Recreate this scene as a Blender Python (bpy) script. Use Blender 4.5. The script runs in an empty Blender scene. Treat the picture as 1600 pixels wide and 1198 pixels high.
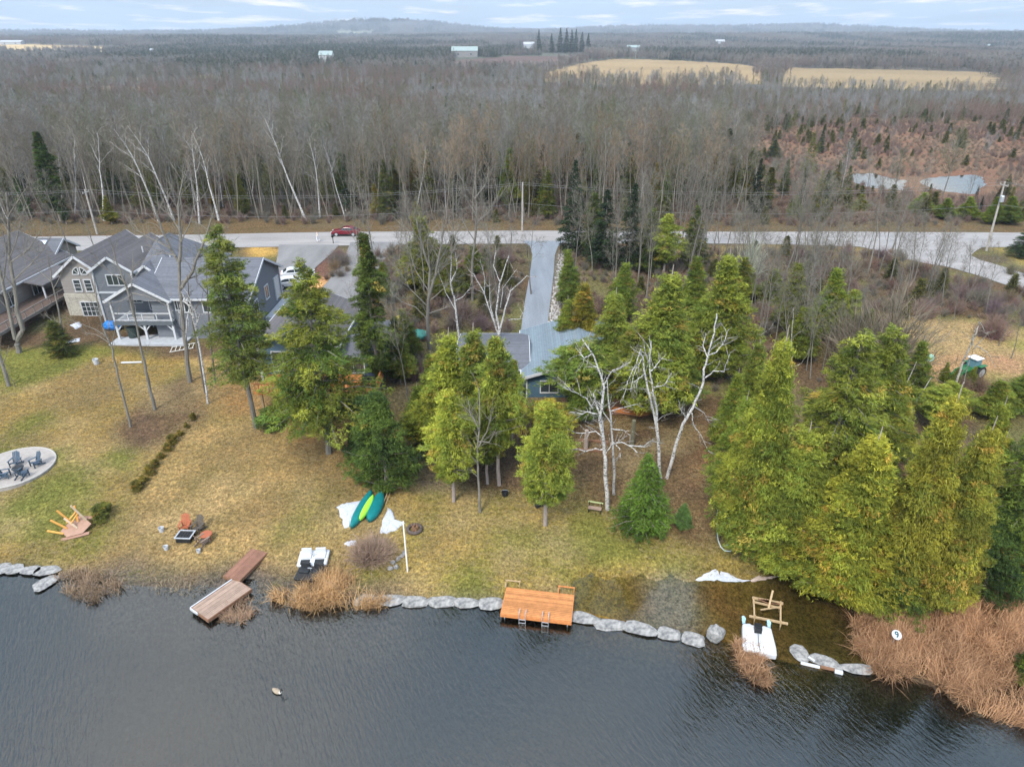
import bpy, bmesh, math, random
import numpy as np
from mathutils import Vector, Matrix

scene = bpy.context.scene
# ---------------------------------------------------------------- camera
IMW, IMH, FPX, CAMZ = 1600, 1198, 1066.0, 33.0
PITCH = math.atan(543 / FPX)
CT, ST = math.cos(PITCH), math.sin(PITCH)
cam_d = bpy.data.cameras.new('camera')
cam_d.sensor_width = 36.0
cam_d.lens = 36.0 * FPX / IMW
cam_d.clip_start = 0.5
cam_d.clip_end = 30000
cam = bpy.data.objects.new('camera', cam_d)
scene.collection.objects.link(cam)
cam.location = (0, 0, CAMZ)
cam.rotation_euler = (math.pi / 2 - PITCH, 0, 0)
scene.camera = cam

# ---------------------------------------------------------------- world, sun, exposure
SUN_EL, SUN_AZ = math.radians(48), math.radians(205)     # azimuth clockwise from +Y
world = bpy.data.worlds.new('World')
scene.world = world
world.use_nodes = True
nt = world.node_tree
nt.nodes.clear()
def N(t, kind, **kw):
    n = t.nodes.new(kind)
    for k, v in kw.items():
        setattr(n, k, v)
    return n
out = N(nt, 'ShaderNodeOutputWorld')
bg = N(nt, 'ShaderNodeBackground'); bg.inputs['Strength'].default_value = 0.115
sky = N(nt, 'ShaderNodeTexSky', sky_type='NISHITA', sun_disc=False)
sky.sun_elevation = SUN_EL; sky.sun_rotation = SUN_AZ
sky.altitude = 200; sky.air_density = 1.0; sky.dust_density = 2.5
tc = N(nt, 'ShaderNodeTexCoord')
sep = N(nt, 'ShaderNodeSeparateXYZ'); nt.links.new(tc.outputs['Generated'], sep.inputs[0])
# project the direction on a flat cloud layer so the clouds flatten towards the horizon
addz = N(nt, 'ShaderNodeMath', operation='ADD'); addz.inputs[1].default_value = 0.05
mxz = N(nt, 'ShaderNodeMath', operation='MAXIMUM'); mxz.inputs[1].default_value = 0.0
nt.links.new(sep.outputs[2], mxz.inputs[0]); nt.links.new(mxz.outputs[0], addz.inputs[0])
dx = N(nt, 'ShaderNodeMath', operation='DIVIDE'); nt.links.new(sep.outputs[0], dx.inputs[0]); nt.links.new(addz.outputs[0], dx.inputs[1])
dy = N(nt, 'ShaderNodeMath', operation='DIVIDE'); nt.links.new(sep.outputs[1], dy.inputs[0]); nt.links.new(addz.outputs[0], dy.inputs[1])
cmb = N(nt, 'ShaderNodeCombineXYZ'); nt.links.new(dx.outputs[0], cmb.inputs[0]); nt.links.new(dy.outputs[0], cmb.inputs[1])
def wnoise(scale, detail, rough, loc=(0, 0, 0)):
    mp = N(nt, 'ShaderNodeMapping'); mp.inputs['Location'].default_value = loc
    mp.inputs['Scale'].default_value = (1, 0.55, 1)
    nt.links.new(cmb.outputs[0], mp.inputs[0])
    n = N(nt, 'ShaderNodeTexNoise'); n.inputs['Scale'].default_value = scale
    n.inputs['Detail'].default_value = detail; n.inputs['Roughness'].default_value = rough
    nt.links.new(mp.outputs[0], n.inputs['Vector'])
    return n
def wramp(src, a, b, ca, cb):
    r = N(nt, 'ShaderNodeValToRGB')
    r.color_ramp.elements[0].position = a; r.color_ramp.elements[0].color = ca
    r.color_ramp.elements[1].position = b; r.color_ramp.elements[1].color = cb
    nt.links.new(src, r.inputs[0]); return r
n1 = wnoise(0.35, 5, 0.6, (3.1, 0.4, 0))
r1 = wramp(n1.outputs['Fac'], 0.3, 0.75, (0.62, 0.62, 0.62, 1), (0.97, 0.97, 0.97, 1))
mixc = N(nt, 'ShaderNodeMix', data_type='RGBA')
nt.links.new(r1.outputs[0], mixc.inputs[0]); nt.links.new(sky.outputs[0], mixc.inputs[6])
mixc.inputs[7].default_value = (3.9, 5.15, 6.9, 1)        # high thin overcast
n2 = wnoise(0.75, 6, 0.55, (1.35, 7.3, 0))
r2 = wramp(n2.outputs['Fac'], 0.52, 0.66, (0, 0, 0, 1), (0.7, 0.7, 0.7, 1))
mix2 = N(nt, 'ShaderNodeMix', data_type='RGBA')
nt.links.new(r2.outputs[0], mix2.inputs[0]); nt.links.new(mixc.outputs[2], mix2.inputs[6])
mix2.inputs[7].default_value = (8.2, 7.7, 7.6, 1)
# an overcast sky is brightest overhead
zr = N(nt, 'ShaderNodeMath', operation='MULTIPLY_ADD'); zr.inputs[1].default_value = 1.5; zr.inputs[2].default_value = 1.0
nt.links.new(mxz.outputs[0], zr.inputs[0])
vm = N(nt, 'ShaderNodeVectorMath', operation='SCALE'); nt.links.new(mix2.outputs[2], vm.inputs[0]); nt.links.new(zr.outputs[0], vm.inputs['Scale'])
nt.links.new(vm.outputs[0], bg.inputs[0])
nt.links.new(bg.outputs[0], out.inputs[0])

sd = bpy.data.lights.new('sun', 'SUN'); sd.energy = 3.0; sd.angle = math.radians(14); sd.color = (1, 0.95, 0.87)
so = bpy.data.objects.new('sun', sd); scene.collection.objects.link(so)
so.location = (0, -20, 60)
so.rotation_euler = Vector((math.sin(SUN_AZ) * math.cos(SUN_EL), math.cos(SUN_AZ) * math.cos(SUN_EL), math.sin(SUN_EL))).to_track_quat('Z', 'Y').to_euler()
scene.view_settings.view_transform = 'Standard'
scene.view_settings.look = 'None'
scene.view_settings.gamma = 1
scene.view_settings.exposure = 0.45

# ---------------------------------------------------------------- projection helpers (pixel of the photo <-> ground point)
def project(x, y, z):
    d = y * CT + (CAMZ - z) * ST
    w = (CAMZ - z) * CT - y * ST
    d = np.maximum(d, 1e-3)
    return 800 + FPX * x / d, 599 + FPX * w / d
def atz(px, py, z=0.0):
    u = (px - 800) / FPX; v = (py - 599) / FPX
    f = CT - v * ST; d = ST + v * CT; t = (CAMZ - z) / d
    return u * t, f * t
def zat(py, Y):
    v = (py - 599) / FPX
    return CAMZ - Y * (ST + v * CT) / (CT - v * ST)
_tab = {}
def vnoise(x, y, scale, seed=0):
    x = np.asarray(x, float) / scale; y = np.asarray(y, float) / scale
    if seed not in _tab:
        _tab[seed] = np.random.RandomState(seed + 77).rand(256, 256)
    T = _tab[seed]
    xi = np.floor(x).astype(int); yi = np.floor(y).astype(int)
    fx = x - xi; fy = y - yi; fx = fx * fx * (3 - 2 * fx); fy = fy * fy * (3 - 2 * fy)
    a = T[xi & 255, yi & 255]; b = T[(xi + 1) & 255, yi & 255]; c = T[xi & 255, (yi + 1) & 255]; d = T[(xi + 1) & 255, (yi + 1) & 255]
    return (a * (1 - fx) + b * fx) * (1 - fy) + (c * (1 - fx) + d * fx) * fy
def inpoly(px, py, poly):
    px = np.asarray(px, float); py = np.asarray(py, float)
    ins = np.zeros(px.shape, bool); n = len(poly); j = n - 1
    for i in range(n):
        xi, yi = poly[i]; xj, yj = poly[j]
        if yi != yj:
            c = ((yi > py) != (yj > py)) & (px < (xj - xi) * (py - yi) / (yj - yi) + xi)
            ins ^= c
        j = i
    return ins
# ---------------------------------------------------------------- terrain height
_sh = [(-500, 872), (0, 888), (80, 892), (135, 905), (200, 915), (350, 922), (430, 930), (520, 945), (600, 938), (780, 941), (900, 962), (1040, 988), (1130, 1003), (1200, 1030), (1280, 1052), (1360, 1052), (1440, 1062), (1500, 1108), (1600, 1140), (1900, 1210), (2400, 1290)]
_sw = [atz(a, b, 0) for a, b in _sh]
SHX = np.array([p[0] for p in _sw]); SHY = np.array([p[1] for p in _sw])
def shore(x): return np.interp(x, SHX, SHY)
LAG_PX = [(900, 908), (960, 902), (1090, 907), (1160, 912), (1200, 903), (1250, 905), (1345, 950), (1350, 1010), (1330, 1030), (1245, 1010), (1240, 1050), (1130, 1003), (1040, 984), (960, 966), (905, 950)]
LAG = [atz(a, b, 0) for a, b in LAG_PX]
def poly_dist(x, y, poly):
    d = np.full(np.shape(x), 1e9); n = len(poly)
    for i in range(n):
        x0, y0 = poly[i]; x1, y1 = poly[(i + 1) % n]
        ex, ey = x1 - x0, y1 - y0; L = ex * ex + ey * ey + 1e-9
        t = np.clip(((x - x0) * ex + (y - y0) * ey) / L, 0, 1)
        d = np.minimum(d, np.hypot(x - x0 - t * ex, y - y0 - t * ey))
    return d
POND_PX = [[(1335, 272), (1365, 271), (1385, 277), (1412, 282), (1408, 296), (1375, 294), (1345, 289), (1332, 281)],
           [(1440, 281), (1480, 276), (1530, 274), (1536, 288), (1520, 303), (1478, 298), (1448, 291)]]
PONDS = [[atz(a, b, 2.0) for a, b in q] for q in POND_PX]
HS = np.array([-60, -8, -3, -0.8, 0, 1.0, 5, 20, 35, 45, 60, 80, 92, 130, 170, 450, 1500, 2600, 5000, 9000.0])
HZ = np.array([-4, -3, -1.4, -0.35, 0.0, 0.28, 0.5, 1.3, 2.0, 2.8, 3.2, 3.2, 3.0, 2.1, 2.05, 3.0, 9, 20, 26, 20.0])
def ground(x, y):
    x = np.asarray(x, float); y = np.asarray(y, float)
    s = y - shore(x)
    h = np.interp(s, HS, HZ)
    # flooded lawn and lagoon
    near = (y < 60)
    if np.any(near):
        d = poly_dist(x, y, LAG); ins = inpoly(x, y, LAG)
        lag = -0.06 - np.minimum(d, 3) * 0.10 - np.clip((x - 12) / 8, 0, 1) * np.minimum(d, 2) * 0.28
        f_ = np.clip((d + (vnoise(x, y, 1.1, 6) - .5) * 1.2 + (vnoise(x, y, .4, 7) - .5) * .3) / 1.7, 0, 1)
        h = np.where(~ins & near & (d < 2.4), -.05 * (1 - f_) + h * f_, h)
        h = np.where(near & (x > 15.2) & (x < 20.6) & (s < 4) & (s > -.5), np.minimum(h, -.10), h)
        h = np.where(ins & near, lag, h)
        # muddy margin on the left, reed bed on the right
        mud = np.clip(1 - np.abs(x + 17) / 9, 0, 1) * np.clip(1 - np.abs(s - 0.2) / 3.2, 0, 1)
        h = h * (1 - 0.9 * np.clip(mud * 2, 0, 1)) + (0.10 * (vnoise(x, y, 1.3, 4) - 0.55)) * np.clip(mud * 2, 0, 1)
        rb = np.clip((x - 21.5) / 2, 0, 1) * np.clip(1 - (s - 6) / 4, 0, 1) * (s > 0)
        h = np.where(rb > 0, h * (1 - rb) + rb * (0.02 + 0.06 * vnoise(x, y, 2, 5)), h)
    lawn = np.clip((s - 3) / 10, 0, 1) * np.clip((104 - y) / 10, 0, 1)
    h = h + lawn * (vnoise(x, y, 9, 1) - 0.5) * 0.35 + np.clip(s - 1, 0, 1) * np.clip((104 - y) / 8, 0, 1) * (vnoise(x, y, 1.7, 2) - 0.5) * 0.06
    for q in PONDS:
        if np.any((y > 140) & (y < 200)):
            dq = poly_dist(x, y, q); iq = inpoly(x, y, q)
            h = np.where(iq, 1.93 - np.minimum(dq, 2) * 0.2, h)
            h = np.where(~iq & (dq < 6), 2.02 + (h - 2.02) * np.clip(dq / 6, 0, 1), h)
    far = np.clip((y - 600) / 1500, 0, 1)
    h = h + far * (vnoise(x, y, 900, 3) - 0.45) * 22
    for (hx, hy, hh, rx, ry) in [(-780, 5200, 62, 620, 900), (-1350, 5000, 22, 900, 900), (850, 5600, 36, 800, 800), (2100, 5300, 45, 700, 800), (-2700, 2900, 16, 800, 600), (1900, 2300, 10, 1400, 500)]:
        h = h + hh * np.exp(-((x - hx) / rx) ** 2 - ((y - hy) / ry) ** 2)
    return h
def g(x, y): return float(ground(np.array([x]), np.array([y]))[0])
def at(px, py):
    if py < 130:                                                 # far away: walk along the ray until it meets the ground
        v = (py - 599) / FPX; f = CT - v * ST; d = ST + v * CT; Yr = np.arange(400, 8000, 4.0); t = Yr / f
        Zr = CAMZ - d * t; Xr = (px - 800) / FPX * t; k = np.argmax(Zr < ground(Xr, Yr)); k = k if k > 0 else len(Yr) - 1
        return Vector((Xr[k], Yr[k], g(Xr[k], Yr[k])))
    z = 1.0
    for _ in range(12):
        x, y = atz(px, py, z); z = g(x, y)
    return Vector((x, y, z))

# ---------------------------------------------------------------- objects, tags, mesh builders
C = scene.collection
def tag(o, label=None, cat=None, group=None, kind=None):
    if label: o['label'] = label
    if cat: o['category'] = cat
    if group: o['group'] = group
    if kind: o['kind'] = kind
    return o
def thing(name, loc, label, cat, group=None, rz=0.0):
    o = bpy.data.objects.new(name, None); C.objects.link(o)
    o.location = loc; o.rotation_euler = (0, 0, rz); o.empty_display_size = 0.3
    return tag(o, label, cat, group)
class MB:
    def __init__(s): s.v = []; s.f = []
    def add(s, vs, fs):
        b = len(s.v); s.v += [tuple(p) for p in vs]; s.f += [tuple(b + i for i in f) for f in fs]; return s
    def box(s, c, d, rz=0.0, rx=0.0, ry=0.0, top=1.0):
        M = Matrix.Translation(c) @ Matrix.Rotation(rz, 4, 'Z') @ Matrix.Rotation(ry, 4, 'Y') @ Matrix.Rotation(rx, 4, 'X')
        vs = []
        for z in (-.5, .5):
            k = top if z > 0 else 1
            for x, y in ((-.5, -.5), (.5, -.5), (.5, .5), (-.5, .5)):
                vs.append(M @ Vector((x * d[0] * k, y * d[1] * k, z * d[2])))
        return s.add(vs, [(3, 2, 1, 0), (4, 5, 6, 7), (0, 1, 5, 4), (1, 2, 6, 5), (2, 3, 7, 6), (3, 0, 4, 7)])
    def beam(s, a, b, w, h, up=(0, 0, 1)):
        a = Vector(a); b = Vector(b); d = (b - a).normalized()
        sx = d.cross(Vector(up))
        if sx.length < 1e-3: sx = d.cross(Vector((1, 0, 0)))
        sx.normalize(); sz = sx.cross(d)
        vs = [p + sx * i * w / 2 + sz * j * h / 2 for p in (a, b) for i, j in ((-1, -1), (1, -1), (1, 1), (-1, 1))]
        return s.add(vs, [(3, 2, 1, 0), (4, 5, 6, 7), (0, 1, 5, 4), (1, 2, 6, 5), (2, 3, 7, 6), (3, 0, 4, 7)])
    def tube(s, pts, rad, n=8, cap=True):
        pts = [Vector(p) for p in pts]
        if not isinstance(rad, (list, tuple)): rad = [rad] * len(pts)
        rings = []
        for i, p in enumerate(pts):
            d = (pts[min(i + 1, len(pts) - 1)] - pts[max(i - 1, 0)]).normalized()
            a = d.cross(Vector((0.13, 0.21, 0.97)))
            if a.length < 0.05: a = d.cross(Vector((1, 0, 0)))
            a.normalize(); b = d.cross(a)
            rings.append([p + (a * math.cos(t) + b * math.sin(t)) * rad[i] for t in [k * 2 * math.pi / n for k in range(n)]])
        vs = [q for r in rings for q in r]; fs = []
        for i in range(len(pts) - 1):
            for k in range(n):
                fs.append((i * n + k, i * n + (k + 1) % n, (i + 1) * n + (k + 1) % n, (i + 1) * n + k))
        if cap:
            fs.append(tuple(range(n - 1, -1, -1))); fs.append(tuple((len(pts) - 1) * n + k for k in range(n)))
        return s.add(vs, fs)
    def lathe(s, c, prof, n=16, sx=1, sy=1):
        c = Vector(c); vs = []; fs = []
        for r, z in prof:
            for k in range(n):
                t = k * 2 * math.pi / n; vs.append(c + Vector((r * math.cos(t) * sx, r * math.sin(t) * sy, z)))
        for i in range(len(prof) - 1):
            for k in range(n):
                fs.append((i * n + k, i * n + (k + 1) % n, (i + 1) * n + (k + 1) % n, (i + 1) * n + k))
        fs.append(tuple(range(n - 1, -1, -1))); fs.append(tuple((len(prof) - 1) * n + k for k in range(n)))
        return s.add(vs, fs)
    def prism(s, poly, z0, z1):
        n = len(poly)
        vs = [(x, y, z0) for x, y in poly] + [(x, y, z1) for x, y in poly]
        fs = [tuple(range(n - 1, -1, -1)), tuple(range(n, 2 * n))] + [(i, (i + 1) % n, n + (i + 1) % n, n + i) for i in range(n)]
        return s.add(vs, fs)
    def slab(s, pts, t):
        """a plate: the polygon pts with thickness t along its normal, downwards"""
        pts = [Vector(p) for p in pts]; n = len(pts)
        nr = (pts[1] - pts[0]).cross(pts[2] - pts[0]).normalized()
        if nr.z < 0: pts = pts[::-1]; nr = -nr
        vs = pts + [p - nr * t for p in pts]
        return s.add(vs, [tuple(range(n)), tuple(range(2 * n - 1, n - 1, -1))] + [(i, n + i, n + (i + 1) % n, (i + 1) % n) for i in range(n)])
    def blob(s, c, r, seed=0, rough=0.15, sub=2, flat=0.0):
        bm = bmesh.new(); bmesh.ops.create_icosphere(bm, subdivisions=sub, radius=1)
        rg = random.Random(seed); ph = [rg.uniform(0, 6.28) for _ in range(9)]
        vs = []
        for v in bm.verts:
            p = v.co
            k = 1 + rough * (math.sin(3 * p.x + ph[0]) + math.sin(3.3 * p.y + ph[1]) + math.sin(3.7 * p.z + ph[2])) * .5 + rough * .6 * (math.sin(7 * p.x + ph[3]) * math.sin(6 * p.y + ph[4]) + math.sin(8 * p.z + ph[5])) * .5 + rough * .4 * rg.uniform(-.5, .5)
            q = p * k
            if flat: q.z = max(min(q.z, flat), -flat)
            vs.append((c[0] + q.x * r[0], c[1] + q.y * r[1], c[2] + q.z * r[2]))
        fs = [tuple(v.index for v in f.verts) for f in bm.faces]; bm.free()
        return s.add(vs, fs)
    def build(s, name, mat, parent=None, world=False, smooth=False, bevel=0.0):
        me = bpy.data.meshes.new(name)
        vs = s.v
        if world and parent is not None:
            Mi = (Matrix.Translation(parent.location) @ parent.rotation_euler.to_matrix().to_4x4()).inverted()
            vs = [tuple(Mi @ Vector(v)) for v in vs]
        me.from_pydata(vs, [], s.f); me.materials.append(mat)
        if smooth: me.shade_smooth()
        me.validate()
        o = bpy.data.objects.new(name, me); C.objects.link(o)
        if parent is not None: o.parent = parent
        if bevel:
            m = o.modifiers.new('bevel', 'BEVEL'); m.width = bevel; m.segments = 2; m.limit_method = 'ANGLE'
        return o
def at_loc(o, loc, rz=0.0):
    o.location = loc; o.rotation_euler = (0, 0, rz); return o
def copy_tree(o, parent=None):
    c = o.copy(); C.objects.link(c)
    if parent is not None: c.parent = parent
    for ch in o.children: copy_tree(ch, c)
    return c

# ---------------------------------------------------------------- materials
def lin(r, g_, b, k=1.0):
    f = lambda c: (c / 255 / 12.92 if c / 255 <= 0.04045 else ((c / 255 + 0.055) / 1.055) ** 2.4) * k
    return (f(r), f(g_), f(b), 1)
def newmat(name):
    m = bpy.data.materials.new(name); m.use_nodes = True
    t = m.node_tree; t.nodes.clear()
    o = N(t, 'ShaderNodeOutputMaterial'); p = N(t, 'ShaderNodeBsdfPrincipled')
    t.links.new(p.outputs[0], o.inputs[0])
    p.inputs['Specular IOR Level'].default_value = 0.3
    return m, t, p
def noise_node(t, scale, detail=4, rough=0.6, coord='Object', stretch=(1, 1, 1)):
    c = N(t, 'ShaderNodeTexCoord'); mp = N(t, 'ShaderNodeMapping'); mp.inputs['Scale'].default_value = stretch
    t.links.new(c.outputs[coord], mp.inputs[0])
    n = N(t, 'ShaderNodeTexNoise'); n.inputs['Scale'].default_value = scale; n.inputs['Detail'].default_value = detail; n.inputs['Roughness'].default_value = rough
    t.links.new(mp.outputs[0], n.inputs['Vector']); return n
def ramp(t, src, stops):
    r = N(t, 'ShaderNodeValToRGB')
    while len(r.color_ramp.elements) < len(stops): r.color_ramp.elements.new(0.5)
    for e, (p, c) in zip(r.color_ramp.elements, stops): e.position = p; e.color = c
    t.links.new(src, r.inputs[0]); return r
def mix(t, a, b, fac, mode='MIX'):
    m = N(t, 'ShaderNodeMix', data_type='RGBA', blend_type=mode)
    for i, s_ in ((6, a), (7, b)):
        if isinstance(s_, tuple): m.inputs[i].default_value = s_
        else: t.links.new(s_, m.inputs[i])
    if isinstance(fac, (int, float)): m.inputs[0].default_value = fac
    else: t.links.new(fac, m.inputs[0])
    return m.outputs[2]
def mottled(name, col, var=0.25, scale=3.0, rough=0.8, bump=0.0, stretch=(1, 1, 1), metal=0.0, col2=None):
    m, t, p = newmat(name)
    n = noise_node(t, scale, 5, 0.65, 'Object', stretch)
    a = tuple(c * (1 - var) for c in col[:3]) + (1,); b = tuple(min(c * (1 + var), 1) for c in (col2 or col)[:3]) + (1,)
    r = ramp(t, n.outputs['Fac'], [(0.3, a), (0.7, b)])
    t.links.new(r.outputs[0], p.inputs['Base Color'])
    p.inputs['Roughness'].default_value = rough; p.inputs['Metallic'].default_value = metal
    if bump:
        bn = N(t, 'ShaderNodeBump'); bn.inputs['Strength'].default_value = bump; bn.inputs['Distance'].default_value = 0.05
        t.links.new(n.outputs['Fac'], bn.inputs['Height']); t.links.new(bn.outputs[0], p.inputs['Normal'])
    return m
def banded(name, col, period, axis='z', var=0.12, gap=0.5, rough=0.8, nscale=2.0, width=0.12):
    """cladding, shingle or plank lines: thin darker joints across the given object axis"""
    m, t, p = newmat(name)
    c = N(t, 'ShaderNodeTexCoord'); s_ = N(t, 'ShaderNodeSeparateXYZ'); t.links.new(c.outputs['Object'], s_.inputs[0])
    dv = N(t, 'ShaderNodeMath', operation='DIVIDE'); dv.inputs[1].default_value = period
    t.links.new(s_.outputs['xyz'.index(axis)], dv.inputs[0])
    fr = N(t, 'ShaderNodeMath', operation='FRACT'); t.links.new(dv.outputs[0], fr.inputs[0])
    fl = N(t, 'ShaderNodeMath', operation='FLOOR'); t.links.new(dv.outputs[0], fl.inputs[0])
    wn = N(t, 'ShaderNodeTexWhiteNoise', noise_dimensions='1D'); t.links.new(fl.outputs[0], wn.inputs['W'])
    n = noise_node(t, nscale, 5, 0.7)
    r = ramp(t, n.outputs['Fac'], [(0.3, tuple(x * (1 - var) for x in col[:3]) + (1,)), (0.7, tuple(x * (1 + var) for x in col[:3]) + (1,))])
    r3 = ramp(t, wn.outputs['Value'], [(0, (1 - var, 1 - var, 1 - var, 1)), (1, (1 + var * .6, 1 + var * .6, 1 + var * .6, 1))])
    a = mix(t, r.outputs[0], r3.outputs[0], 1.0, 'MULTIPLY')
    r2 = ramp(t, fr.outputs[0], [(0.0, (gap, gap, gap, 1)), (width, (1, 1, 1, 1))])
    b = mix(t, a, r2.outputs[0], 1.0, 'MULTIPLY')
    t.links.new(b, p.inputs['Base Color']); p.inputs['Roughness'].default_value = rough
    return m
def leafmat(name, rough=0.75):
    m, t, p = newmat(name)
    a = N(t, 'ShaderNodeAttribute', attribute_name='Col'); oi = N(t, 'ShaderNodeObjectInfo')
    x = mix(t, a.outputs['Color'], oi.outputs['Color'], 1.0, 'MULTIPLY')
    r = ramp(t, oi.outputs['Random'], [(0, (0.82, 0.85, 0.85, 1)), (1, (1.15, 1.1, 1.0, 1))])
    x = mix(t, x, r.outputs[0], 1.0, 'MULTIPLY')
    t.links.new(x, p.inputs['Base Color']); p.inputs['Roughness'].default_value = rough
    p.inputs['Specular IOR Level'].default_value = 0.15
    tl = N(t, 'ShaderNodeBsdfTranslucent'); t.links.new(x, tl.inputs[0]); ms = N(t, 'ShaderNodeMixShader'); ms.inputs[0].default_value = 0.2
    t.links.new(p.outputs[0], ms.inputs[1]); t.links.new(tl.outputs[0], ms.inputs[2])
    t.links.new(ms.outputs[0], [n for n in t.nodes if n.type == 'OUTPUT_MATERIAL'][0].inputs[0])
    return m
M_leaf = leafmat('foliage')
def barkmat(name, col, var=0.3, scale=4, bands=None):
    m, t, p = newmat(name)
    n = noise_node(t, scale, 6, 0.7, 'Object', (1, 1, 0.35))
    r = ramp(t, n.outputs['Fac'], [(0.3, tuple(c * (1 - var) for c in col[:3]) + (1,)), (0.7, tuple(c * (1 + var) for c in col[:3]) + (1,))])
    c = r.outputs[0]
    if bands:
        nb = noise_node(t, 5.5, 3, 0.6, 'Object', (1, 1, 2.2))
        rb = ramp(t, nb.outputs['Fac'], [(0.40, bands), (0.47, (1, 1, 1, 1))])
        c = mix(t, c, rb.outputs[0], 1.0, 'MULTIPLY')
    oi = N(t, 'ShaderNodeObjectInfo')
    c = mix(t, c, oi.outputs['Color'], 1.0, 'MULTIPLY')
    t.links.new(c, p.inputs['Base Color']); p.inputs['Roughness'].default_value = 0.9
    return m
M_bark = barkmat('grey_bark', (0.175, 0.16, 0.135))
M_twig = barkmat('twigs', (0.15, 0.135, 0.105), 0.3)
M_cedarbark = barkmat('cedar_bark', (0.30, 0.25, 0.22))
M_birch = barkmat('birch_bark', (0.47, 0.455, 0.43), 0.12, 4, (0.13, 0.12, 0.11, 1))
M_redtwig = barkmat('red_brown_twigs', (0.19, 0.125, 0.10), 0.25)
M_tan = barkmat('dry_stems', (0.34, 0.24, 0.16), 0.3, 2)

# ground
def ground_mat():
    m, t, p = newmat('ground')
    a = N(t, 'ShaderNodeAttribute', attribute_name='Col')
    g1 = noise_node(t, 3.2, 8, 0.75)
    g2 = noise_node(t, 0.45, 6, 0.7)
    g3 = noise_node(t, 7.5, 4, 0.8, 'Object', (1, 0.7, 1))
    r1 = ramp(t, g1.outputs['Fac'], [(0.38, (0.50, 0.48, 0.45, 1)), (0.5, (1, 1, 1, 1)), (0.62, (1.5, 1.46, 1.42, 1))])
    r2 = ramp(t, g2.outputs['Fac'], [(0.3, (0.72, 0.80, 0.72, 1)), (0.52, (1, 1, 1, 1)), (0.72, (1.25, 1.16, 1.12, 1))])
    r3 = ramp(t, g3.outputs['Fac'], [(0.38, (0.50, 0.48, 0.46, 1)), (0.5, (1, 1, 1, 1)), (0.62, (1.5, 1.48, 1.42, 1))])
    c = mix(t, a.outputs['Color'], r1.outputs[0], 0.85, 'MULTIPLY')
    c = mix(t, c, r2.outputs[0], 0.8, 'MULTIPLY')
    c = mix(t, c, r3.outputs[0], 0.85, 'MULTIPLY')
    t.links.new(c, p.inputs['Base Color']); p.inputs['Roughness'].default_value = 0.95
    p.inputs['Specular IOR Level'].default_value = 0.05
    b = N(t, 'ShaderNodeBump'); b.inputs['Strength'].default_value = 0.8; b.inputs['Distance'].default_value = 0.12
    t.links.new(g3.outputs['Fac'], b.inputs['Height']); t.links.new(b.outputs[0], p.inputs['Normal'])
    return m
M_ground = ground_mat()
def water_mat(name, bumps, tint=(0.78, 0.83, 0.80, 1), rough=0.04, ior=1.36):
    m, t, p = newmat(name); t.nodes.remove(p)
    o = [n for n in t.nodes if n.type == 'OUTPUT_MATERIAL'][0]
    tr = N(t, 'ShaderNodeBsdfTransparent'); tr.inputs[0].default_value = tint
    gl = N(t, 'ShaderNodeBsdfGlossy'); gl.inputs['Roughness'].default_value = rough; gl.inputs[0].default_value = (1.0, 1.0, .93, 1)
    fr = N(t, 'ShaderNodeFresnel'); fr.inputs[0].default_value = ior
    ms = N(t, 'ShaderNodeMixShader')
    if bumps:
        c = N(t, 'ShaderNodeTexCoord')
        mp = N(t, 'ShaderNodeMapping'); mp.vector_type = 'TEXTURE'; mp.inputs['Rotation'].default_value = (0, 0, math.radians(-62)); mp.inputs['Scale'].default_value = (1.9, .42, 1)
        t.links.new(c.outputs['Object'], mp.inputs[0])
        n1 = N(t, 'ShaderNodeTexNoise'); n1.inputs['Scale'].default_value = 2.4; n1.inputs['Detail'].default_value = 4; n1.inputs['Distortion'].default_value = 0.6
        t.links.new(mp.outputs[0], n1.inputs['Vector'])
        mp2 = N(t, 'ShaderNodeMapping'); mp2.vector_type = 'TEXTURE'; mp2.inputs['Rotation'].default_value = (0, 0, math.radians(-35)); mp2.inputs['Scale'].default_value = (1.3, .4, 1)
        t.links.new(c.outputs['Object'], mp2.inputs[0])
        n2 = N(t, 'ShaderNodeTexNoise'); n2.inputs['Scale'].default_value = 2.2; n2.inputs['Detail'].default_value = 2
        t.links.new(mp2.outputs[0], n2.inputs['Vector'])
        ad = N(t, 'ShaderNodeMath', operation='ADD'); ml = N(t, 'ShaderNodeMath', operation='MULTIPLY'); ml.inputs[1].default_value = 0.35
        t.links.new(n2.outputs['Fac'], ml.inputs[0]); t.links.new(n1.outputs['Fac'], ad.inputs[0]); t.links.new(ml.outputs[0], ad.inputs[1])
        b = N(t, 'ShaderNodeBump'); b.inputs['Strength'].default_value = bumps; b.inputs['Distance'].default_value = 0.10
        t.links.new(ad.outputs[0], b.inputs['Height'])
        wn = N(t, 'ShaderNodeTexNoise'); wn.inputs['Scale'].default_value = 0.09; wn.inputs['Detail'].default_value = 3; t.links.new(c.outputs['Object'], wn.inputs['Vector'])
        mr = N(t, 'ShaderNodeMapRange'); mr.inputs[1].default_value = .35; mr.inputs[2].default_value = .65; mr.inputs[3].default_value = bumps * .35; mr.inputs[4].default_value = bumps * 1.5
        t.links.new(wn.outputs['Fac'], mr.inputs[0]); t.links.new(mr.outputs[0], b.inputs['Strength'])
        t.links.new(b.outputs[0], gl.inputs['Normal']); t.links.new(b.outputs[0], fr.inputs['Normal'])
    t.links.new(fr.outputs[0], ms.inputs[0]); t.links.new(tr.outputs[0], ms.inputs[1]); t.links.new(gl.outputs[0], ms.inputs[2])
    t.links.new(ms.outputs[0], o.inputs[0])
    return m
M_water = water_mat('lake_water', 0.27, rough=0.03, ior=1.80)
M_still = water_mat('still_water', 0.05)
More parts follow.
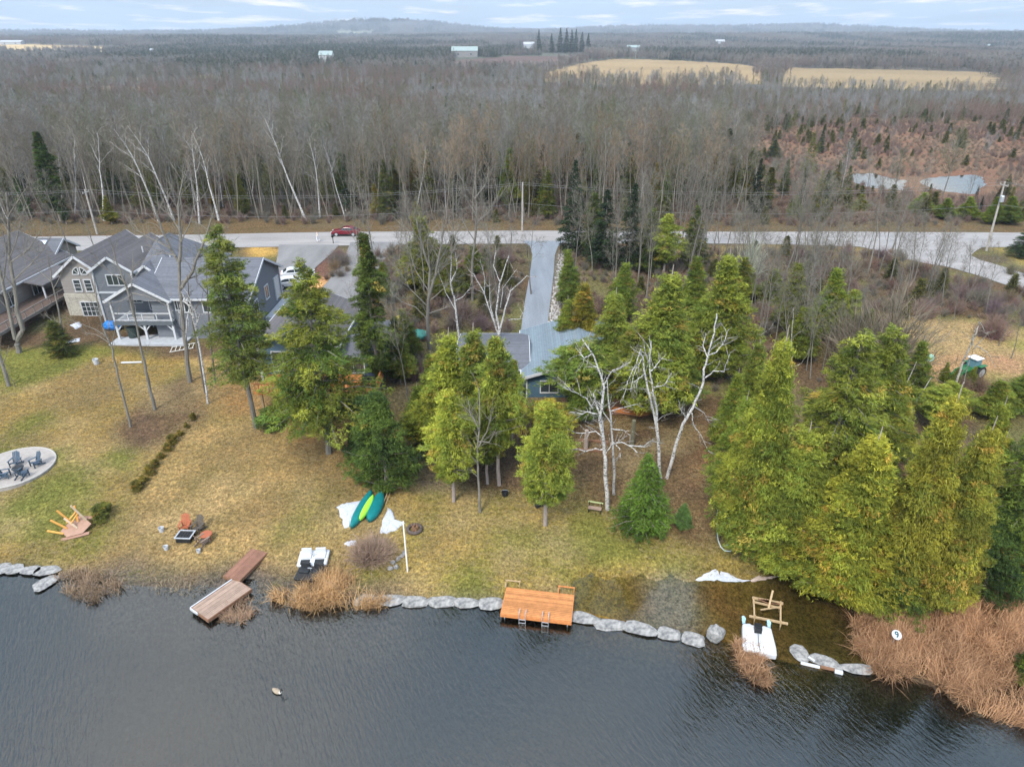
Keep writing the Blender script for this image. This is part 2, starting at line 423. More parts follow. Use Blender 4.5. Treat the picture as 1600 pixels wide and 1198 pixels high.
M_pond = water_mat('pond_water', 0.02, ior=2.2)
M_white = mottled('white_paint', (0.48, 0.49, 0.50), 0.08, 4, 0.5)
M_snow = mottled('old_snow', (0.46, 0.48, 0.52), 0.2, 6, 0.7, 0.4)
M_glass, _t, _p = newmat('window_glass'); _p.inputs['Base Color'].default_value = (0.03, 0.04, 0.045, 1); _p.inputs['Roughness'].default_value = 0.06; _p.inputs['Specular IOR Level'].default_value = 0.8
M_black = mottled('black_plastic', (0.018, 0.02, 0.022), 0.3, 5, 0.45)
M_dark = mottled('dark_void', (0.03, 0.028, 0.026), 0.2, 5, 0.9)
M_concrete = mottled('concrete', (0.36, 0.37, 0.38), 0.15, 2, 0.9, 0.2)
M_rock = mottled('seawall_rock', (0.15, 0.155, 0.16), 0.4, 3.5, 0.9, 0.6, col2=(0.27, 0.26, 0.24))
M_metal = mottled('galvanised_metal', (0.50, 0.52, 0.54), 0.15, 5, 0.4, metal=0.6)
M_deckorange = banded('cedar_planks', (0.47, 0.20, 0.07), 0.14, 'y', 0.22, 0.4)
M_woodorange = mottled('stained_wood', (0.50, 0.19, 0.06), 0.2, 5, 0.7)
M_greydeck = banded('weathered_planks', (0.34, 0.24, 0.18), 0.14, 'y', 0.2, 0.35)
M_brownwood = mottled('brown_wood', (0.20, 0.105, 0.06), 0.25, 5, 0.8)
M_tanwood = mottled('tan_wood', (0.38, 0.27, 0.15), 0.2, 5, 0.8)

# ---------------------------------------------------------------- the ground sheet
def grid_axis(parts):
    a = []
    for x0, x1, st in parts: a += list(np.arange(x0, x1, st))
    a.append(parts[-1][1]); return np.array(a)
xs = grid_axis([(-9000, -3000, 400), (-3000, -900, 70), (-900, -260, 16), (-260, -80, 3), (-80, 80, 0.5), (80, 260, 2), (260, 900, 16), (900, 3000, 70), (3000, 9000, 400)])
ys = grid_axis([(-400, 0, 40), (0, 20, 2), (20, 122, 0.5), (122, 260, 2), (260, 700, 8), (700, 1500, 16), (1500, 3500, 45), (3500, 9000, 250)])
GX, GY = np.meshgrid(xs, ys, indexing='ij')
GZ = ground(GX, GY)
PX, PY = project(GX, GY, GZ)
jx = (vnoise(GX, GY, 1.6, 11) - 0.5) * 14 + (vnoise(GX, GY, 5, 12) - 0.5) * 26
jy = (vnoise(GX, GY, 1.6, 13) - 0.5) * 9 + (vnoise(GX, GY, 5, 14) - 0.5) * 16
nearm = np.clip((130 - GY) / 20, 0, 1)
QX, QY = PX + jx * nearm, PY + jy * nearm
col = np.zeros(GX.shape + (3,))
K = 0.80
def L3(r, g_, b, k=K): return np.array(lin(r, g_, b, k)[:3])
def paint(mask, c, a=1.0):
    m = (mask * a)[..., None]; col[:] = col * (1 - m) + np.array(c) * m
def nb(scale, seed, lo=0.4, hi=0.6): return np.clip((vnoise(GX, GY, scale, seed) - lo) / (hi - lo), 0, 1)
col[:] = L3(98, 88, 68)                                        # forest litter
paint(nb(7, 20), L3(104, 82, 62), .7); paint(nb(4, 47, .5, .65) * (GY < 105), L3(112, 112, 66), .6)
paint((GY > 124) & (GY < 460), L3(88, 78, 64))
paint(((GY > 124) & (GY < 460)) * nb(25, 22), L3(96, 76, 60), .7)
paint(GY > 460, L3(96, 92, 86))
paint((GY > 460) * nb(120, 23), L3(116, 106, 88), .6)
paint((GY > 900) * nb(260, 24), L3(90, 98, 84), .6)
marsh = inpoly(PX + (vnoise(GX, GY, 12, 25) - .5) * 60, PY + (vnoise(GX, GY, 12, 26) - .5) * 18, [(1120, 262), (1180, 205), (1300, 190), (1700, 185), (2400, 190), (2400, 320), (1540, 318), (1330, 310), (1180, 300)])
paint(marsh, L3(134, 108, 88)); paint(marsh * nb(6, 27), L3(128, 94, 76), .8)
# shore lawns, bottom of the slope
lawn = (GY < 104) & (PY > 500)
paint((GY < 75) & (PY > 560) & (PX < 620), L3(156, 132, 80))
paint(((GY < 75) & (PY > 560) & (PX < 640)) * nb(2.0, 49, .52, .66), L3(124, 104, 66), .6); paint(((GY < 75) & (PY > 560) & (PX < 620)) * nb(3.5, 28, .35, .6), L3(178, 148, 98), .7)
leftlawn = inpoly(QX, QY, [(-900, 540), (100, 545), (300, 560), (300, 640), (225, 690), (205, 780), (150, 880), (0, 890), (-900, 900)])
paint(leftlawn, L3(146, 122, 68)); paint(leftlawn * nb(5.5, 29, .42, .62), L3(112, 116, 56), .85)
paint(inpoly(QX, QY, [(-900, 690), (110, 700), (170, 760), (110, 850), (-900, 860)]), L3(112, 118, 58), .75)
paint(inpoly(QX, QY, [(60, 615), (160, 560), (215, 575), (150, 640), (90, 640)]), L3(132, 110, 72), .7)
paint(inpoly(QX, QY, [(170, 672), (230, 612), (310, 590), (318, 640), (250, 700), (195, 702)]), L3(104, 84, 66))
paint(inpoly(QX, QY, [(420, 650), (470, 690), (520, 720), (560, 760), (560, 700), (560, 620), (420, 610)]), L3(140, 102, 62), .85)
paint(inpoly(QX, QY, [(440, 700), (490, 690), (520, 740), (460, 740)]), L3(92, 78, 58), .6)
paint(inpoly(QX, QY, [(320, 590), (420, 600), (430, 640), (340, 640)]), L3(150, 112, 70), .8)
rl = inpoly(QX, QY, [(595, 780), (640, 755), (760, 765), (880, 790), (905, 700), (960, 800), (1110, 830), (1150, 870), (1200, 905), (1110, 905), (900, 905), (790, 945), (550, 940), (560, 900), (600, 860)])
paint(rl, L3(142, 128, 66)); paint(rl * nb(2.4, 30, .35, .6), L3(168, 142, 82), .8); paint(rl * nb(3.2, 31, .5, .7), L3(112, 116, 52), .75)
paint(inpoly(QX, QY, [(740, 850), (1100, 858), (1110, 900), (900, 905), (740, 880)]) * nb(2.2, 46, .4, .6), L3(112, 120, 52), .6)
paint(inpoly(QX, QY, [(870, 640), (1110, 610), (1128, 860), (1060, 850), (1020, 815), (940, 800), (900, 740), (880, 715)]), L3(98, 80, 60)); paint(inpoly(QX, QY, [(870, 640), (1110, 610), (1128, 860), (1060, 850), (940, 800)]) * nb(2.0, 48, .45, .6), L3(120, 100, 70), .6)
paint(inpoly(QX, QY, [(1060, 680), (1115, 650), (1120, 760), (1080, 760)]), L3(124, 84, 62), .4)
paint(inpoly(QX, QY, [(640, 715), (725, 720), (722, 765), (640, 768)]), L3(118, 106, 92))
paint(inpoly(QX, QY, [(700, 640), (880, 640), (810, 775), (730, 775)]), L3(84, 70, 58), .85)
paint(inpoly(QX, QY, [(480, 745), (560, 765), (540, 800), (500, 850), (420, 850), (440, 790)]), L3(124, 118, 66), .6)
# garden clearing and verges
clr = inpoly(QX, QY, [(1370, 500), (1420, 480), (1520, 500), (1640, 520), (1800, 540), (1800, 640), (1600, 600), (1380, 600)])
paint(clr, L3(160, 136, 96)); paint(clr * nb(4, 32, .45, .6), L3(140, 134, 74), .8)
paint(inpoly(QX, QY, [(1440, 555), (1600, 560), (1600, 590), (1440, 590)]), L3(170, 128, 100), .7)
paint(inpoly(QX, QY, [(380, 386), (434, 386), (424, 408), (390, 408), (380, 404)]), L3(186, 150, 84))
paint(inpoly(PX, PY, [(230, 384), (300, 386), (300, 400), (230, 400)]), L3(130, 136, 66), .8)
paint((PY > 343) & (PY < 366) & (GY < 126) & (GY > 100), L3(108, 94, 70)); paint(((PY > 343) & (PY < 366)) * nb(4, 33), L3(110, 88, 60), .6)
paint(inpoly(PX, PY, [(1540, 385), (1800, 395), (1800, 450), (1620, 425)]), L3(140, 126, 74))
paint(inpoly(QX, QY, [(1040, 386), (1400, 388), (1420, 410), (1040, 400)]), L3(140, 122, 82), .8)
paint(inpoly(PX, PY, [(470, 440), (510, 430), (508, 462), (470, 465)]), L3(226, 172, 116))
paint(inpoly(PX, PY, [(872, 395), (890, 388), (884, 520), (852, 520)]), L3(140, 134, 128), .8)
paint(inpoly(PX, PY, [(500, 395), (530, 392), (500, 440), (470, 440)]), L3(118, 84, 76), .8)
# far fields
FIELDS = [([(845, 116), (905, 100), (960, 92), (1060, 95), (1150, 100), (1190, 106), (1190, 132), (1000, 135), (845, 128)], (164, 142, 108)),
          ([(1222, 106), (1330, 108), (1450, 110), (1560, 114), (1558, 142), (1440, 142), (1222, 136)], (158, 138, 106)),
          ([(655, 104), (720, 94), (800, 88), (892, 88), (905, 96), (850, 112), (700, 112)], (112, 94, 86)),
          ([(-400, 68), (0, 69), (120, 72), (225, 76), (215, 82), (80, 80), (-400, 78)], (206, 178, 130)),
          ([(400, 98), (560, 92), (660, 88), (690, 89), (600, 95), (500, 100), (400, 104)], (176, 160, 132)),
          ([(125, 134), (230, 136), (240, 142), (125, 141)], (190, 176, 150)),
          ([(300, 118), (350, 116), (350, 122), (300, 124)], (180, 164, 136)),
          ([(1440, 92), (1520, 94), (1520, 98), (1440, 97)], (180, 166, 140)),
          ([(525, 50), (585, 50), (585, 55), (525, 55)], (150, 150, 120))]
field_mask = np.zeros(GX.shape, bool)
for q, c in FIELDS:
    m_ = inpoly(PX, PY, q) & (GY > 300); field_mask |= m_
    paint(m_, L3(*c)); paint(m_ * nb(60, 36, .4, .6), L3(*c) * 0.86, .8)
paint((GY < 62) & (PY > 600) & (PX < 1120) & (vnoise(GX, GY, 2.6, 90) * .6 + vnoise(GX, GY, .9, 91) * .4 > .60), L3(118, 98, 64), .55)
paint((GY < 62) & (PY > 600) & (PX < 1120) & (vnoise(GX, GY, 3.4, 92) * .6 + vnoise(GX, GY, 1.1, 93) * .4 > .63), L3(186, 160, 116), .5)
# under water, mud
S_ = GY - shore(GX); LD = poly_dist(GX, GY, LAG); LI = inpoly(GX, GY, LAG) & (GY < 60)
paint((S_ < 0.25) & (GY < 60), L3(96, 90, 76)); paint((S_ < -1.2) & (GY < 60), L3(46, 50, 46)); paint((S_ < -3.5), (0.020, 0.026, 0.028))
mudm = (np.abs(GX + 17) < 11) & (np.abs(S_ - .2) < 3.2)
mud2 = (GX > -29) & (GX < -7) & (S_ > -2) & (S_ < 1.0 + vnoise(GX, GY, 2.2, 95) * 2.2); paint(mud2, L3(98, 94, 88), .85); paint(mud2 * nb(.9, 96, .5, .6), L3(120, 92, 66), .6); paint(mudm & (GZ < 0.12), L3(104, 98, 90)); paint((mudm & (GZ < 0.12)) * nb(1.5, 40), L3(84, 74, 62), .7)
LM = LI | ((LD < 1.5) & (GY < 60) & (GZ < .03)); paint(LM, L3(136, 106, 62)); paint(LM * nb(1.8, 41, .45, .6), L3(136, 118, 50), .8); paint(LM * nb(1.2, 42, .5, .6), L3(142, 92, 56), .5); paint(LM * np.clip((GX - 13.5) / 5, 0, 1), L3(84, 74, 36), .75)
paint(LM * inpoly(PX + jx * .5, PY, [(1010, 895), (1088, 895), (1098, 990), (1004, 985)]), L3(150, 152, 148), .5)  # pale strip painted into the bed, standing in for the sky's reflection
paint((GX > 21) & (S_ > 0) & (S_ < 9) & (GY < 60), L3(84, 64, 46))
i0, i1 = np.searchsorted(xs, [-80, 80]); j0, j1 = np.searchsorted(ys, [20, 122])
for _ in range(3):                                              # worn, gradual edges between kinds of ground
    sub = col[i0:i1, j0:j1]; b_ = sub.copy()
    b_[1:-1] = (sub[:-2] + sub[1:-1] * 2 + sub[2:]) / 4; c_ = b_.copy()
    c_[:, 1:-1] = (b_[:, :-2] + b_[:, 1:-1] * 2 + b_[:, 2:]) / 4; col[i0:i1, j0:j1] = c_
nx, ny = GX.shape
V = np.stack([GX, GY, GZ], -1).reshape(-1, 3)
ii = (np.arange(nx - 1)[:, None] * ny + np.arange(ny - 1)[None, :]).reshape(-1)
F = np.stack([ii, ii + ny, ii + ny + 1, ii + 1], -1)
def fast_mesh(name, V, F, colors=None, point_col=True):
    me = bpy.data.meshes.new(name)
    k = F.shape[1]
    me.vertices.add(len(V)); me.vertices.foreach_set('co', np.ascontiguousarray(V, np.float32).ravel())
    me.loops.add(F.size); me.loops.foreach_set('vertex_index', np.ascontiguousarray(F, np.int32).ravel())
    me.polygons.add(len(F)); me.polygons.foreach_set('loop_start', np.arange(0, F.size, k, dtype=np.int32))
    if colors is not None:
        ca = me.color_attributes.new('Col', 'FLOAT_COLOR', 'POINT')
        cc = np.ones((len(V), 4), np.float32); cc[:, :3] = colors
        ca.data.foreach_set('color', cc.ravel())
    me.update(calc_edges=True)
    return me
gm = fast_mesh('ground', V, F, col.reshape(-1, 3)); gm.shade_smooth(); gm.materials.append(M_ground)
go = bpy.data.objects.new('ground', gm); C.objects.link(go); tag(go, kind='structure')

# water: the lake, with the flooded lawn and lagoon as a still sheet
def sheet(name, pts, mat, z):
    if sum(a[0] * b[1] - b[0] * a[1] for a, b in zip(pts, pts[1:] + pts[:1])) < 0: pts = pts[::-1]
    m = MB(); m.add([(x, y, z) for x, y in pts], [tuple(range(len(pts)))])
    return tag(m.build(name, mat), kind='structure')
inner = [(x, y) for x, y in zip(SHX, SHY)]
wl = [(-400, -380), (400, -380)] + [(400, 20), (SHX[-1] + 0.0, SHY[-1] - 1.0)]
lag_low = [atz(a, b, 0) for a, b in [(895, 962), (960, 972), (1040, 990), (1130, 1004), (1240, 1046), (1300, 1046), (1350, 1040)]]
lake_edge = []
for x in np.arange(120, -120, -2.0):
    y = float(shore(x))
    lake_edge.append((x, y + 2.6 if x < -5.5 else y + 0.25))
sheet('lake', [(-400, -380), (400, -380), (400, lake_edge[0][1])] + lake_edge + [(-400, lake_edge[-1][1])], M_water, 0.0)
stl = [atz(a, b, 0) for a, b in [(890, 950), (880, 925), (905, 896), (1000, 888), (1100, 890), (1180, 905), (1240, 890), (1360, 930), (1372, 1020), (1352, 1042), (1255, 1040), (1238, 1047), (1130, 1001), (1040, 985), (960, 966)]]
sheet('still_water', stl, M_still, 0.006)
for q in PONDS: sheet('pond', [((x - sum(a for a, _ in q) / len(q)) * 1.12 + sum(a for a, _ in q) / len(q), (y - sum(b for _, b in q) / len(q)) * 1.12 + sum(b for _, b in q) / len(q)) for x, y in q], M_pond, 2.0)

# roads and drives: strips between two pixel-traced edges, laid just above the ground
def resample(pl, n):
    pl = np.array(pl, float); d = np.r_[0, np.cumsum(np.hypot(*np.diff(pl, axis=0).T))]
    t = np.linspace(0, d[-1], n); return np.stack([np.interp(t, d, pl[:, 0]), np.interp(t, d, pl[:, 1])], 1)
def strip(name, ea, eb, mat, n=80, m=8, dz=0.05, z=3.1):
    A = resample([atz(a, b, z) for a, b in ea], n); B = resample([atz(a, b, z) for a, b in eb], n)
    k = np.linspace(0, 1, m)[None, :, None]
    P = A[:, None] * (1 - k) + B[:, None] * k
    zz = ground(P[..., 0], P[..., 1]) + dz
    V = np.concatenate([P, zz[..., None]], -1).reshape(-1, 3)
    ii = (np.arange(n - 1)[:, None] * m + np.arange(m - 1)[None, :]).reshape(-1)
    me = fast_mesh(name, V, np.stack([ii, ii + m, ii + m + 1, ii + 1], -1)); me.shade_smooth(); me.materials.append(mat)
    o = bpy.data.objects.new(name, me); C.objects.link(o); return tag(o, kind='structure')
def roadmat(name, col, var, gs=9, st=(0.25, 1.4, 1)):
    m, t, p = newmat(name)
    a = noise_node(t, 0.35, 6, 0.7, 'Object', st); b = noise_node(t, gs, 3, 0.8)
    r = ramp(t, a.outputs['Fac'], [(0.3, tuple(x * (1 - var) for x in col[:3]) + (1,)), (0.7, tuple(x * (1 + var) for x in col[:3]) + (1,))])
    r2 = ramp(t, b.outputs['Fac'], [(0.3, (0.75, 0.75, 0.75, 1)), (0.7, (1.25, 1.25, 1.25, 1))])
    c = mix(t, r.outputs[0], r2.outputs[0], 0.8, 'MULTIPLY')
    t.links.new(c, p.inputs['Base Color']); p.inputs['Roughness'].default_value = 0.95; p.inputs['Specular IOR Level'].default_value = 0.1
    return m
M_road = roadmat('gravel_road', lin(156, 152, 148, .8), 0.2)
M_tarmac = roadmat('asphalt_drive', lin(136, 142, 148, .8), 0.14, 9, (1.6, .2, 1))
M_gravel = roadmat('gravel_drive', lin(132, 130, 128, .8), 0.2, 9, (1.2, .35, 1))
strip('road', [(-500, 376), (0, 372), (300, 368), (500, 364), (820, 361), (1180, 361), (1300, 360), (1400, 361), (1620, 362), (2100, 364)],
      [(-500, 402), (0, 396), (300, 389), (440, 387), (640, 383), (820, 382), (1180, 381), (1300, 384), (1400, 388), (1620, 386), (2100, 388)], M_road, 160, 8)
strip('side_road', [(1380, 384), (1430, 384), (1480, 383), (1535, 387), (1512, 398), (1530, 408), (1600, 428), (1750, 470), (2000, 560)],
      [(1340, 385), (1380, 395), (1400, 402), (1440, 412), (1480, 418), (1530, 432), (1600, 456), (1720, 500), (1930, 600)], M_road, 70, 8, 0.065)
strip('driveway', [(816, 378), (828, 386), (832, 400), (828, 430), (820, 470), (812, 520)], [(884, 378), (872, 386), (867, 400), (865, 430), (860, 470), (853, 520)], M_tarmac, 50, 6, 0.075)
strip('driveway', [(436, 384), (434, 400), (428, 430), (418, 470), (404, 540)], [(530, 384), (520, 396), (492, 420), (462, 450), (440, 500)], M_gravel, 60, 8, 0.075)
strip('driveway', [(548, 380), (540, 400), (520, 430), (490, 462), (440, 492), (415, 530)], [(624, 380), (606, 400), (590, 430), (575, 470), (565, 520), (540, 530)], M_gravel, 60, 8, 0.09)

# ---------------------------------------------------------------- growing things
def nrm(v): return v / (np.linalg.norm(v, axis=-1, keepdims=True) + 1e-9)
class TB:
    """triangle buffer with one colour per vertex"""
    def __init__(s): s.t = []; s.c = []
    def tris(s, T, col):
        T = np.asarray(T, float).reshape(-1, 3, 3); s.t.append(T)
        cc = np.empty((len(T), 3, 3)); cc[:] = np.asarray(col, float).reshape(-1, 1, 3) if np.ndim(col) > 1 else np.asarray(col, float); s.c.append(cc)
    def tube(s, P, R, n, col=(1, 1, 1)):
        P = np.asarray(P, float); m = len(P); R = np.asarray(R, float)
        D = np.gradient(P, axis=0); D = nrm(D)
        A = np.cross(D, np.array([0.21, 0.13, 0.55])); A = nrm(A); B = np.cross(D, A)
        th = np.arange(n) * 2 * math.pi / n
        ring = P[:, None] + (A[:, None] * np.cos(th)[None, :, None] + B[:, None] * np.sin(th)[None, :, None]) * R[:, None, None]
        a = ring[:-1]; b = ring[1:]; a2 = np.roll(a, -1, 1); b2 = np.roll(b, -1, 1)
        T = np.concatenate([np.stack([a, a2, b2], 2).reshape(-1, 3, 3), np.stack([a, b2, b], 2).reshape(-1, 3, 3)])
        s.tris(T, col)
    def slivers(s, P, D, L, W, col, rng):
        P = np.asarray(P); D = np.asarray(D)
        sd = nrm(np.cross(D, rng.normal(size=D.shape))) * np.asarray(W).reshape(-1, 1) / 2
        s.tris(np.stack([P - sd, P + sd, P + D * np.asarray(L).reshape(-1, 1)], 1), col)
    def mesh(s, name, mat, smooth=False):
        T = np.concatenate(s.t); Cc = np.concatenate(s.c)
        me = fast_mesh(name, T.reshape(-1, 3), np.arange(len(T) * 3).reshape(-1, 3), Cc.reshape(-1, 3)); me.materials.append(mat)
        return me
def rot_about(d, ang, rng, az=None):
    a = np.cross(d, [0.3, 0.5, 0.8]); a = a / np.linalg.norm(a); b = np.cross(d, a)
    if az is None: az = rng.uniform(0, 2 * math.pi)
    return d * math.cos(ang) + (a * math.cos(az) + b * math.sin(az)) * math.sin(ang)
def grow(T, W, p, d, L, r, lvl, cfg, rng):
    seg = cfg['seg'][lvl]; P = [np.array(p, float)]; Ds = []; dd = np.array(d, float)
    for i in range(seg):
        dd = dd + rng.normal(0, cfg['wob'][lvl], 3) + np.array([0, 0, cfg['up'][lvl]]); dd /= np.linalg.norm(dd)
        P.append(P[-1] + dd * L / seg); Ds.append(dd.copy())
    R = np.linspace(r, r * cfg['end'][lvl], seg + 1)
    if lvl == 0: R[0] *= 1.25
    (T if lvl < cfg['tl'] else W).tube(P, R, cfg['n'][lvl])
    nk = cfg['kids'][lvl]; last = lvl == len(cfg['kids']) - 1
    ts = cfg['t0'][lvl] + (1 - cfg['t0'][lvl]) * (np.arange(nk) + rng.uniform(0, 1, nk)) / nk
    az0 = rng.uniform(0, 6.28)
    if last:
        Q = []; DD = []
        for t in ts:
            k = min(int(t * seg), seg - 1); f = t * seg - k
            Q.append(P[k] * (1 - f) + P[k + 1] * f); e = rot_about(Ds[k], rng.uniform(0.3, 0.9), rng); e[2] += cfg['up'][lvl]; DD.append(e / np.linalg.norm(e))
        ln = cfg['tw'] * rng.uniform(0.5, 1.2, nk)
        W.slivers(Q, DD, ln, np.full(nk, cfg['tww']), (1, 1, 1), rng)
        m = len(Q)
        if cfg.get('fork', 1):
            for _ in range(cfg.get('fork', 1)):
                tt = rng.uniform(0.2, 0.7, (m, 1)); Q2 = np.array(Q) + np.array(DD) * ln[:, None] * tt
                D2 = nrm(np.array(DD) + rng.normal(0, 0.45, (m, 3)))
                W.slivers(Q2, D2, ln * 0.6, np.full(m, cfg['tww'] * .8), (1, 1, 1), rng)
        return
    for j, t in enumerate(ts):
        k = min(int(t * seg), seg - 1); f = t * seg - k; q = P[k] * (1 - f) + P[k + 1] * f
        e = rot_about(Ds[k], cfg['ang'][lvl] * rng.uniform(0.75, 1.25), rng, az0 + j * 2.4)
        rr = R[k] * cfg['rr'] * rng.uniform(.8, 1.1)
        grow(T, W, q, e, L * cfg['rat'][lvl] * (1.1 - 0.65 * t) * rng.uniform(.75, 1.2), rr, lvl + 1, cfg, rng)
BARE = dict(seg=[7, 5, 3], wob=[0.05, 0.10, 0.12], up=[0.02, 0.10, 0.06], end=[0.15, 0.25, 0.3], n=[6, 4, 3], kids=[13, 6, 6], t0=[0.42, 0.25, 0.15], ang=[0.62, 0.6, .6], rat=[0.42, 0.5, .5], rr=0.42, tl=2, tw=0.85, tww=0.028, fork=2)
def cfg(**k): c = dict(BARE); c.update(k); return c
def bare_meshes(name, seed, H, r, conf, lean=(0, 0), tmat=None, wmat=None, start=(0, 0, 0)):
    rng = np.random.RandomState(seed); T = TB(); W = TB()
    grow(T, W, start, nrm(np.array([lean[0], lean[1], 1.0])), H, r, 0, conf, rng)
    return T, W
def proto(T, W, name, tm, wm, H, Rr):
    return dict(trunk=T.mesh(name + '_trunk', tm), crown=W.mesh(name + '_crown', wm), H=H, R=Rr, T=T, W=W)
def extent(W):
    A = np.concatenate(W.t).reshape(-1, 3); return np.percentile(np.hypot(A[:, 0], A[:, 1]), 95), A[:, 2].max()
# evergreen sprays
YG, MG, DG, OG, BG = (0.31, 0.325, 0.052), (0.135, 0.185, 0.036), (0.045, 0.078, 0.026), (0.36, 0.27, 0.065), (0.10, 0.17, 0.10)
def sprays(W, P, D, size, colr, rng, droop=0.0, per=3):
    """small flat fronds: per triangles fanned about the outward direction D at each point P"""
    n = len(P)
    for k in range(per):
        d = nrm(D + rng.normal(0, 0.55, (n, 3)) + np.array([0, 0, -droop]))
        s_ = nrm(np.cross(d, rng.normal(size=(n, 3)) + np.array([0, 0, 1.2])))
        L = size * rng.uniform(0.7, 1.3, (n, 1)); w = L * rng.uniform(0.15, 0.30, (n, 1))
        o = rng.normal(0, 0.12, (n, 3)) * size * 2
        a = P + o - d * L * 0.3
        W.tris(np.stack([a - s_ * w * .5, a + s_ * w * .5, a + d * L * 1.1], 1), colr * rng.uniform(0.75, 1.25, (n, 1)))
def cedar(seed, H, R, clear, n_cl, per_cl, size, cA, cB, shape='cone', orange=0.1, trunk_r=0.13, sparse=0.0, core=0.55):
    rng = np.random.RandomState(seed); T = TB(); W = TB()
    m = 9; z = np.linspace(0, H * 0.93, m); wob = np.cumsum(rng.normal(0, 0.05, (m, 2)), 0); wob[0] = 0
    P = np.stack([wob[:, 0], wob[:, 1], z], 1); T.tube(P, np.linspace(trunk_r, 0.02, m), 7)
    lob = rng.uniform(0, 6.28, 4)
    def prof(t, az):
        if shape == 'cone': b = (1 - t) ** 0.92 * np.minimum(1, (t + 0.03) / 0.14)
        elif shape == 'egg': b = np.sin(np.pi * np.clip(t, 0, 1) ** 0.62) ** 0.75
        elif shape == 'column': b = np.minimum(1, (1 - t) / 0.45) ** 0.8 * np.minimum(1, (t + .05) / 0.2)
        else: b = np.sqrt(np.clip(1 - t ** 2.2, 0, 1)) * np.minimum(1, (t + .12) / 0.2)
        return R * b * (1 + 0.16 * np.sin(2 * az + lob[0] + 3 * t) + 0.12 * np.sin(3 * az + lob[1] - 5 * t) + .08 * np.sin(5 * az + lob[2] + 9 * t))
    z0 = H * clear
    u = rng.uniform(0, 1, n_cl)
    t = 1 - np.sqrt(1 - u * 0.985) if shape == 'cone' else u
    az = rng.uniform(0, 2 * math.pi, n_cl)
    rr = prof(t, az) * (1 - (1 - core) * rng.uniform(0, 1, n_cl) ** 2.2) * rng.uniform(.85, 1.12, n_cl)
    # bulging lobes with gaps between them, each lobe with a colour of its own
    nl = max(12, n_cl // 15); lt, la = 1 - np.sqrt(1 - rng.uniform(0, .97, nl)), rng.uniform(0, 6.283, nl)
    dl = ((t[:, None] - lt) * H * (1 - clear) / 1.0) ** 2 + ((np.angle(np.exp(1j * (az[:, None] - la)))) * R * .62) ** 2
    li = dl.argmin(1); dn = np.sqrt(dl.min(1)); rr = rr * (1.16 - .5 * np.clip(dn / (R * .5), 0, 1) ** 2); lobe_c = rng.uniform(.6, 1.35, nl)[li]; lobe_m = rng.uniform(-.35, .35, nl)[li]
    cz = z0 + t * (H - z0) + .5 * (rr / R) ** 2 - .2 * np.clip(dn / (R * .5), 0, 1)
    cx = np.interp(cz, z, P[:, 0]) + rr * np.cos(az); cy = np.interp(cz, z, P[:, 1]) + rr * np.sin(az)
    Cn = np.stack([cx, cy, cz], 1)
    out_ = nrm(np.stack([np.cos(az), np.sin(az), np.full(n_cl, 0.12)], 1))
    mixv = np.clip(rng.uniform(0, 1, (n_cl, 1)) + lobe_m[:, None], 0, 1)
    cc = np.array(cA) * mixv + np.array(cB) * (1 - mixv)
    om = rng.uniform(0, 1, n_cl) < orange * .55; cc[om] = np.array(OG)
    cc *= rng.uniform(0.78, 1.2, (n_cl, 1)) * lobe_c[:, None]
    Lb = np.repeat(rr * rng.uniform(.35, .65, n_cl) + .25, per_cl)[:, None]; ub = rng.uniform(0, 1, (n_cl * per_cl, 1)) ** .65
    oh = np.repeat(np.stack([np.cos(az), np.sin(az), 0 * az], 1), per_cl, 0); sh = np.repeat(np.stack([-np.sin(az), np.cos(az), 0 * az], 1), per_cl, 0)
    Pp = np.repeat(Cn, per_cl, 0) - oh * (1 - ub) * Lb + sh * rng.normal(0, 1, ub.shape) * (.07 + .22 * np.sin(np.pi * ub ** .8)) * R / 2.2
    Pp[:, 2:3] += -.42 * Lb * ub ** 1.6 + .18 * Lb + .1 * Lb * (ub > .85)
    Pp += rng.normal(0, .055, Pp.shape)
    Dd = nrm(np.repeat(out_, per_cl, 0) + rng.normal(0, 0.25, (n_cl * per_cl, 3)))
    sprays(W, Pp, Dd, size * 1.15, np.repeat(cc, per_cl, 0), rng, .15, 4)
    # limbs reaching the clumps
    pick = rng.choice(n_cl, min(n_cl, 46), replace=False)
    for i in pick:
        q = Cn[i]; b0 = np.array([np.interp(max(q[2] - rr[i] * 0.45, z0 * .6), z, P[:, 0]), np.interp(q[2], z, P[:, 1]), max(q[2] - rr[i] * 0.45, z0 * 0.8)])
        T.tube([b0, (b0 + q) / 2 + np.array([0, 0, -.05]), q], [0.035, 0.02, 0.01], 3)
    return proto(T, W, 'cedar', M_cedarbark, M_leaf, H, R)
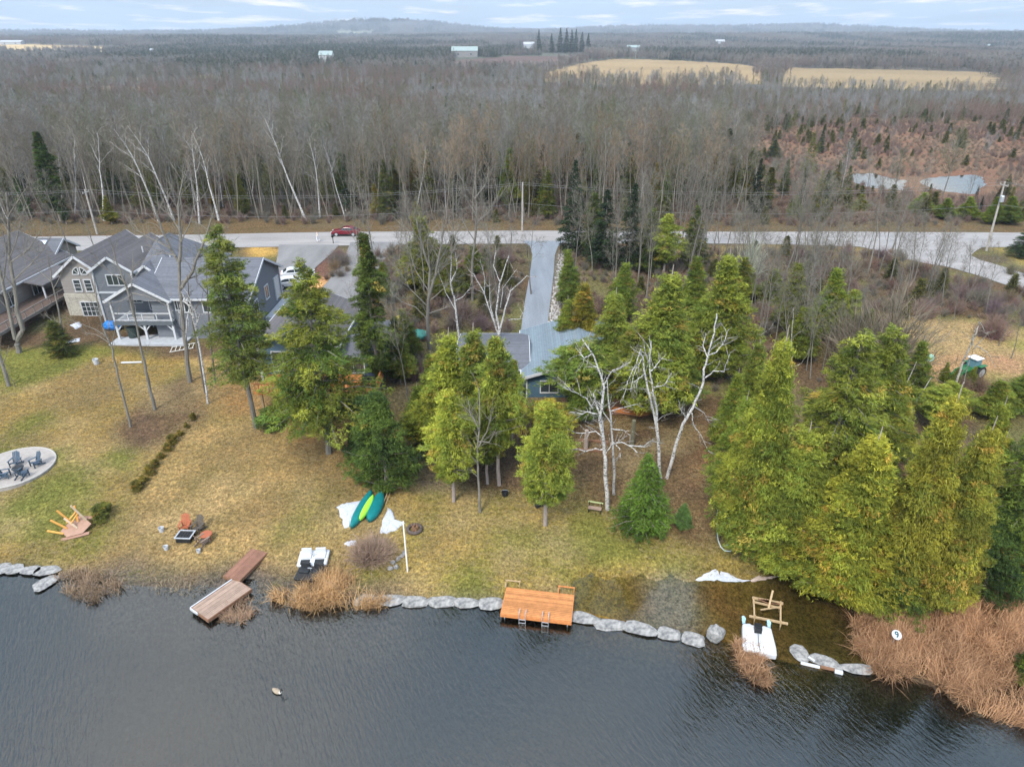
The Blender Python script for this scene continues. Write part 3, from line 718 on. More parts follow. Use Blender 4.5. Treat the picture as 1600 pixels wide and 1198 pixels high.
def tiered(seed, H, R, clear, tiers, per_t, size, cA, cB, droop=0.25, trunk_r=0.15, power=0.8, orange=0.0, irregular=0.3, bm=None, step=0.085, flat=0.10):
    """pine, hemlock or spruce: whorled limbs carrying flat fans of foliage, gaps between them"""
    rng = np.random.RandomState(seed); T = TB(); W = TB()
    m = 9; z = np.linspace(0, H, m); wob = np.cumsum(rng.normal(0, 0.05, (m, 2)), 0); wob[0] = 0
    P = np.stack([wob[:, 0], wob[:, 1], z], 1); T.tube(P, np.linspace(trunk_r, 0.015, m), 7)
    PP = []; DD = []; CC = []
    for i in range(tiers):
        t = (i + rng.uniform(-.2, .2)) / tiers; zz = H * (clear + (1 - clear) * t)
        for j in range(per_t):
            az = rng.uniform(0, 6.28); L = R * max(1 - t, 0.04) ** power * rng.uniform(1 - irregular, 1 + irregular * .5) * min(1, 0.6 + t * 4)
            if rng.uniform() < irregular * 0.25: continue
            dz = droop * L * rng.uniform(.4, 1.2); zj = zz + rng.uniform(-.5, .5) * H * (1 - clear) / tiers
            base = np.array([np.interp(zj, z, P[:, 0]), np.interp(zj, z, P[:, 1]), zj])
            tip = base + np.array([math.cos(az) * L, math.sin(az) * L, -dz + L * 0.12])
            mid = (base + tip) / 2 + np.array([0, 0, L * 0.10])
            T.tube([base, mid, tip], [0.045 * (1 - t) + .012, 0.025 * (1 - t) + .008, 0.006], 3)
            k = max(3, int(L / step)); f = np.linspace(0.22, 1.0, k)
            q = (1 - f)[:, None] ** 2 * base + (2 * f * (1 - f))[:, None] * mid + f[:, None] ** 2 * tip
            c = (np.array(cA) * (a_ := rng.uniform()) + np.array(cB) * (1 - a_)) * rng.uniform(.7, 1.25)
            c = c * (0.8 + .45 * (i % 3 == 0)); 
            if rng.uniform() < orange: c = np.array(OG) * rng.uniform(.7, 1.1)
            side = np.array([-math.sin(az), math.cos(az), 0.0])
            for s_ in (-1, 0, 1):
                wd = (0.30 * L * np.sin(np.pi * np.clip(f, 0, 1) ** 0.7) + 0.06)
                off = side[None] * (s_ * wd * rng.uniform(0.3, 1.1, k))[:, None]
                PP.append(q + off + rng.normal(0, 1, (k, 3)) * np.array([.05, .05, flat])); dd = side * s_ * 0.9 + np.array([math.cos(az), math.sin(az), 0.05])
                DD.append(np.repeat(nrm(dd)[None], k, 0)); CC.append(np.repeat(c[None], k, 0))
    PP, DD, CC = np.concatenate(PP), np.concatenate(DD), np.concatenate(CC)
    sprays(W, PP, DD, size * .8, CC, rng, 0.12, 5)
    return proto(T, W, 'conifer', bm or M_bark, M_leaf, H, R)
def shrub(seed, R, H, n, tww, mat, name='shrub', up=0.5, forks=3):
    rng = np.random.RandomState(seed); T = TB(); W = TB()
    az = rng.uniform(0, 6.28, n); tilt = rng.uniform(0, 1, n) ** 0.7
    D = nrm(np.stack([np.cos(az) * tilt * R, np.sin(az) * tilt * R, H * (1 - 0.55 * tilt ** 2) + 0 * az], 1))
    ln = np.sqrt((tilt * R) ** 2 + (H * (1 - 0.5 * tilt)) ** 2) * rng.uniform(.6, 1.05, n)
    P = np.stack([rng.normal(0, R * .12, n), rng.normal(0, R * .12, n), np.zeros(n)], 1)
    W.slivers(P, D, ln, np.full(n, tww * 1.6), (1, 1, 1), rng)
    for _ in range(forks):
        f = rng.uniform(.25, .85, (n, 1)); Q = P + D * ln[:, None] * f
        D2 = nrm(D + rng.normal(0, .42, (n, 3)) + np.array([0, 0, .1])); L2 = ln * (1.05 - f[:, 0]) * rng.uniform(.5, 1, n)
        W.slivers(Q, D2, L2, np.full(n, tww), (1, 1, 1), rng)
    for k in range(5):
        a = rng.uniform(0, 6.28); T.tube([(0, 0, -.05), (math.cos(a) * R * .12, math.sin(a) * R * .12, H * .2), (math.cos(a) * R * .35, math.sin(a) * R * .35, H * .5)], [tww * 1.5, tww, tww * .5], 4)
    return proto(T, W, name, mat, mat, H, R)
WHITE3 = (1, 1, 1, 1)
def plant(pr, name, loc, H, label, cat, group=None, wk=1.0, rz=0.0, tint=(1, 1, 1), tt=(1, 1, 1), lean=(0, 0), zk=None):
    """one tree or shrub: an Empty at the foot of the trunk, with trunk and crown as its parts"""
    k = H / pr['H']
    t = thing(name, loc, label, cat, group, rz)
    t.scale = (k * wk, k * wk, k)
    if lean != (0, 0): t.rotation_euler = (lean[1], lean[0], rz); t.rotation_mode = 'ZYX' if False else 'XYZ'
    for part, me, c in (('trunk', pr['trunk'], tt), ('crown', pr['crown'], tint)):
        o = bpy.data.objects.new(part, me); C.objects.link(o); o.parent = t; o.color = (*c, 1)
    return t
def by_px(bx, by, topy, hmin=0.3):
    p = at(bx, by); return p, max(zat(topy, p.y) - p.z, hmin)

R_ = random.Random(5)
bares = []
for i in range(6):
    T, W = bare_meshes('bare', 100 + i, 14.5, 0.115, cfg(kids=[11 + i % 3, 6, 6], ang=[0.5 + .06 * (i % 3), .6, .6], t0=[0.34 + .05 * (i % 3), .25, .15], rat=[.33 + .03 * (i % 2), .5, .5]), (R_.uniform(-.06, .06), R_.uniform(-.06, .06)))
    bares.append(proto(T, W, 'bare_tree', M_bark, M_twig, 14.5, 3))
whites = []
for i in range(4):
    T, W = bare_meshes('birch', 200 + i, 13.5, 0.12, cfg(kids=[8, 4, 4], t0=[0.45, .3, .2], ang=[0.5, .55, .5], rat=[.33, .5, .5], wob=[.06, .12, .12], tl=3, up=[0.0, .06, .0]), (R_.uniform(-.15, .15), R_.uniform(-.1, .1)))
    whites.append(proto(T, W, 'birch', M_birch, M_twig, 13.5, 3))
cedars = {
    'cone1': cedar(1, 10, 2.6, 0.06, 520, 34, 0.155, YG, MG, 'cone', .10),
    'cone2': cedar(2, 10, 2.4, 0.10, 480, 34, 0.155, YG, MG, 'cone', .16),
    'egg1': cedar(3, 8, 2.0, 0.24, 300, 32, 0.15, YG, MG, 'egg', .08, sparse=.2, core=.35),
    'egg2': cedar(4, 8, 1.8, 0.30, 270, 32, 0.15, YG, MG, 'egg', .12, core=.3),
    'bush': cedar(5, 7, 2.3, 0.01, 400, 32, 0.155, MG, DG, 'dome', .02),
    'col': cedar(6, 12, 1.5, 0.12, 400, 30, 0.155, MG, (0.06, 0.085, 0.022), 'column', .10),
    'big': cedar(7, 12, 3.4, 0.04, 900, 34, 0.165, YG, MG, 'cone', .12, trunk_r=.2),
}
pines = {
    'pine': tiered(11, 15, 2.5, 0.28, 30, 8, 0.22, (0.15, 0.15, 0.035), (0.06, 0.09, 0.025), .2, .17, .55, 0, .5),
    'hem': tiered(12, 12.5, 3.2, 0.18, 27, 9, 0.22, (0.15, 0.15, 0.03), (0.06, 0.10, 0.025), .22, .17, .7, 0, .45),
    'hem2': tiered(13, 12, 3.0, 0.06, 28, 10, 0.22, (0.20, 0.22, 0.04), (0.09, 0.13, 0.028), .2, .16, .6, .05, .4),
    'spruce': tiered(14, 13, 2.4, 0.08, 26, 7, 0.27, (0.035, 0.06, 0.022), (0.022, 0.038, 0.017), .25, .16, .85, 0, .25, step=.13),
    'young': tiered(15, 4.5, 1.9, 0.02, 17, 12, 0.17, (0.13, 0.20, 0.032), (0.07, 0.13, 0.022), .12, .07, .85, 0, .18, step=.08, flat=.12),
}

# ---- trees whose limbs the photo shows one by one: each limb is a path read off the photo, given depth of its own
def ppt(px, py, Y):
    z = zat(py, Y); d = Y * CT + (CAMZ - z) * ST
    return np.array([(px - 800) * d / FPX, Y, z])
def hero(name, base, trunks, limbs, label, cat, seed, r=0.16, tm=None, wm=None, twigs=10, tw=0.9, tww=0.03, group=None, sub=3, lr=0.06, up=0.0, tt=(1, 1, 1)):
    rng = np.random.RandomState(seed); T = TB(); W = TB(); b = at(*base); r *= .88; lr *= .85; B = np.array(b); Y0 = b.y
    def path(pts, dy):
        n = len(pts); P = [ppt(px, py, Y0 + dy * (i / max(n - 1, 1)) ** 1.2) - B for i, (px, py) in enumerate(pts)]
        out = []
        for i in range(n - 1):
            for k in range(3):
                f = k / 3; p = P[i] * (1 - f) + P[i + 1] * f
                if i or k: p = p + rng.normal(0, 0.025, 3)
                out.append(p)
        return np.array(out + [P[-1]])
    def dress(P, rr, n, Wb):
        D = nrm(np.gradient(P, axis=0))
        for _ in range(n):
            t = rng.uniform(.2, 1) * (len(P) - 1); k = min(int(t), len(P) - 2); q = P[k] + (P[k + 1] - P[k]) * (t - k)
            e = rot_about(D[k], rng.uniform(.4, 1.0), rng); e[2] += up; e /= np.linalg.norm(e)
            L = tw * rng.uniform(.6, 1.5); pts = [q]; dd = e
            for s_ in range(3):
                dd = nrm(dd + rng.normal(0, .22, 3)); pts.append(pts[-1] + dd * L / 3)
            Wb.tube(np.array(pts), np.linspace(rr, rr * .3, 4), 3)
            m = sub * 2; ff = rng.uniform(.2, 1, m); Q = [np.array(pts[0]) * (1 - f_) + np.array(pts[3]) * f_ for f_ in ff]
            W.slivers(Q, nrm(np.repeat(dd[None], m, 0) + rng.normal(0, .5, (m, 3))), L * rng.uniform(.3, .7, m), np.full(m, tww), (1, 1, 1), rng)
    for i, p in enumerate(trunks):
        P = path([base] + list(p) if i == 0 else list(p), rng.uniform(-.6, .6) if i else 0.3)
        r0 = r if i == 0 else r * .72
        T.tube(P, np.linspace(r0, r0 * .28, len(P)), 8); dress(P, lr * .45, twigs, T)
    for p in limbs:
        P = path(list(p), rng.uniform(-1.4, 1.4)); T.tube(P, np.linspace(lr, lr * .3, len(P)), 5); dress(P, lr * .33, max(3, twigs // 2), T)
    t = thing(name, b, label, cat, group)
    for part, me in (('trunk', T.mesh('trunk', tm or M_birch)), ('crown', W.mesh('crown', wm or M_twig))):
        o = bpy.data.objects.new(part, me); C.objects.link(o); o.parent = t; o.color = (*tt, 1)
    return t
hero('birch_tree', (949, 796), [[(945, 718), (943, 680), (938, 650), (927, 615)], [(943, 690), (936, 655), (939, 640), (944, 605), (935, 575), (925, 552), (910, 530)]],
     [[(942, 702), (930, 701), (915, 705), (900, 701), (890, 700), (880, 691)], [(940, 681), (930, 674), (905, 677), (887, 670)], [(934, 647), (920, 644), (908, 646), (890, 643)], [(926, 637), (915, 622), (902, 615), (876, 601)],
      [(945, 710), (957, 694), (972, 690), (985, 696), (996, 707)], [(982, 696), (1007, 697), (1021, 686)], [(944, 600), (957, 580), (986, 565)], [(925, 552), (912, 560), (905, 550)], [(930, 620), (922, 640), (914, 660)]],
     'bare white birch with gnarled limbs, left of the small bright spruce', 'tree', 1, .19, twigs=14, tw=1.0, tww=.03)
hero('birch_tree', (959, 772), [[(959, 725), (957, 687), (954, 645), (950, 620), (948, 590)]],
     [[(955, 642), (970, 637), (1000, 630)], [(957, 690), (968, 700), (969, 715)], [(954, 660), (940, 640), (930, 626)], [(957, 670), (975, 672), (985, 680)]],
     'thinner bare birch trunk just behind the gnarled birch', 'tree', 2, .13, twigs=7)
hero('birch_tree', (1032, 757), [[(1030, 725), (1029, 695), (1026, 667), (1020, 637), (1012, 605), (1005, 565), (1001, 545)], [(1029, 690), (1026, 640), (1020, 615), (1015, 565), (1017, 532)]],
     [[(1001, 546), (995, 565), (980, 597), (973, 625)], [(1003, 560), (992, 580), (985, 612)], [(1022, 605), (1037, 602), (1046, 587)], [(1016, 580), (1026, 570), (1034, 560)], [(1008, 585), (998, 590), (990, 600)], [(1016, 570), (1008, 550), (1006, 530)]],
     'bare white birch with a snapped drooping top, beside the leaning birch', 'tree', 3, .17, twigs=14)
hero('birch_tree', (1042, 747), [[(1055, 700), (1067, 662), (1082, 637), (1097, 607), (1100, 577), (1107, 555), (1115, 520), (1120, 490)]],
     [[(1102, 590), (1115, 580), (1130, 580), (1141, 550)], [(1081, 645), (1083, 662), (1095, 680), (1106, 704)], [(1085, 635), (1100, 645), (1108, 660)], [(1075, 655), (1063, 640), (1060, 625)], [(1107, 555), (1120, 550), (1132, 532), (1138, 515)], [(1107, 560), (1098, 540), (1103, 520)]],
     'bare white birch leaning to the right above the leafy bank', 'tree', 4, .16, twigs=14)
hero('birch_tree', (719, 545), [[(714, 500), (710, 465), (704, 445), (705, 402)]], [[(712, 485), (697, 457), (685, 425), (687, 403)], [(711, 470), (725, 462), (734, 452)], [(705, 440), (714, 420), (712, 395)]],
     'bare white birch rising behind the cedar clump, left one', 'tree', 5, .16, twigs=9, wm=M_redtwig)
hero('birch_tree', (781, 560), [[(780, 515), (775, 490), (780, 445), (795, 400)], [(780, 525), (767, 490), (755, 455), (740, 428)], [(780, 520), (790, 480), (798, 455), (824, 430)]],
     [[(772, 500), (765, 470), (765, 440)], [(782, 480), (786, 450), (808, 420)], [(757, 460), (757, 430), (750, 405)], [(795, 500), (812, 498), (822, 480)], [(781, 440), (771, 415), (774, 395)]],
     'many stemmed bare white birch beside the top of the blue grey driveway', 'tree', 6, .17, twigs=10, wm=M_redtwig)
hero('birch_tree', (325, 631), [[(315, 560), (304, 505), (296, 480), (283, 455)]], [[(296, 480), (292, 500), (290, 530)], [(302, 497), (297, 470), (292, 455)], [(305, 508), (312, 492), (330, 490)], [(292, 465), (306, 490), (308, 515)], [(298, 478), (284, 470), (280, 500)]],
     'slim white birch with a broken drooping top in front of the grey house', 'tree', 7, .12, twigs=6)
GB = dict(tm=M_bark, wm=M_twig)
hero('bare_tree', (30, 551), [[(27, 532), (36, 515), (27, 485), (22, 445), (15, 402), (14, 350), (10, 300)], [(24, 530), (15, 490), (5, 445), (-8, 390), (-20, 330)]],
     [[(20, 440), (40, 420), (60, 400), (80, 370)], [(15, 402), (28, 370), (34, 330)], [(22, 450), (0, 420), (-20, 400)], [(16, 410), (45, 390), (70, 350)], [(5, 440), (10, 400), (4, 360)], [(12, 340), (30, 310), (44, 290)], [(14, 360), (-2, 330), (-6, 300)]],
     'large grey bare tree with a forked trunk at the left edge', 'tree', 8, .34, twigs=16, tw=1.8, tww=.035, lr=.09, up=.25, **GB)
hero('bare_tree', (14, 603), [[(6, 575), (-4, 545), (-16, 500), (-28, 440)]], [[(4, 570), (10, 555), (14, 540)], [(28, 612), (20, 595), (8, 578)]], 'leaning grey trunk cut off by the left edge of the lawn', 'tree', 9, .22, twigs=5, **GB)
hero('bare_tree', (204, 667), [[(197, 637), (185, 590), (175, 545), (160, 510), (152, 470), (146, 430)]], [[(165, 525), (140, 510), (110, 500)], [(175, 545), (180, 500), (190, 470)], [(160, 512), (150, 480), (130, 455)], [(170, 535), (150, 522), (128, 520)]],
     'thin grey bare tree standing furthest down the left lawn', 'tree', 10, .13, twigs=13, tw=1.3, tww=.022, lr=.04, up=.2, **GB)
hero('bare_tree', (242, 640), [[(232, 595), (222, 552), (212, 502), (205, 457)], [(210, 495), (197, 445), (182, 410), (175, 380)]], [[(206, 458), (230, 462), (265, 480)], [(205, 460), (190, 470), (160, 475)], [(205, 450), (208, 420), (206, 390)], [(195, 440), (170, 425), (150, 400)]],
     'grey bare tree with a freshly cut pale fork in front of the porch', 'tree', 11, .18, twigs=12, tw=1.6, tww=.025, up=.2, **GB)
hero('bare_tree', (297, 597), [[(292, 560), (287, 515), (282, 452), (280, 410), (265, 385), (250, 350), (240, 320)], [(284, 450), (300, 425), (307, 405), (322, 372), (330, 340)], [(280, 410), (283, 370), (278, 320), (285, 280)]],
     [[(266, 388), (240, 375), (215, 360)], [(283, 440), (310, 430), (340, 400)], [(308, 402), (330, 395), (350, 380)], [(282, 380), (300, 340), (305, 310)], [(275, 400), (255, 395), (235, 400)], [(281, 360), (262, 330), (262, 300)]],
     'tall grey bare tree with a wide crown in front of the grey house', 'tree', 12, .27, twigs=20, tw=2.0, tww=.03, lr=.08, up=.3, **GB)
hero('bare_tree', (321, 614), [[(307, 535), (295, 465), (292, 430)]], [[(300, 490), (315, 470), (320, 440)]], 'slim dark trunk right behind the drooping birch', 'tree', 13, .14, twigs=5, tt=(.6, .58, .55), **GB)
hero('bare_tree', (336, 597), [[(327, 515), (324, 460), (322, 400)]], [[(325, 480), (340, 450), (348, 420)], [(324, 460), (308, 440), (304, 410)]], 'slim dark trunk furthest right in front of the grey house', 'tree', 14, .11, twigs=6, tt=(.6, .58, .55), **GB)
hero('bare_tree', (103, 551), [[(97, 510), (88, 470), (80, 435), (76, 400)]], [[(95, 505), (80, 500), (70, 490)], [(84, 450), (95, 430), (102, 405)], [(80, 440), (62, 425), (52, 405)]], 'grey bare tree between the left house and the stone wing', 'tree', 15, .13, twigs=10, tw=1.2, tww=.022, up=.2, **GB)
hero('bare_tree', (671, 545), [[(668, 500), (670, 460), (672, 420), (660, 385), (650, 340)], [(669, 470), (680, 430), (690, 380), (694, 340)]],
     [[(668, 500), (650, 480), (625, 470), (610, 455)], [(669, 480), (640, 450), (622, 420), (612, 390)], [(670, 455), (648, 420), (636, 380), (630, 350)], [(671, 470), (695, 450), (712, 430)], [(673, 440), (700, 410), (716, 375)], [(672, 425), (668, 380), (672, 340)], [(685, 410), (700, 385), (708, 350)], [(656, 375), (640, 350), (632, 330)], [(669, 490), (700, 480), (718, 470)]],
     'large grey bare tree with a fan shaped crown between the two blue houses', 'tree', 16, .26, twigs=24, tw=2.2, tww=.03, lr=.08, up=.3, **GB)
hero('bare_tree', (750, 800), [[(747, 745), (747, 700), (750, 650), (748, 605)]], [[(747, 745), (735, 735), (725, 730)], [(747, 725), (730, 705), (720, 685)], [(747, 700), (760, 675), (768, 650)], [(748, 670), (735, 645), (730, 620)], [(748, 690), (765, 690), (775, 670)]],
     'slim grey bare tree on the lawn in front of the cedar clump', 'tree', 17, .12, twigs=14, tw=1.2, tww=.022, up=.25, **GB)
hero('bare_tree', (738, 470), [[(737, 420), (741, 380), (745, 330), (742, 280)]], [[(738, 400), (755, 385), (775, 375)], [(741, 375), (725, 350), (715, 320)], [(743, 350), (765, 330), (780, 300)], [(744, 335), (728, 310), (722, 275)], [(739, 385), (715, 375), (700, 360)], [(742, 310), (758, 290), (764, 262)]],
     'tall grey bare tree left of the asphalt driveway entrance', 'tree', 18, .22, twigs=22, tw=2.4, tww=.035, lr=.08, up=.3, **GB)
hero('dead_tree', (1482, 640), [[(1493, 600), (1505, 565), (1525, 520), (1531, 503)]], [[(1530, 503), (1540, 520), (1545, 524)], [(1522, 545), (1537, 528), (1546, 519)], [(1524, 540), (1542, 550), (1546, 556), (1556, 575)], [(1520, 540), (1519, 525), (1527, 512)], [(1506, 600), (1512, 570), (1520, 550)]],
     'dead white tree snapped over in front of the green tractor', 'tree', 19, .16, twigs=6, tt=(.75, .7, .62))
for k, (a, b, c_, d) in enumerate([(1405, 640, 1432, 565), (1420, 655, 1455, 590), (1237, 575, 1240, 480), (1216, 600, 1240, 555), (1380, 600, 1440, 545), (1178, 545, 1190, 505)]):
    hero('birch_tree', (a, b), [[((a + c_) / 2 - 2, (b + d) / 2), (c_, d)]], [[((a + c_) / 2, (b + d) / 2), (c_ + 12, (b + d) / 2 - 10), (c_ + 22, (b + d) / 2 - 25)], [(a * .7 + c_ * .3, b * .7 + d * .3), (a - 8, d + 30), (a - 4, d + 12)]],
         ['leaning dead birch stem poking out behind the big yellow cedars, left of the tractor', 'second leaning dead birch stem nearer the tractor, behind the big cedars', 'upright slim birch behind the left of the big cedar group', 'short slanting birch stem just above the big hemlock',
          'thin leaning birch stem with a tilted top beside the clearing', 'thin birch stem against the left end of the big cedar group'][k], 'tree', 30 + k, .09, twigs=5, tw=.7, lr=.03, tt=(.85, .82, .76))

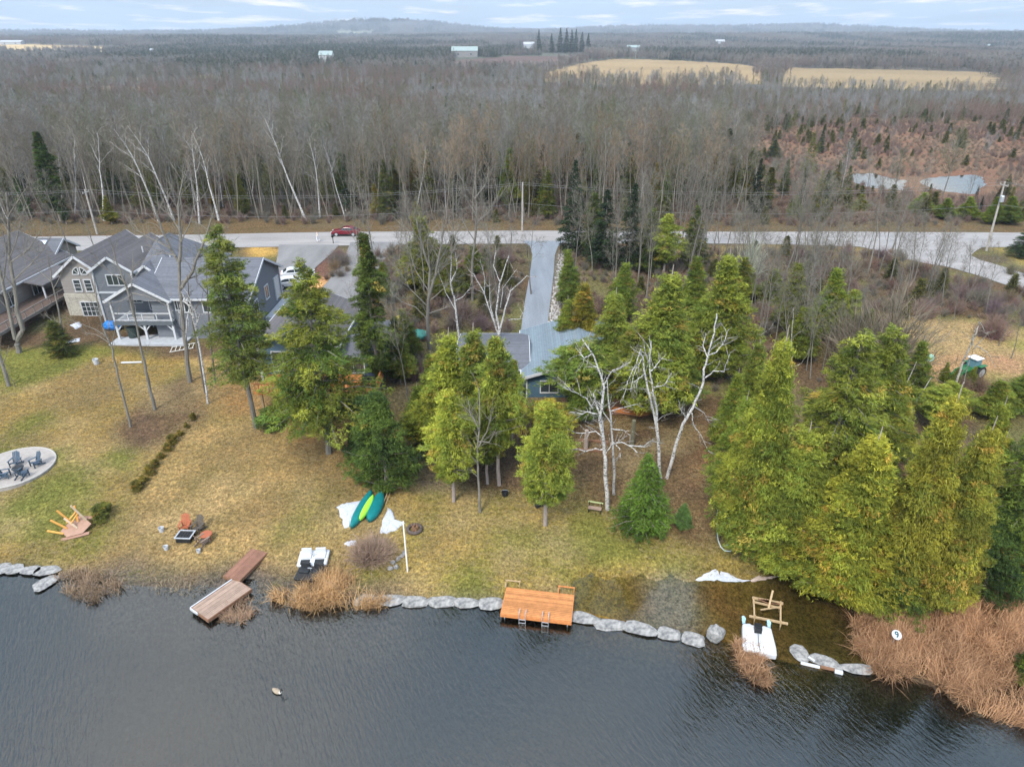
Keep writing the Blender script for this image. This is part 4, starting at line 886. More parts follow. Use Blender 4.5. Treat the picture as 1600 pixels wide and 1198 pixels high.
# ---- evergreens close to the shore and the houses
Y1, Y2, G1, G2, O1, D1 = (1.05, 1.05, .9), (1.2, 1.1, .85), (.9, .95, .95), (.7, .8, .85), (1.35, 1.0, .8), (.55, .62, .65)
EV = [  # proto, base x, y, top y, half width px, tint, label
    ('pine', 400, 668, 348, 56, (1.7, 1.75, 1.3), 'tall dark ragged pine with a bare lower trunk, right of the grey house', 'pine_tree'),
    ('hem', 514, 708, 408, 92, (1.55, 1.6, 1.2), 'broad hemlock with open layered limbs in front of the middle blue house', 'hemlock_tree'),
    ('col', 592, 612, 362, 31, (.85, .85, .85), 'tall slim cedar right of the middle blue house', 'cedar_tree'),
    ('bush', 602, 760, 612, 50, (1, 1.05, .9), 'dense rounded cedar standing just above the canoes', 'cedar_tree'),
    ('bush', 572, 722, 618, 30, D1, 'dark cedar tucked behind the rounded cedar above the canoes', 'cedar_tree'),
    ('egg1', 709, 783, 604, 46, Y1, 'small yellow green cedar on a bare pale trunk, leftmost lawn tree', 'cedar_tree'),
    ('cone1', 698, 705, 500, 66, (1.1, 1.1, .9), 'full green cedar at the left of the cedar clump beside the right blue house', 'cedar_tree'),
    ('cone2', 742, 712, 488, 62, Y1, 'tallest cedar in the middle of the clump beside the right blue house', 'cedar_tree'),
    ('egg2', 780, 758, 522, 42, (.95, .95, .85), 'narrow dull cedar on a slim trunk at the right end of the cedar clump', 'cedar_tree'),
    ('egg1', 762, 756, 590, 36, (.7, .76, .75), 'dull green cedar behind the slim grey tree', 'cedar_tree'),
    ('egg1', 852, 820, 624, 52, Y1, 'lone cedar on a pale bare trunk in the middle of the lawn', 'cedar_tree'),
    ('young', 1000, 826, 708, 48, (1.1, 1.15, 1), 'small bright green spruce beside the gnarled birch', 'spruce_tree'),
    ('young', 1066, 821, 787, 17, (1.1, 1.25, 2.0), 'tiny blue green spruce right of the bright spruce', 'spruce_tree'),
    ('cone1', 912, 655, 560, 34, (.8, .92, .8), 'green cedar left behind the gnarled birch, by the window wall', 'cedar_tree'),
    ('egg2', 905, 640, 532, 60, (.95, 1, .9), 'cedar overhanging the roof corner of the right blue house', 'cedar_tree'),
    ('cone2', 908, 560, 426, 38, O1, 'orange tinged cedar behind the right blue house', 'cedar_tree'),
    ('cone1', 1008, 640, 392, 82, Y1, 'broad yellow green cedar towering behind the right blue house', 'cedar_tree'),
    ('cone1', 960, 600, 440, 48, G1, 'green cedar shoulder to shoulder with the broad yellow cedar, left of it', 'cedar_tree'),
    ('cone1', 1110, 590, 362, 60, Y1, 'large cedar standing behind the leaning birch', 'cedar_tree'),
    ('cone2', 1050, 640, 500, 42, G2, 'darker cedar between the broad yellow cedar and the leaning birch', 'cedar_tree'),
    ('cone1', 890, 480, 376, 26, G2, 'dark green cedar on the right edge of the asphalt driveway', 'cedar_tree'),
    ('egg1', 1035, 430, 332, 26, G1, 'rounded light green cedar near the gravel road, right of the dark pines', 'cedar_tree'),
    ('spruce', 893, 400, 248, 25, (.95, 1.1, 1), 'tall dark spruce beside the driveway entrance', 'spruce_tree'),
    ('spruce', 942, 418, 296, 34, (1.1, 1.1, 1.1), 'wide dark pine between the driveway entrance and the road', 'pine_tree'),
    ('spruce', 985, 420, 285, 30, (1.0, 1, 1.1), 'second wide dark pine beside the road, right of the first', 'pine_tree'),
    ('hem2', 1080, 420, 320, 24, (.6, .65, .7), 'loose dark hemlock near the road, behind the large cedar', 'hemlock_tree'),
    ('cone1', 662, 450, 318, 38, (.95, .88, .8), 'olive cedar behind the fan shaped bare tree', 'cedar_tree'),
    ('cone2', 700, 470, 370, 30, (.75, .7, .7), 'dull cedar right behind the fan shaped bare tree', 'cedar_tree'),
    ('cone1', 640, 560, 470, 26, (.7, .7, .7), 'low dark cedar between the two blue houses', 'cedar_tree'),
    ('egg1', 855, 690, 622, 34, O1, 'low golden cedar under the window of the right blue house', 'cedar_tree'),
    ('hem2', 100, 555, 500, 24, (.62, .62, .6), 'small droopy evergreen on the bank below the stone wing', 'hemlock_tree'),
    ('bush', 427, 668, 635, 20, (.9, 1, .9), 'low round evergreen between the dark pine and the hemlock', 'cedar_tree'),
    ('cone2', 110, 425, 375, 14, (.7, .6, .5), 'small brown green cedar behind the left house gable', 'cedar_tree'),
    ('hem2', 925, 400, 300, 26, (.55, .62, .62), 'dark loose hemlock left of the two wide dark pines', 'hemlock_tree'),
    ('hem2', 1010, 425, 325, 26, (.6, .68, .62), 'dark loose hemlock right of the two wide dark pines', 'hemlock_tree'),
    ('cone2', 1150, 470, 390, 30, (.8, .8, .75), 'dull cedar between the large cedar and the pale lichen tree', 'cedar_tree'),
    ('cone1', 1205, 480, 410, 26, (.75, .8, .75), 'dull green cedar to the right of the pale lichen tree', 'cedar_tree'),
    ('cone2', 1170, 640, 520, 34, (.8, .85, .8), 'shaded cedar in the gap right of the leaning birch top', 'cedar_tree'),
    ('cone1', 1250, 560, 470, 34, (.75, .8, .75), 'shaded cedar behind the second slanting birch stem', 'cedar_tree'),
    ('cone2', 860, 600, 560, 16, (.8, .85, .75), 'little cedar against the right blue house roof', 'cedar_tree'),
    ('cone1', 880, 560, 455, 26, (.9, .95, .85), 'green cedar touching the back corner of the pale blue grey roof', 'cedar_tree'),
    ('cone2', 1045, 560, 430, 36, (.85, .95, .85), 'green cedar filling the gap between the broad and the large cedar', 'cedar_tree'),
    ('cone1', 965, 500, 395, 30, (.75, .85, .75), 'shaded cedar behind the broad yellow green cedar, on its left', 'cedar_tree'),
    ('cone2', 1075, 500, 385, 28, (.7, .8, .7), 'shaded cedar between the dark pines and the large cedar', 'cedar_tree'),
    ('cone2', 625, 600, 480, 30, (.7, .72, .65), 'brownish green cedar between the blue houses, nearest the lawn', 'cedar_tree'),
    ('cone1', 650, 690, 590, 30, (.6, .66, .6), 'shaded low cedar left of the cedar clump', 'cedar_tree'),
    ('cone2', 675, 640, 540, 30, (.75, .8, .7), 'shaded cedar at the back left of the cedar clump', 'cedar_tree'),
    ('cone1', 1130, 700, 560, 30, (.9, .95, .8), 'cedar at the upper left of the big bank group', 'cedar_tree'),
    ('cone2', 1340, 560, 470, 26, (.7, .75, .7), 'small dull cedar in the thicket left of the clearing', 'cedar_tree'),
    ('cone1', 745, 430, 375, 22, (.7, .72, .6), 'small olive cedar left of the upper driveway', 'cedar_tree'),
    ('cone2', 605, 470, 400, 22, (.7, .72, .6), 'small olive cedar right of the slim tall cedar', 'cedar_tree'),
    ('egg2', 800, 690, 560, 24, (.85, .9, .75), 'slim cedar in front of the grey left roof of the right blue house', 'cedar_tree'),
    ('cone1', 1590, 640, 560, 40, (.8, .85, .75), 'cedar at the right edge below the clearing', 'cedar_tree'),
    ('cone2', 1545, 650, 585, 34, (.8, .85, .75), 'low cedar below the clearing, right of the dead white tree', 'cedar_tree'),
    ('egg1', 1475, 650, 596, 30, (.85, .9, .75), 'low cedar left of the foot of the dead white tree', 'cedar_tree'),
    # the big group on the right bank
    ('big', 1160, 860, 474, 62, Y1, 'tallest yellow green cedar at the left end of the big bank group', 'cedar_tree'),
    ('cone1', 1140, 800, 600, 44, (1, 1.1, .9), 'full cedar at the lower left corner of the big bank group', 'cedar_tree'),
    ('hem2', 1262, 840, 515, 96, (1.15, 1.15, 1), 'huge spreading hemlock with layered limbs in the big bank group', 'hemlock_tree'),
    ('hem2', 1325, 800, 512, 76, (1.2, 1.2, .95), 'second spreading hemlock with the highest top in the big bank group', 'hemlock_tree'),
    ('big', 1220, 890, 640, 78, Y1, 'rounded yellow green cedar overhanging the lagoon, left one', 'cedar_tree'),
    ('big', 1300, 930, 640, 88, Y2, 'yellow cedar overhanging the middle of the lagoon', 'cedar_tree'),
    ('big', 1392, 935, 568, 72, (1.15, 1.0, .85), 'tall golden cedar in the centre of the big bank group', 'cedar_tree'),
    ('big', 1452, 945, 622, 66, (1.18, 1.0, .85), 'golden cedar at the right side of the big bank group', 'cedar_tree'),
    ('cone1', 1495, 860, 652, 34, (1.2, 1, .85), 'slim golden cedar at the far right of the big bank group', 'cedar_tree'),
    ('bush', 1380, 950, 830, 50, (1.2, 1.15, .9), 'low yellow green cedar at the water edge of the big bank group', 'cedar_tree'),
    ('hem2', 1560, 905, 585, 82, (.85, 1, .9), 'broad deep green hemlock at the right edge above the reeds', 'hemlock_tree'),
    ('hem2', 1630, 890, 600, 80, (1.1, 1.1, .9), 'light green hemlock cut by the right edge above the reeds', 'hemlock_tree'),
    ('cone1', 1520, 800, 605, 46, (1.05, 1.05, .9), 'green cedar behind the golden cedars on the right', 'cedar_tree'),
    ('bush', 1530, 925, 800, 50, G2, 'dark evergreen at the foot of the deep green hemlock', 'cedar_tree'),
    ('bush', 1602, 1062, 1010, 26, (1.3, 1.25, .9), 'yellow green bush in the reeds at the right edge', 'shrub'),
    ('cone1', 1418, 630, 515, 32, (.8, .85, .8), 'dark cedar at the left of the garden clearing', 'cedar_tree'),
    ('egg1', 1452, 670, 600, 34, (.8, .85, .8), 'low cedar between the clearing and the golden cedars', 'cedar_tree'),
    ('cone1', 1235, 520, 396, 34, (.9, .85, .8), 'olive cedar behind the big bank group, left of a pair', 'cedar_tree'),
    ('cone1', 1282, 530, 398, 32, (.85, .95, .85), 'green cedar behind the big bank group, right of a pair', 'cedar_tree'),
    ('egg1', 1316, 540, 452, 28, (.75, .8, .75), 'dull cedar beside the brown fan shaped tree', 'cedar_tree'),
    ('spruce', 1592, 402, 350, 22, (1.5, 1.5, 1.6), 'dark spruce cut by the right edge beside the side road', 'spruce_tree'),
    ('cone1', 1195, 700, 560, 40, (.95, 1, .85), 'cedar filling the gap behind the left end of the big bank group', 'cedar_tree'),
    ('cone2', 1372, 720, 590, 44, (1.1, 1, .85), 'cedar rising between the hemlocks and the golden cedar', 'cedar_tree'),
]
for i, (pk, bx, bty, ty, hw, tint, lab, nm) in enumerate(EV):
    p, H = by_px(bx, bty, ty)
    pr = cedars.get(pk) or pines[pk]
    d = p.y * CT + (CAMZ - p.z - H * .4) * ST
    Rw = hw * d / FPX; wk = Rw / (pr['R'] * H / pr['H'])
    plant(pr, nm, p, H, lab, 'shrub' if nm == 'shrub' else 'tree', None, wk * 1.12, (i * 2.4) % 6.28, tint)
ORD = ['first', 'second', 'third', 'fourth', 'fifth', 'sixth', 'seventh', 'eighth', 'ninth', 'tenth', 'eleventh', 'twelfth', 'last']
# ---- shrubs and brown many stemmed trees
shr = [shrub(21, 2.2, 1.5, 900, .022, barkmat('bush_stems', (0.30, 0.20, 0.15), .25)), shrub(22, 1.6, 2.2, 170, .02, M_redtwig), shrub(23, 3.2, 6.5, 160, .035, M_twig, 'stems', forks=6), shrub(24, 1.0, .8, 220, .02, M_cedarbark)]
p, H = by_px(580, 872, 838); plant(shr[0], 'shrub', p, 1.7, 'wide brown leafless bush between the canoes and the reeds', 'shrub', None, 1.05, 0, (1.0, 1.05, 1.0))
for bx, bty, ty, wk, lab in [(1372, 600, 402, 1.15, 'fan of brown bare stems left of the garden clearing'), (1320, 585, 440, .8, 'smaller fan of brown bare stems behind the big hemlock'),
                             (1165, 440, 348, .9, 'pale lichen grey bare tree beside the road')]:
    p, H = by_px(bx, bty, ty); plant(shr[2], 'multi_stem_tree', p, H, lab, 'tree', None, wk, bx, (1.2, 1.1, 1) if bx > 1200 else (2.6, 3.0, 3.0), (1, 1, 1))
rs = random.Random(9)
for (x0, y0, x1, y1, n, si) in [(522, 400, 560, 440, 9, 1), (560, 470, 600, 500, 5, 1), (690, 400, 800, 520, 34, 1), (620, 540, 660, 640, 8, 1), (880, 640, 950, 660, 5, 1), (1130, 400, 1400, 470, 34, 1), (1420, 425, 1640, 500, 34, 1), (1290, 480, 1400, 570, 14, 1), (1150, 470, 1250, 560, 10, 1), (1520, 520, 1560, 530, 3, 1), (0, 500, 60, 520, 5, 1)]:
    for _ in range(n):
        p = at(rs.uniform(x0, x1), rs.uniform(y0, y1))
        plant(shr[si], 'shrub', p, rs.uniform(1.4, 3.0), 'leafless red brown thicket shrub among the trees behind the houses', 'shrub', 'leafless red brown shrubs in the thickets behind the houses', rs.uniform(.8, 1.3), rs.uniform(0, 6), (rs.uniform(.8, 1.2), rs.uniform(.9, 1.3), rs.uniform(.9, 1.3)))
hedge = [(302, 655), (292, 668), (282, 680), (270, 692), (262, 704), (252, 716), (243, 728), (234, 741), (225, 752), (216, 764)]
for i, (a, b) in enumerate(hedge):
    plant(cedars['bush'], 'hedge_shrub', at(a, b), rs.uniform(.5, .95), 'low hedge shrub between the two left lawns, ' + (ORD[i] if i < 9 else 'last') + ' from the uphill end', 'shrub', 'low hedge shrubs dividing the two left lawns', rs.uniform(1.5, 2.0), i, (2.4, 1.35, 1.2))
for (a, b, h_, lab) in [(160, 812, 1.5, 'olive shrub beside the overturned picnic table'), (166, 800, 1.0, 'small olive shrub behind the overturned picnic table'), (85, 870, .0, '')]:
    if h_: plant(cedars['bush'], 'shrub', at(a, b), h_, lab, 'shrub', None, 1.5, a, (2.1, 1.5, 1.3))
# ---- bare trees between the road and the houses
NB = [(560, 440, 300), (586, 430, 300), (700, 450, 300), (770, 440, 330), (800, 400, 300), (1000, 400, 290), (1055, 400, 270), (1075, 440, 260), (1130, 410, 300), (1100, 400, 250), (1180, 420, 330), (1235, 440, 290), (1262, 440, 300), (1285, 440, 310), (1310, 430, 330), (1350, 410, 340), (1420, 450, 330), (1455, 460, 345), (1440, 470, 350), (1510, 470, 380), (1470, 480, 370), (1540, 490, 400),
      (1250, 560, 430), (1205, 560, 440), (1330, 590, 450), (1400, 530, 430), (830, 460, 340), (560, 560, 420), (480, 560, 440), (900, 460, 300), (1010, 470, 330), (1060, 480, 350), (960, 480, 360), (1170, 500, 400), (60, 440, 300), (120, 440, 290), (160, 420, 300), (40, 460, 340), (215, 420, 330), (330, 420, 350), (1580, 560, 470), (1600, 500, 410), (1560, 540, 470), (1490, 500, 420), (640, 640, 470), (625, 600, 440)]
rn = random.Random(31)
for _ in range(46): x_ = rn.uniform(900, 1400); y_ = rn.uniform(388, 450); NB.append((x_, y_, y_ - rn.uniform(80, 150)))
for _ in range(22): x_ = rn.uniform(1130, 1380); y_ = rn.uniform(450, 600); NB.append((x_, y_, y_ - rn.uniform(90, 150)))
for _ in range(14): x_ = rn.uniform(1380, 1640); y_ = rn.uniform(450, 500); NB.append((x_, y_, y_ - rn.uniform(60, 110)))
for _ in range(12): x_ = rn.uniform(560, 800); y_ = rn.uniform(400, 520); NB.append((x_, y_, y_ - rn.uniform(90, 150)))
for i, (bx, bty, ty) in enumerate(NB):
    p, H = by_px(bx, bty, ty)
    plant(bares[i % 6], 'bare_tree', p, H, 'slender leafless grey tree between the road and the lawns', 'tree', 'leafless trees between the road and the lawns', rs.uniform(.8, 1.15), rs.uniform(0, 6), (rs.uniform(.9, 1.2),) * 3, (rs.uniform(.8, 1.15),) * 3)

# ---------------------------------------------------------------- the wood beyond the road: the front trees one by one, the rest as stuff
def free(x, y, z):
    px, py = project(x, y, z)
    ok = np.ones(np.shape(x), bool)
    for q, _c in FIELDS: ok &= ~(inpoly(px, py, q) & (y > 300))
    for q in PONDS: ok &= ~(inpoly(x, y, q) | (poly_dist(x, y, q) < 3))
    return ok, px, py
MARSH = [(1120, 268), (1180, 215), (1300, 204), (1600, 198), (2400, 196), (2400, 318), (1540, 318), (1330, 305), (1180, 300)]
rf = np.random.RandomState(8)
def jgrid(x0, x1, y0, y1, st, jit=.48):
    X, Y = np.meshgrid(np.arange(x0, x1, st), np.arange(y0, y1, st), indexing='ij')
    X = X.ravel() + rf.uniform(-jit, jit, X.size) * st; Y = Y.ravel() + rf.uniform(-jit, jit, Y.size) * st
    return X, Y
X, Y = jgrid(-180, 200, 125, 200, 3.1)
vis = (np.abs(X) < Y * .80 + 6)
X, Y = X[vis], Y[vis]; Z = ground(X, Y); ok, px, py = free(X, Y, Z)
inm = inpoly(px, py, MARSH) & (rf.uniform(size=X.size) > .06)
wet = np.clip((px - 1080) / 160, 0, 1)
ok &= ~inm & (rf.uniform(size=X.size) > wet * .62)
tpx, tpy = project(X, Y, Z + 7); ok &= ~((inpoly(tpx, tpy, [(1325, 262), (1545, 262), (1545, 306), (1325, 306)])) & (rf.uniform(size=X.size) < .85))
X, Y, Z, px = X[ok], Y[ok], Z[ok], px[ok]
order = np.argsort(Y + rf.uniform(0, 2, len(Y)))
nind = 0; rest = []
for i in order:
    if nind < 135:
        u = rf.uniform()
        H = rf.uniform(9.5, 18.0) * (0.62 if px[i] > 1180 else 1)
        if u < .055: plant(whites[i % 4], 'birch_tree', (X[i], Y[i], Z[i]), H * .95, 'pale birch standing in the front of the leafless wood beyond the road', 'tree', 'birches in the front of the wood', rf.uniform(.8, 1.1), rf.uniform(0, 6), (1.1,) * 3, (.9,) * 3)
        else:
            s_ = rf.uniform(.75, 1.25); w_ = rf.uniform(.6, 1.45) * (.7 + .6 * float(vnoise(X[i], Y[i], 14, 81))); gn = float(vnoise(X[i], Y[i], 17, 82))
            plant(bares[i % 6], 'bare_tree', (X[i], Y[i], Z[i]), H, 'leafless grey brown tree in the front of the wood beyond the road', 'tree', 'leafless trees in the front of the wood', rf.uniform(.8, 1.1), rf.uniform(0, 6), (w_ * (.9 + .45 * gn), w_ * 1.02, w_ * (.75 + .35 * (1 - gn))), (s_ * 1.1, s_ * 1.05, s_))
        nind += 1
    else: rest.append(i)
rest = np.array(rest)
BB = sorted([(163, 345, 205), (248, 346, 195), (272, 345, 190), (312, 350, 205), (342, 345, 205), (395, 310, 215), (478, 345, 180), (500, 340, 205), (575, 290, 180), (118, 335, 210), (540, 330, 275), (650, 330, 230), (15, 350, 290)])
for oi_, (bx, bty, ty) in enumerate(BB):
    p, H = by_px(bx, bty, ty); i_ = bx % 4
    plant(whites[i_], 'birch_tree', p, H, 'bright white birch beyond the road, ' + ORD[oi_] + ' from the left', 'tree', 'bright birches standing out of the wood', 1.25, bx * 1.3, (1.5,) * 3, (1.15,) * 3)
FC = [('col', 95, 345, 205, 22, D1), ('col', 104, 350, 300, 10, D1), ('cone2', 540, 320, 225, 16, D1), ('spruce', 548, 330, 240, 16, (1, 1.2, 1)), ('col', 700, 240, 186, 22, (.8, .72, .5)), ('col', 735, 250, 184, 20, (.85, .75, .5)), ('cone1', 780, 250, 205, 30, (.85, .75, .5)), ('cone2', 820, 250, 212, 18, (.6, .6, .5)),
      ('spruce', 1110, 250, 178, 22, (1.2, 1.3, 1.2)), ('spruce', 1130, 290, 200, 26, (1.2, 1.3, 1.2)), ('spruce', 1208, 250, 218, 18, (1.3, 1.5, 1.2)), ('spruce', 1280, 240, 198, 8, (1.3, 1.6, 1.3)), ('cone1', 600, 215, 165, 9, D1), ('cone1', 250, 320, 250, 16, (.6, .6, .5)), ('cone1', 370, 320, 260, 14, (.7, .62, .45)), ('cone2', 175, 350, 300, 14, (.9, .8, .5)), ('cone2', 650, 350, 310, 14, (.9, .8, .5)),
      ('cone1', 1434, 335, 296, 22, (.8, .95, .7)), ('cone1', 1475, 342, 304, 20, (.7, .8, .65)), ('cone1', 1512, 342, 302, 20, (.8, .9, .7)), ('cone1', 1575, 350, 300, 22, (.6, .7, .6)), ('cone1', 1338, 335, 298, 16, (.8, .75, .6)), ('cone1', 1240, 345, 300, 14, (.6, .7, .6)), ('cone1', 1545, 350, 300, 16, (.65, .75, .6)), ('cone2', 1600, 340, 290, 16, (.7, .7, .6))]
FCL = ["big dark evergreen at the left end of the wood's front edge", 'small dark evergreen low beside the big one at the left end', 'dull evergreen in the wood straight above the red car', 'dark spruce in the wood just right of the one above the red car', 'olive evergreen high up in the middle of the wood', 'second olive evergreen high in the middle of the wood, right of the first', 'broad olive evergreen in the wood above the driveway entrance', 'dark narrow evergreen right of the broad one above the driveway entrance', 'wide evergreen standing at the left end of the rusty marsh', 'taller evergreen just in front of the left end of the marsh', 'evergreen on the near side of the marsh, left of the pond', 'thin spike of spruce standing alone in the marsh', 'tiny dark evergreen far back in the middle of the wood', 'dull evergreen low in the wood above the grey house', 'olive evergreen low in the wood right of the grey house', 'small yellowish evergreen on the verge left of the grey house roof', 'small yellowish evergreen on the verge right of the red car', 'evergreen in front of the gap between the two pond parts', 'second evergreen in front of the right pond part', 'third evergreen in front of the right pond part, furthest right', 'bushy evergreen just right of the utility pole with the transformer', 'evergreen in front of the left tip of the pond', 'low evergreen behind the road, above the pale lichen grey tree', 'evergreen between the pond and the utility pole with the transformer', 'olive evergreen behind the road at the right edge']
rn = random.Random(77)
for _ in range(105):
    x_ = rn.uniform(0, 1600) if _ < 60 else rn.uniform(560, 1180); y_ = rn.uniform(235, 345) if x_ < 1150 else rn.uniform(300, 345); h_ = rn.uniform(50, 110) * (y_ / 340) ** 2
    if 700 < x_ < 1150: h_ *= 1.15
    if 1310 < x_ < 1560: h_ *= .4
    FC.append((rn.choice(['cone1', 'cone2', 'col', 'spruce', 'hem2']), x_, y_, y_ - h_, h_ * rn.uniform(.13, .22), (rn.uniform(.45, .9), rn.uniform(.5, .75), rn.uniform(.45, .7))))
for fi_, (pk, bx, bty, ty, hw, tint) in enumerate(FC):
    p, H = by_px(bx, bty, ty); pr = cedars.get(pk) or pines[pk]; d = p.y * CT + (CAMZ - p.z) * ST
    plant(pr, 'conifer', p, H, FCL[fi_] if fi_ < len(FCL) else 'evergreen standing among the leafless trees beyond the road', 'tree', 'evergreens among the leafless trees beyond the road', hw * d / FPX / (pr['R'] * H / pr['H']), bx, tint)

_T_ = None
# stuff made of many small copies: a point per copy, geometry nodes put the copies on the points
protocol = bpy.data.collections.new('stuff_sources')
def source(name, T, W, tm, wm, tint=None, coltint=None):
    Ts = np.concatenate(T.t) if T.t else np.zeros((0, 3, 3)); Ws = np.concatenate(W.t)
    Cc = np.concatenate(([np.concatenate(T.c)] if T.t else []) + [np.concatenate(W.c) * (np.array(coltint) if coltint else 1)]); A = np.concatenate([Ts, Ws])
    me = fast_mesh(name, A.reshape(-1, 3), np.arange(len(A) * 3).reshape(-1, 3), Cc.reshape(-1, 3))
    me.materials.append(tm); me.materials.append(wm)
    me.polygons.foreach_set('material_index', np.r_[np.zeros(len(Ts), np.int32), np.ones(len(Ws), np.int32)])
    o = bpy.data.objects.new(name, me); return o
def scatter(name, P, idx, sc, rz, srcs, label, cat):
    col_ = bpy.data.collections.new(name + '_sources')
    for k, o in enumerate(srcs): o.name = '%02d_' % k + name; col_.objects.link(o)
    me = bpy.data.meshes.new(name); me.vertices.add(len(P)); me.vertices.foreach_set('co', np.asarray(P, np.float32).ravel())
    for nm, tp, v in (('idx', 'INT', np.asarray(idx, np.int32)), ('sc', 'FLOAT', np.asarray(sc, np.float32)), ('rz', 'FLOAT', np.asarray(rz, np.float32))):
        a = me.attributes.new(nm, tp, 'POINT'); a.data.foreach_set('value', v)
    o = bpy.data.objects.new(name, me); C.objects.link(o)
    ng = bpy.data.node_groups.new(name, 'GeometryNodeTree')
    ng.interface.new_socket('Geometry', in_out='INPUT', socket_type='NodeSocketGeometry'); ng.interface.new_socket('Geometry', in_out='OUTPUT', socket_type='NodeSocketGeometry')
    gi = ng.nodes.new('NodeGroupInput'); gout = ng.nodes.new('NodeGroupOutput')
    ci = ng.nodes.new('GeometryNodeCollectionInfo'); ci.inputs['Collection'].default_value = col_; ci.inputs['Separate Children'].default_value = True; ci.inputs['Reset Children'].default_value = True
    iop = ng.nodes.new('GeometryNodeInstanceOnPoints'); iop.inputs['Pick Instance'].default_value = True
    def att(nm, tp):
        n = ng.nodes.new('GeometryNodeInputNamedAttribute'); n.data_type = tp; n.inputs['Name'].default_value = nm; return n
    ai, as_, ar = att('idx', 'INT'), att('sc', 'FLOAT'), att('rz', 'FLOAT')
    cr = ng.nodes.new('ShaderNodeCombineXYZ'); cs = ng.nodes.new('ShaderNodeCombineXYZ')
    lk = ng.links.new
    lk(ar.outputs[0], cr.inputs[2]); [lk(as_.outputs[0], cs.inputs[k]) for k in range(3)]
    lk(gi.outputs[0], iop.inputs['Points']); lk(ci.outputs[0], iop.inputs['Instance']); lk(ai.outputs[0], iop.inputs['Instance Index'])
    lk(cr.outputs[0], iop.inputs['Rotation']); lk(cs.outputs[0], iop.inputs['Scale']); lk(iop.outputs[0], gout.inputs[0])
    md = o.modifiers.new('scatter', 'NODES'); md.node_group = ng
    return tag(o, label, cat, None, 'stuff')
def simple_bare(seed, H, big=False):
    rng = np.random.RandomState(seed); T = TB(); W = TB()
    T.tube([(0, 0, 0), (rng.normal(0, .2), rng.normal(0, .2), H * .5), (rng.normal(0, .3), rng.normal(0, .3), H * .95)], [.12, .08, .02], 3)
    n = 120; z = H * rng.uniform(.3, .95, n); az = rng.uniform(0, 6.28, n)
    D = nrm(np.stack([np.cos(az) * .7, np.sin(az) * .7, rng.uniform(.5, 1.3, n)], 1)); L = (H - z) * .45 + .9
    W.slivers(np.stack([0 * z, 0 * z, z], 1), D, L, np.full(n, .05), (1, 1, 1), rng)
    f = rng.uniform(.3, .9, (n * 2, 1)); ii_ = rng.randint(0, n, n * 2)
    W.slivers(np.stack([0 * z, 0 * z, z], 1)[ii_] + D[ii_] * L[ii_][:, None] * f, nrm(D[ii_] + rng.normal(0, .5, (n * 2, 3))), L[ii_] * .5, np.full(n * 2, .045), (1, 1, 1), rng)
    return T, W
def simple_con(seed, H, R, colr):
    rng = np.random.RandomState(seed); T = TB(); W = TB(); T.tube([(0, 0, 0), (0, 0, H * .9)], [.12, .03], 3)
    n = 420; t = rng.uniform(0, 1, n) ** 1.2; az = rng.uniform(0, 6.28, n); r = R * (1 - t) ** .8 * rng.uniform(.5, 1.1, n)
    P = np.stack([r * np.cos(az), r * np.sin(az), H * (.08 + .9 * t)], 1)
    sprays(W, P, nrm(np.stack([np.cos(az), np.sin(az), 0 * az + .2], 1)), .55, np.array(colr)[None] * rng.uniform(.6, 1.3, (n, 1)), rng, .1, 2)
    return T, W
def far_patch(seed, colr, n, R, hmin, hmax, conf, leafy):
    rng = np.random.RandomState(seed); T = TB(); W = TB()
    for k in range(n):
        x, y = rng.uniform(-R, R, 2); H = rng.uniform(hmin, hmax)
        T.tube([(x, y, -1), (x + rng.normal(0, .3), y, H * .95)], [.16, .04], 3)
        if rng.uniform() < conf:
            m = 46; t = rng.uniform(0, 1, m); az = rng.uniform(0, 6.28, m); r = 2.2 * (1 - t) * rng.uniform(.5, 1.1, m)
            P = np.stack([x + r * np.cos(az), y + r * np.sin(az), H * (.08 + .9 * t)], 1)
            sprays(W, P, nrm(np.stack([np.cos(az), np.sin(az), 0 * az + .2], 1)), 1.2, np.array(leafy)[None] * rng.uniform(.6, 1.3, (m, 1)), rng, .1, 2)
        else:
            m = 70; z = H * rng.uniform(.25, .95, m); az = rng.uniform(0, 6.28, m); D = nrm(np.stack([np.cos(az) * .7, np.sin(az) * .7, rng.uniform(.5, 1.3, m)], 1))
            W.slivers(np.stack([x + 0 * z, y + 0 * z, z], 1), D, (H - z) * .45 + 1.5, np.full(m, .14), np.array(colr)[None] * rng.uniform(.75, 1.2, (m, 1)), rng)
    return T, W
M_far = leafmat('distant_wood')
# middle wood
twig4 = [M_twig, barkmat('grey_twigs', (.20, .195, .175), .2), barkmat('warm_twigs', (.15, .125, .10), .2), barkmat('green_twigs', (.12, .13, .07), .2)]
srcB = [source('wood', bares[k]['T'], bares[k]['W'], M_bark, twig4[k]) for k in range(4)]
grey_src = []
for k in range(3):
    T, W = simple_bare(60 + k, 11 + k); grey_src.append(source('wood', T, W, M_bark, M_twig))
red_t = [barkmat('reddish_twigs', (0.18, 0.125, 0.10), .2), barkmat('olive_twigs', (0.15, 0.145, 0.085), .2), barkmat('silver_twigs', (0.22, 0.215, 0.20), .2)]
for k in range(3):
    T, W = simple_bare(70 + k, 10.5); grey_src.append(source('wood', T, W, M_bark, red_t[k]))
T, W = simple_bare(80, 12); grey_src.append(source('wood', T, W, M_birch, red_t[2]))
con_src = []
for k, cc in enumerate([(.075, .10, .032), (.14, .145, .04), (.05, .07, .03)]):
    T, W = simple_con(90 + k, 8.5, 1.7, cc); con_src.append(source('wood', T, W, M_bark, M_leaf))
srcs = srcB + grey_src + con_src                                # 0-3 full, 4-10 simple, 11-13 conifers
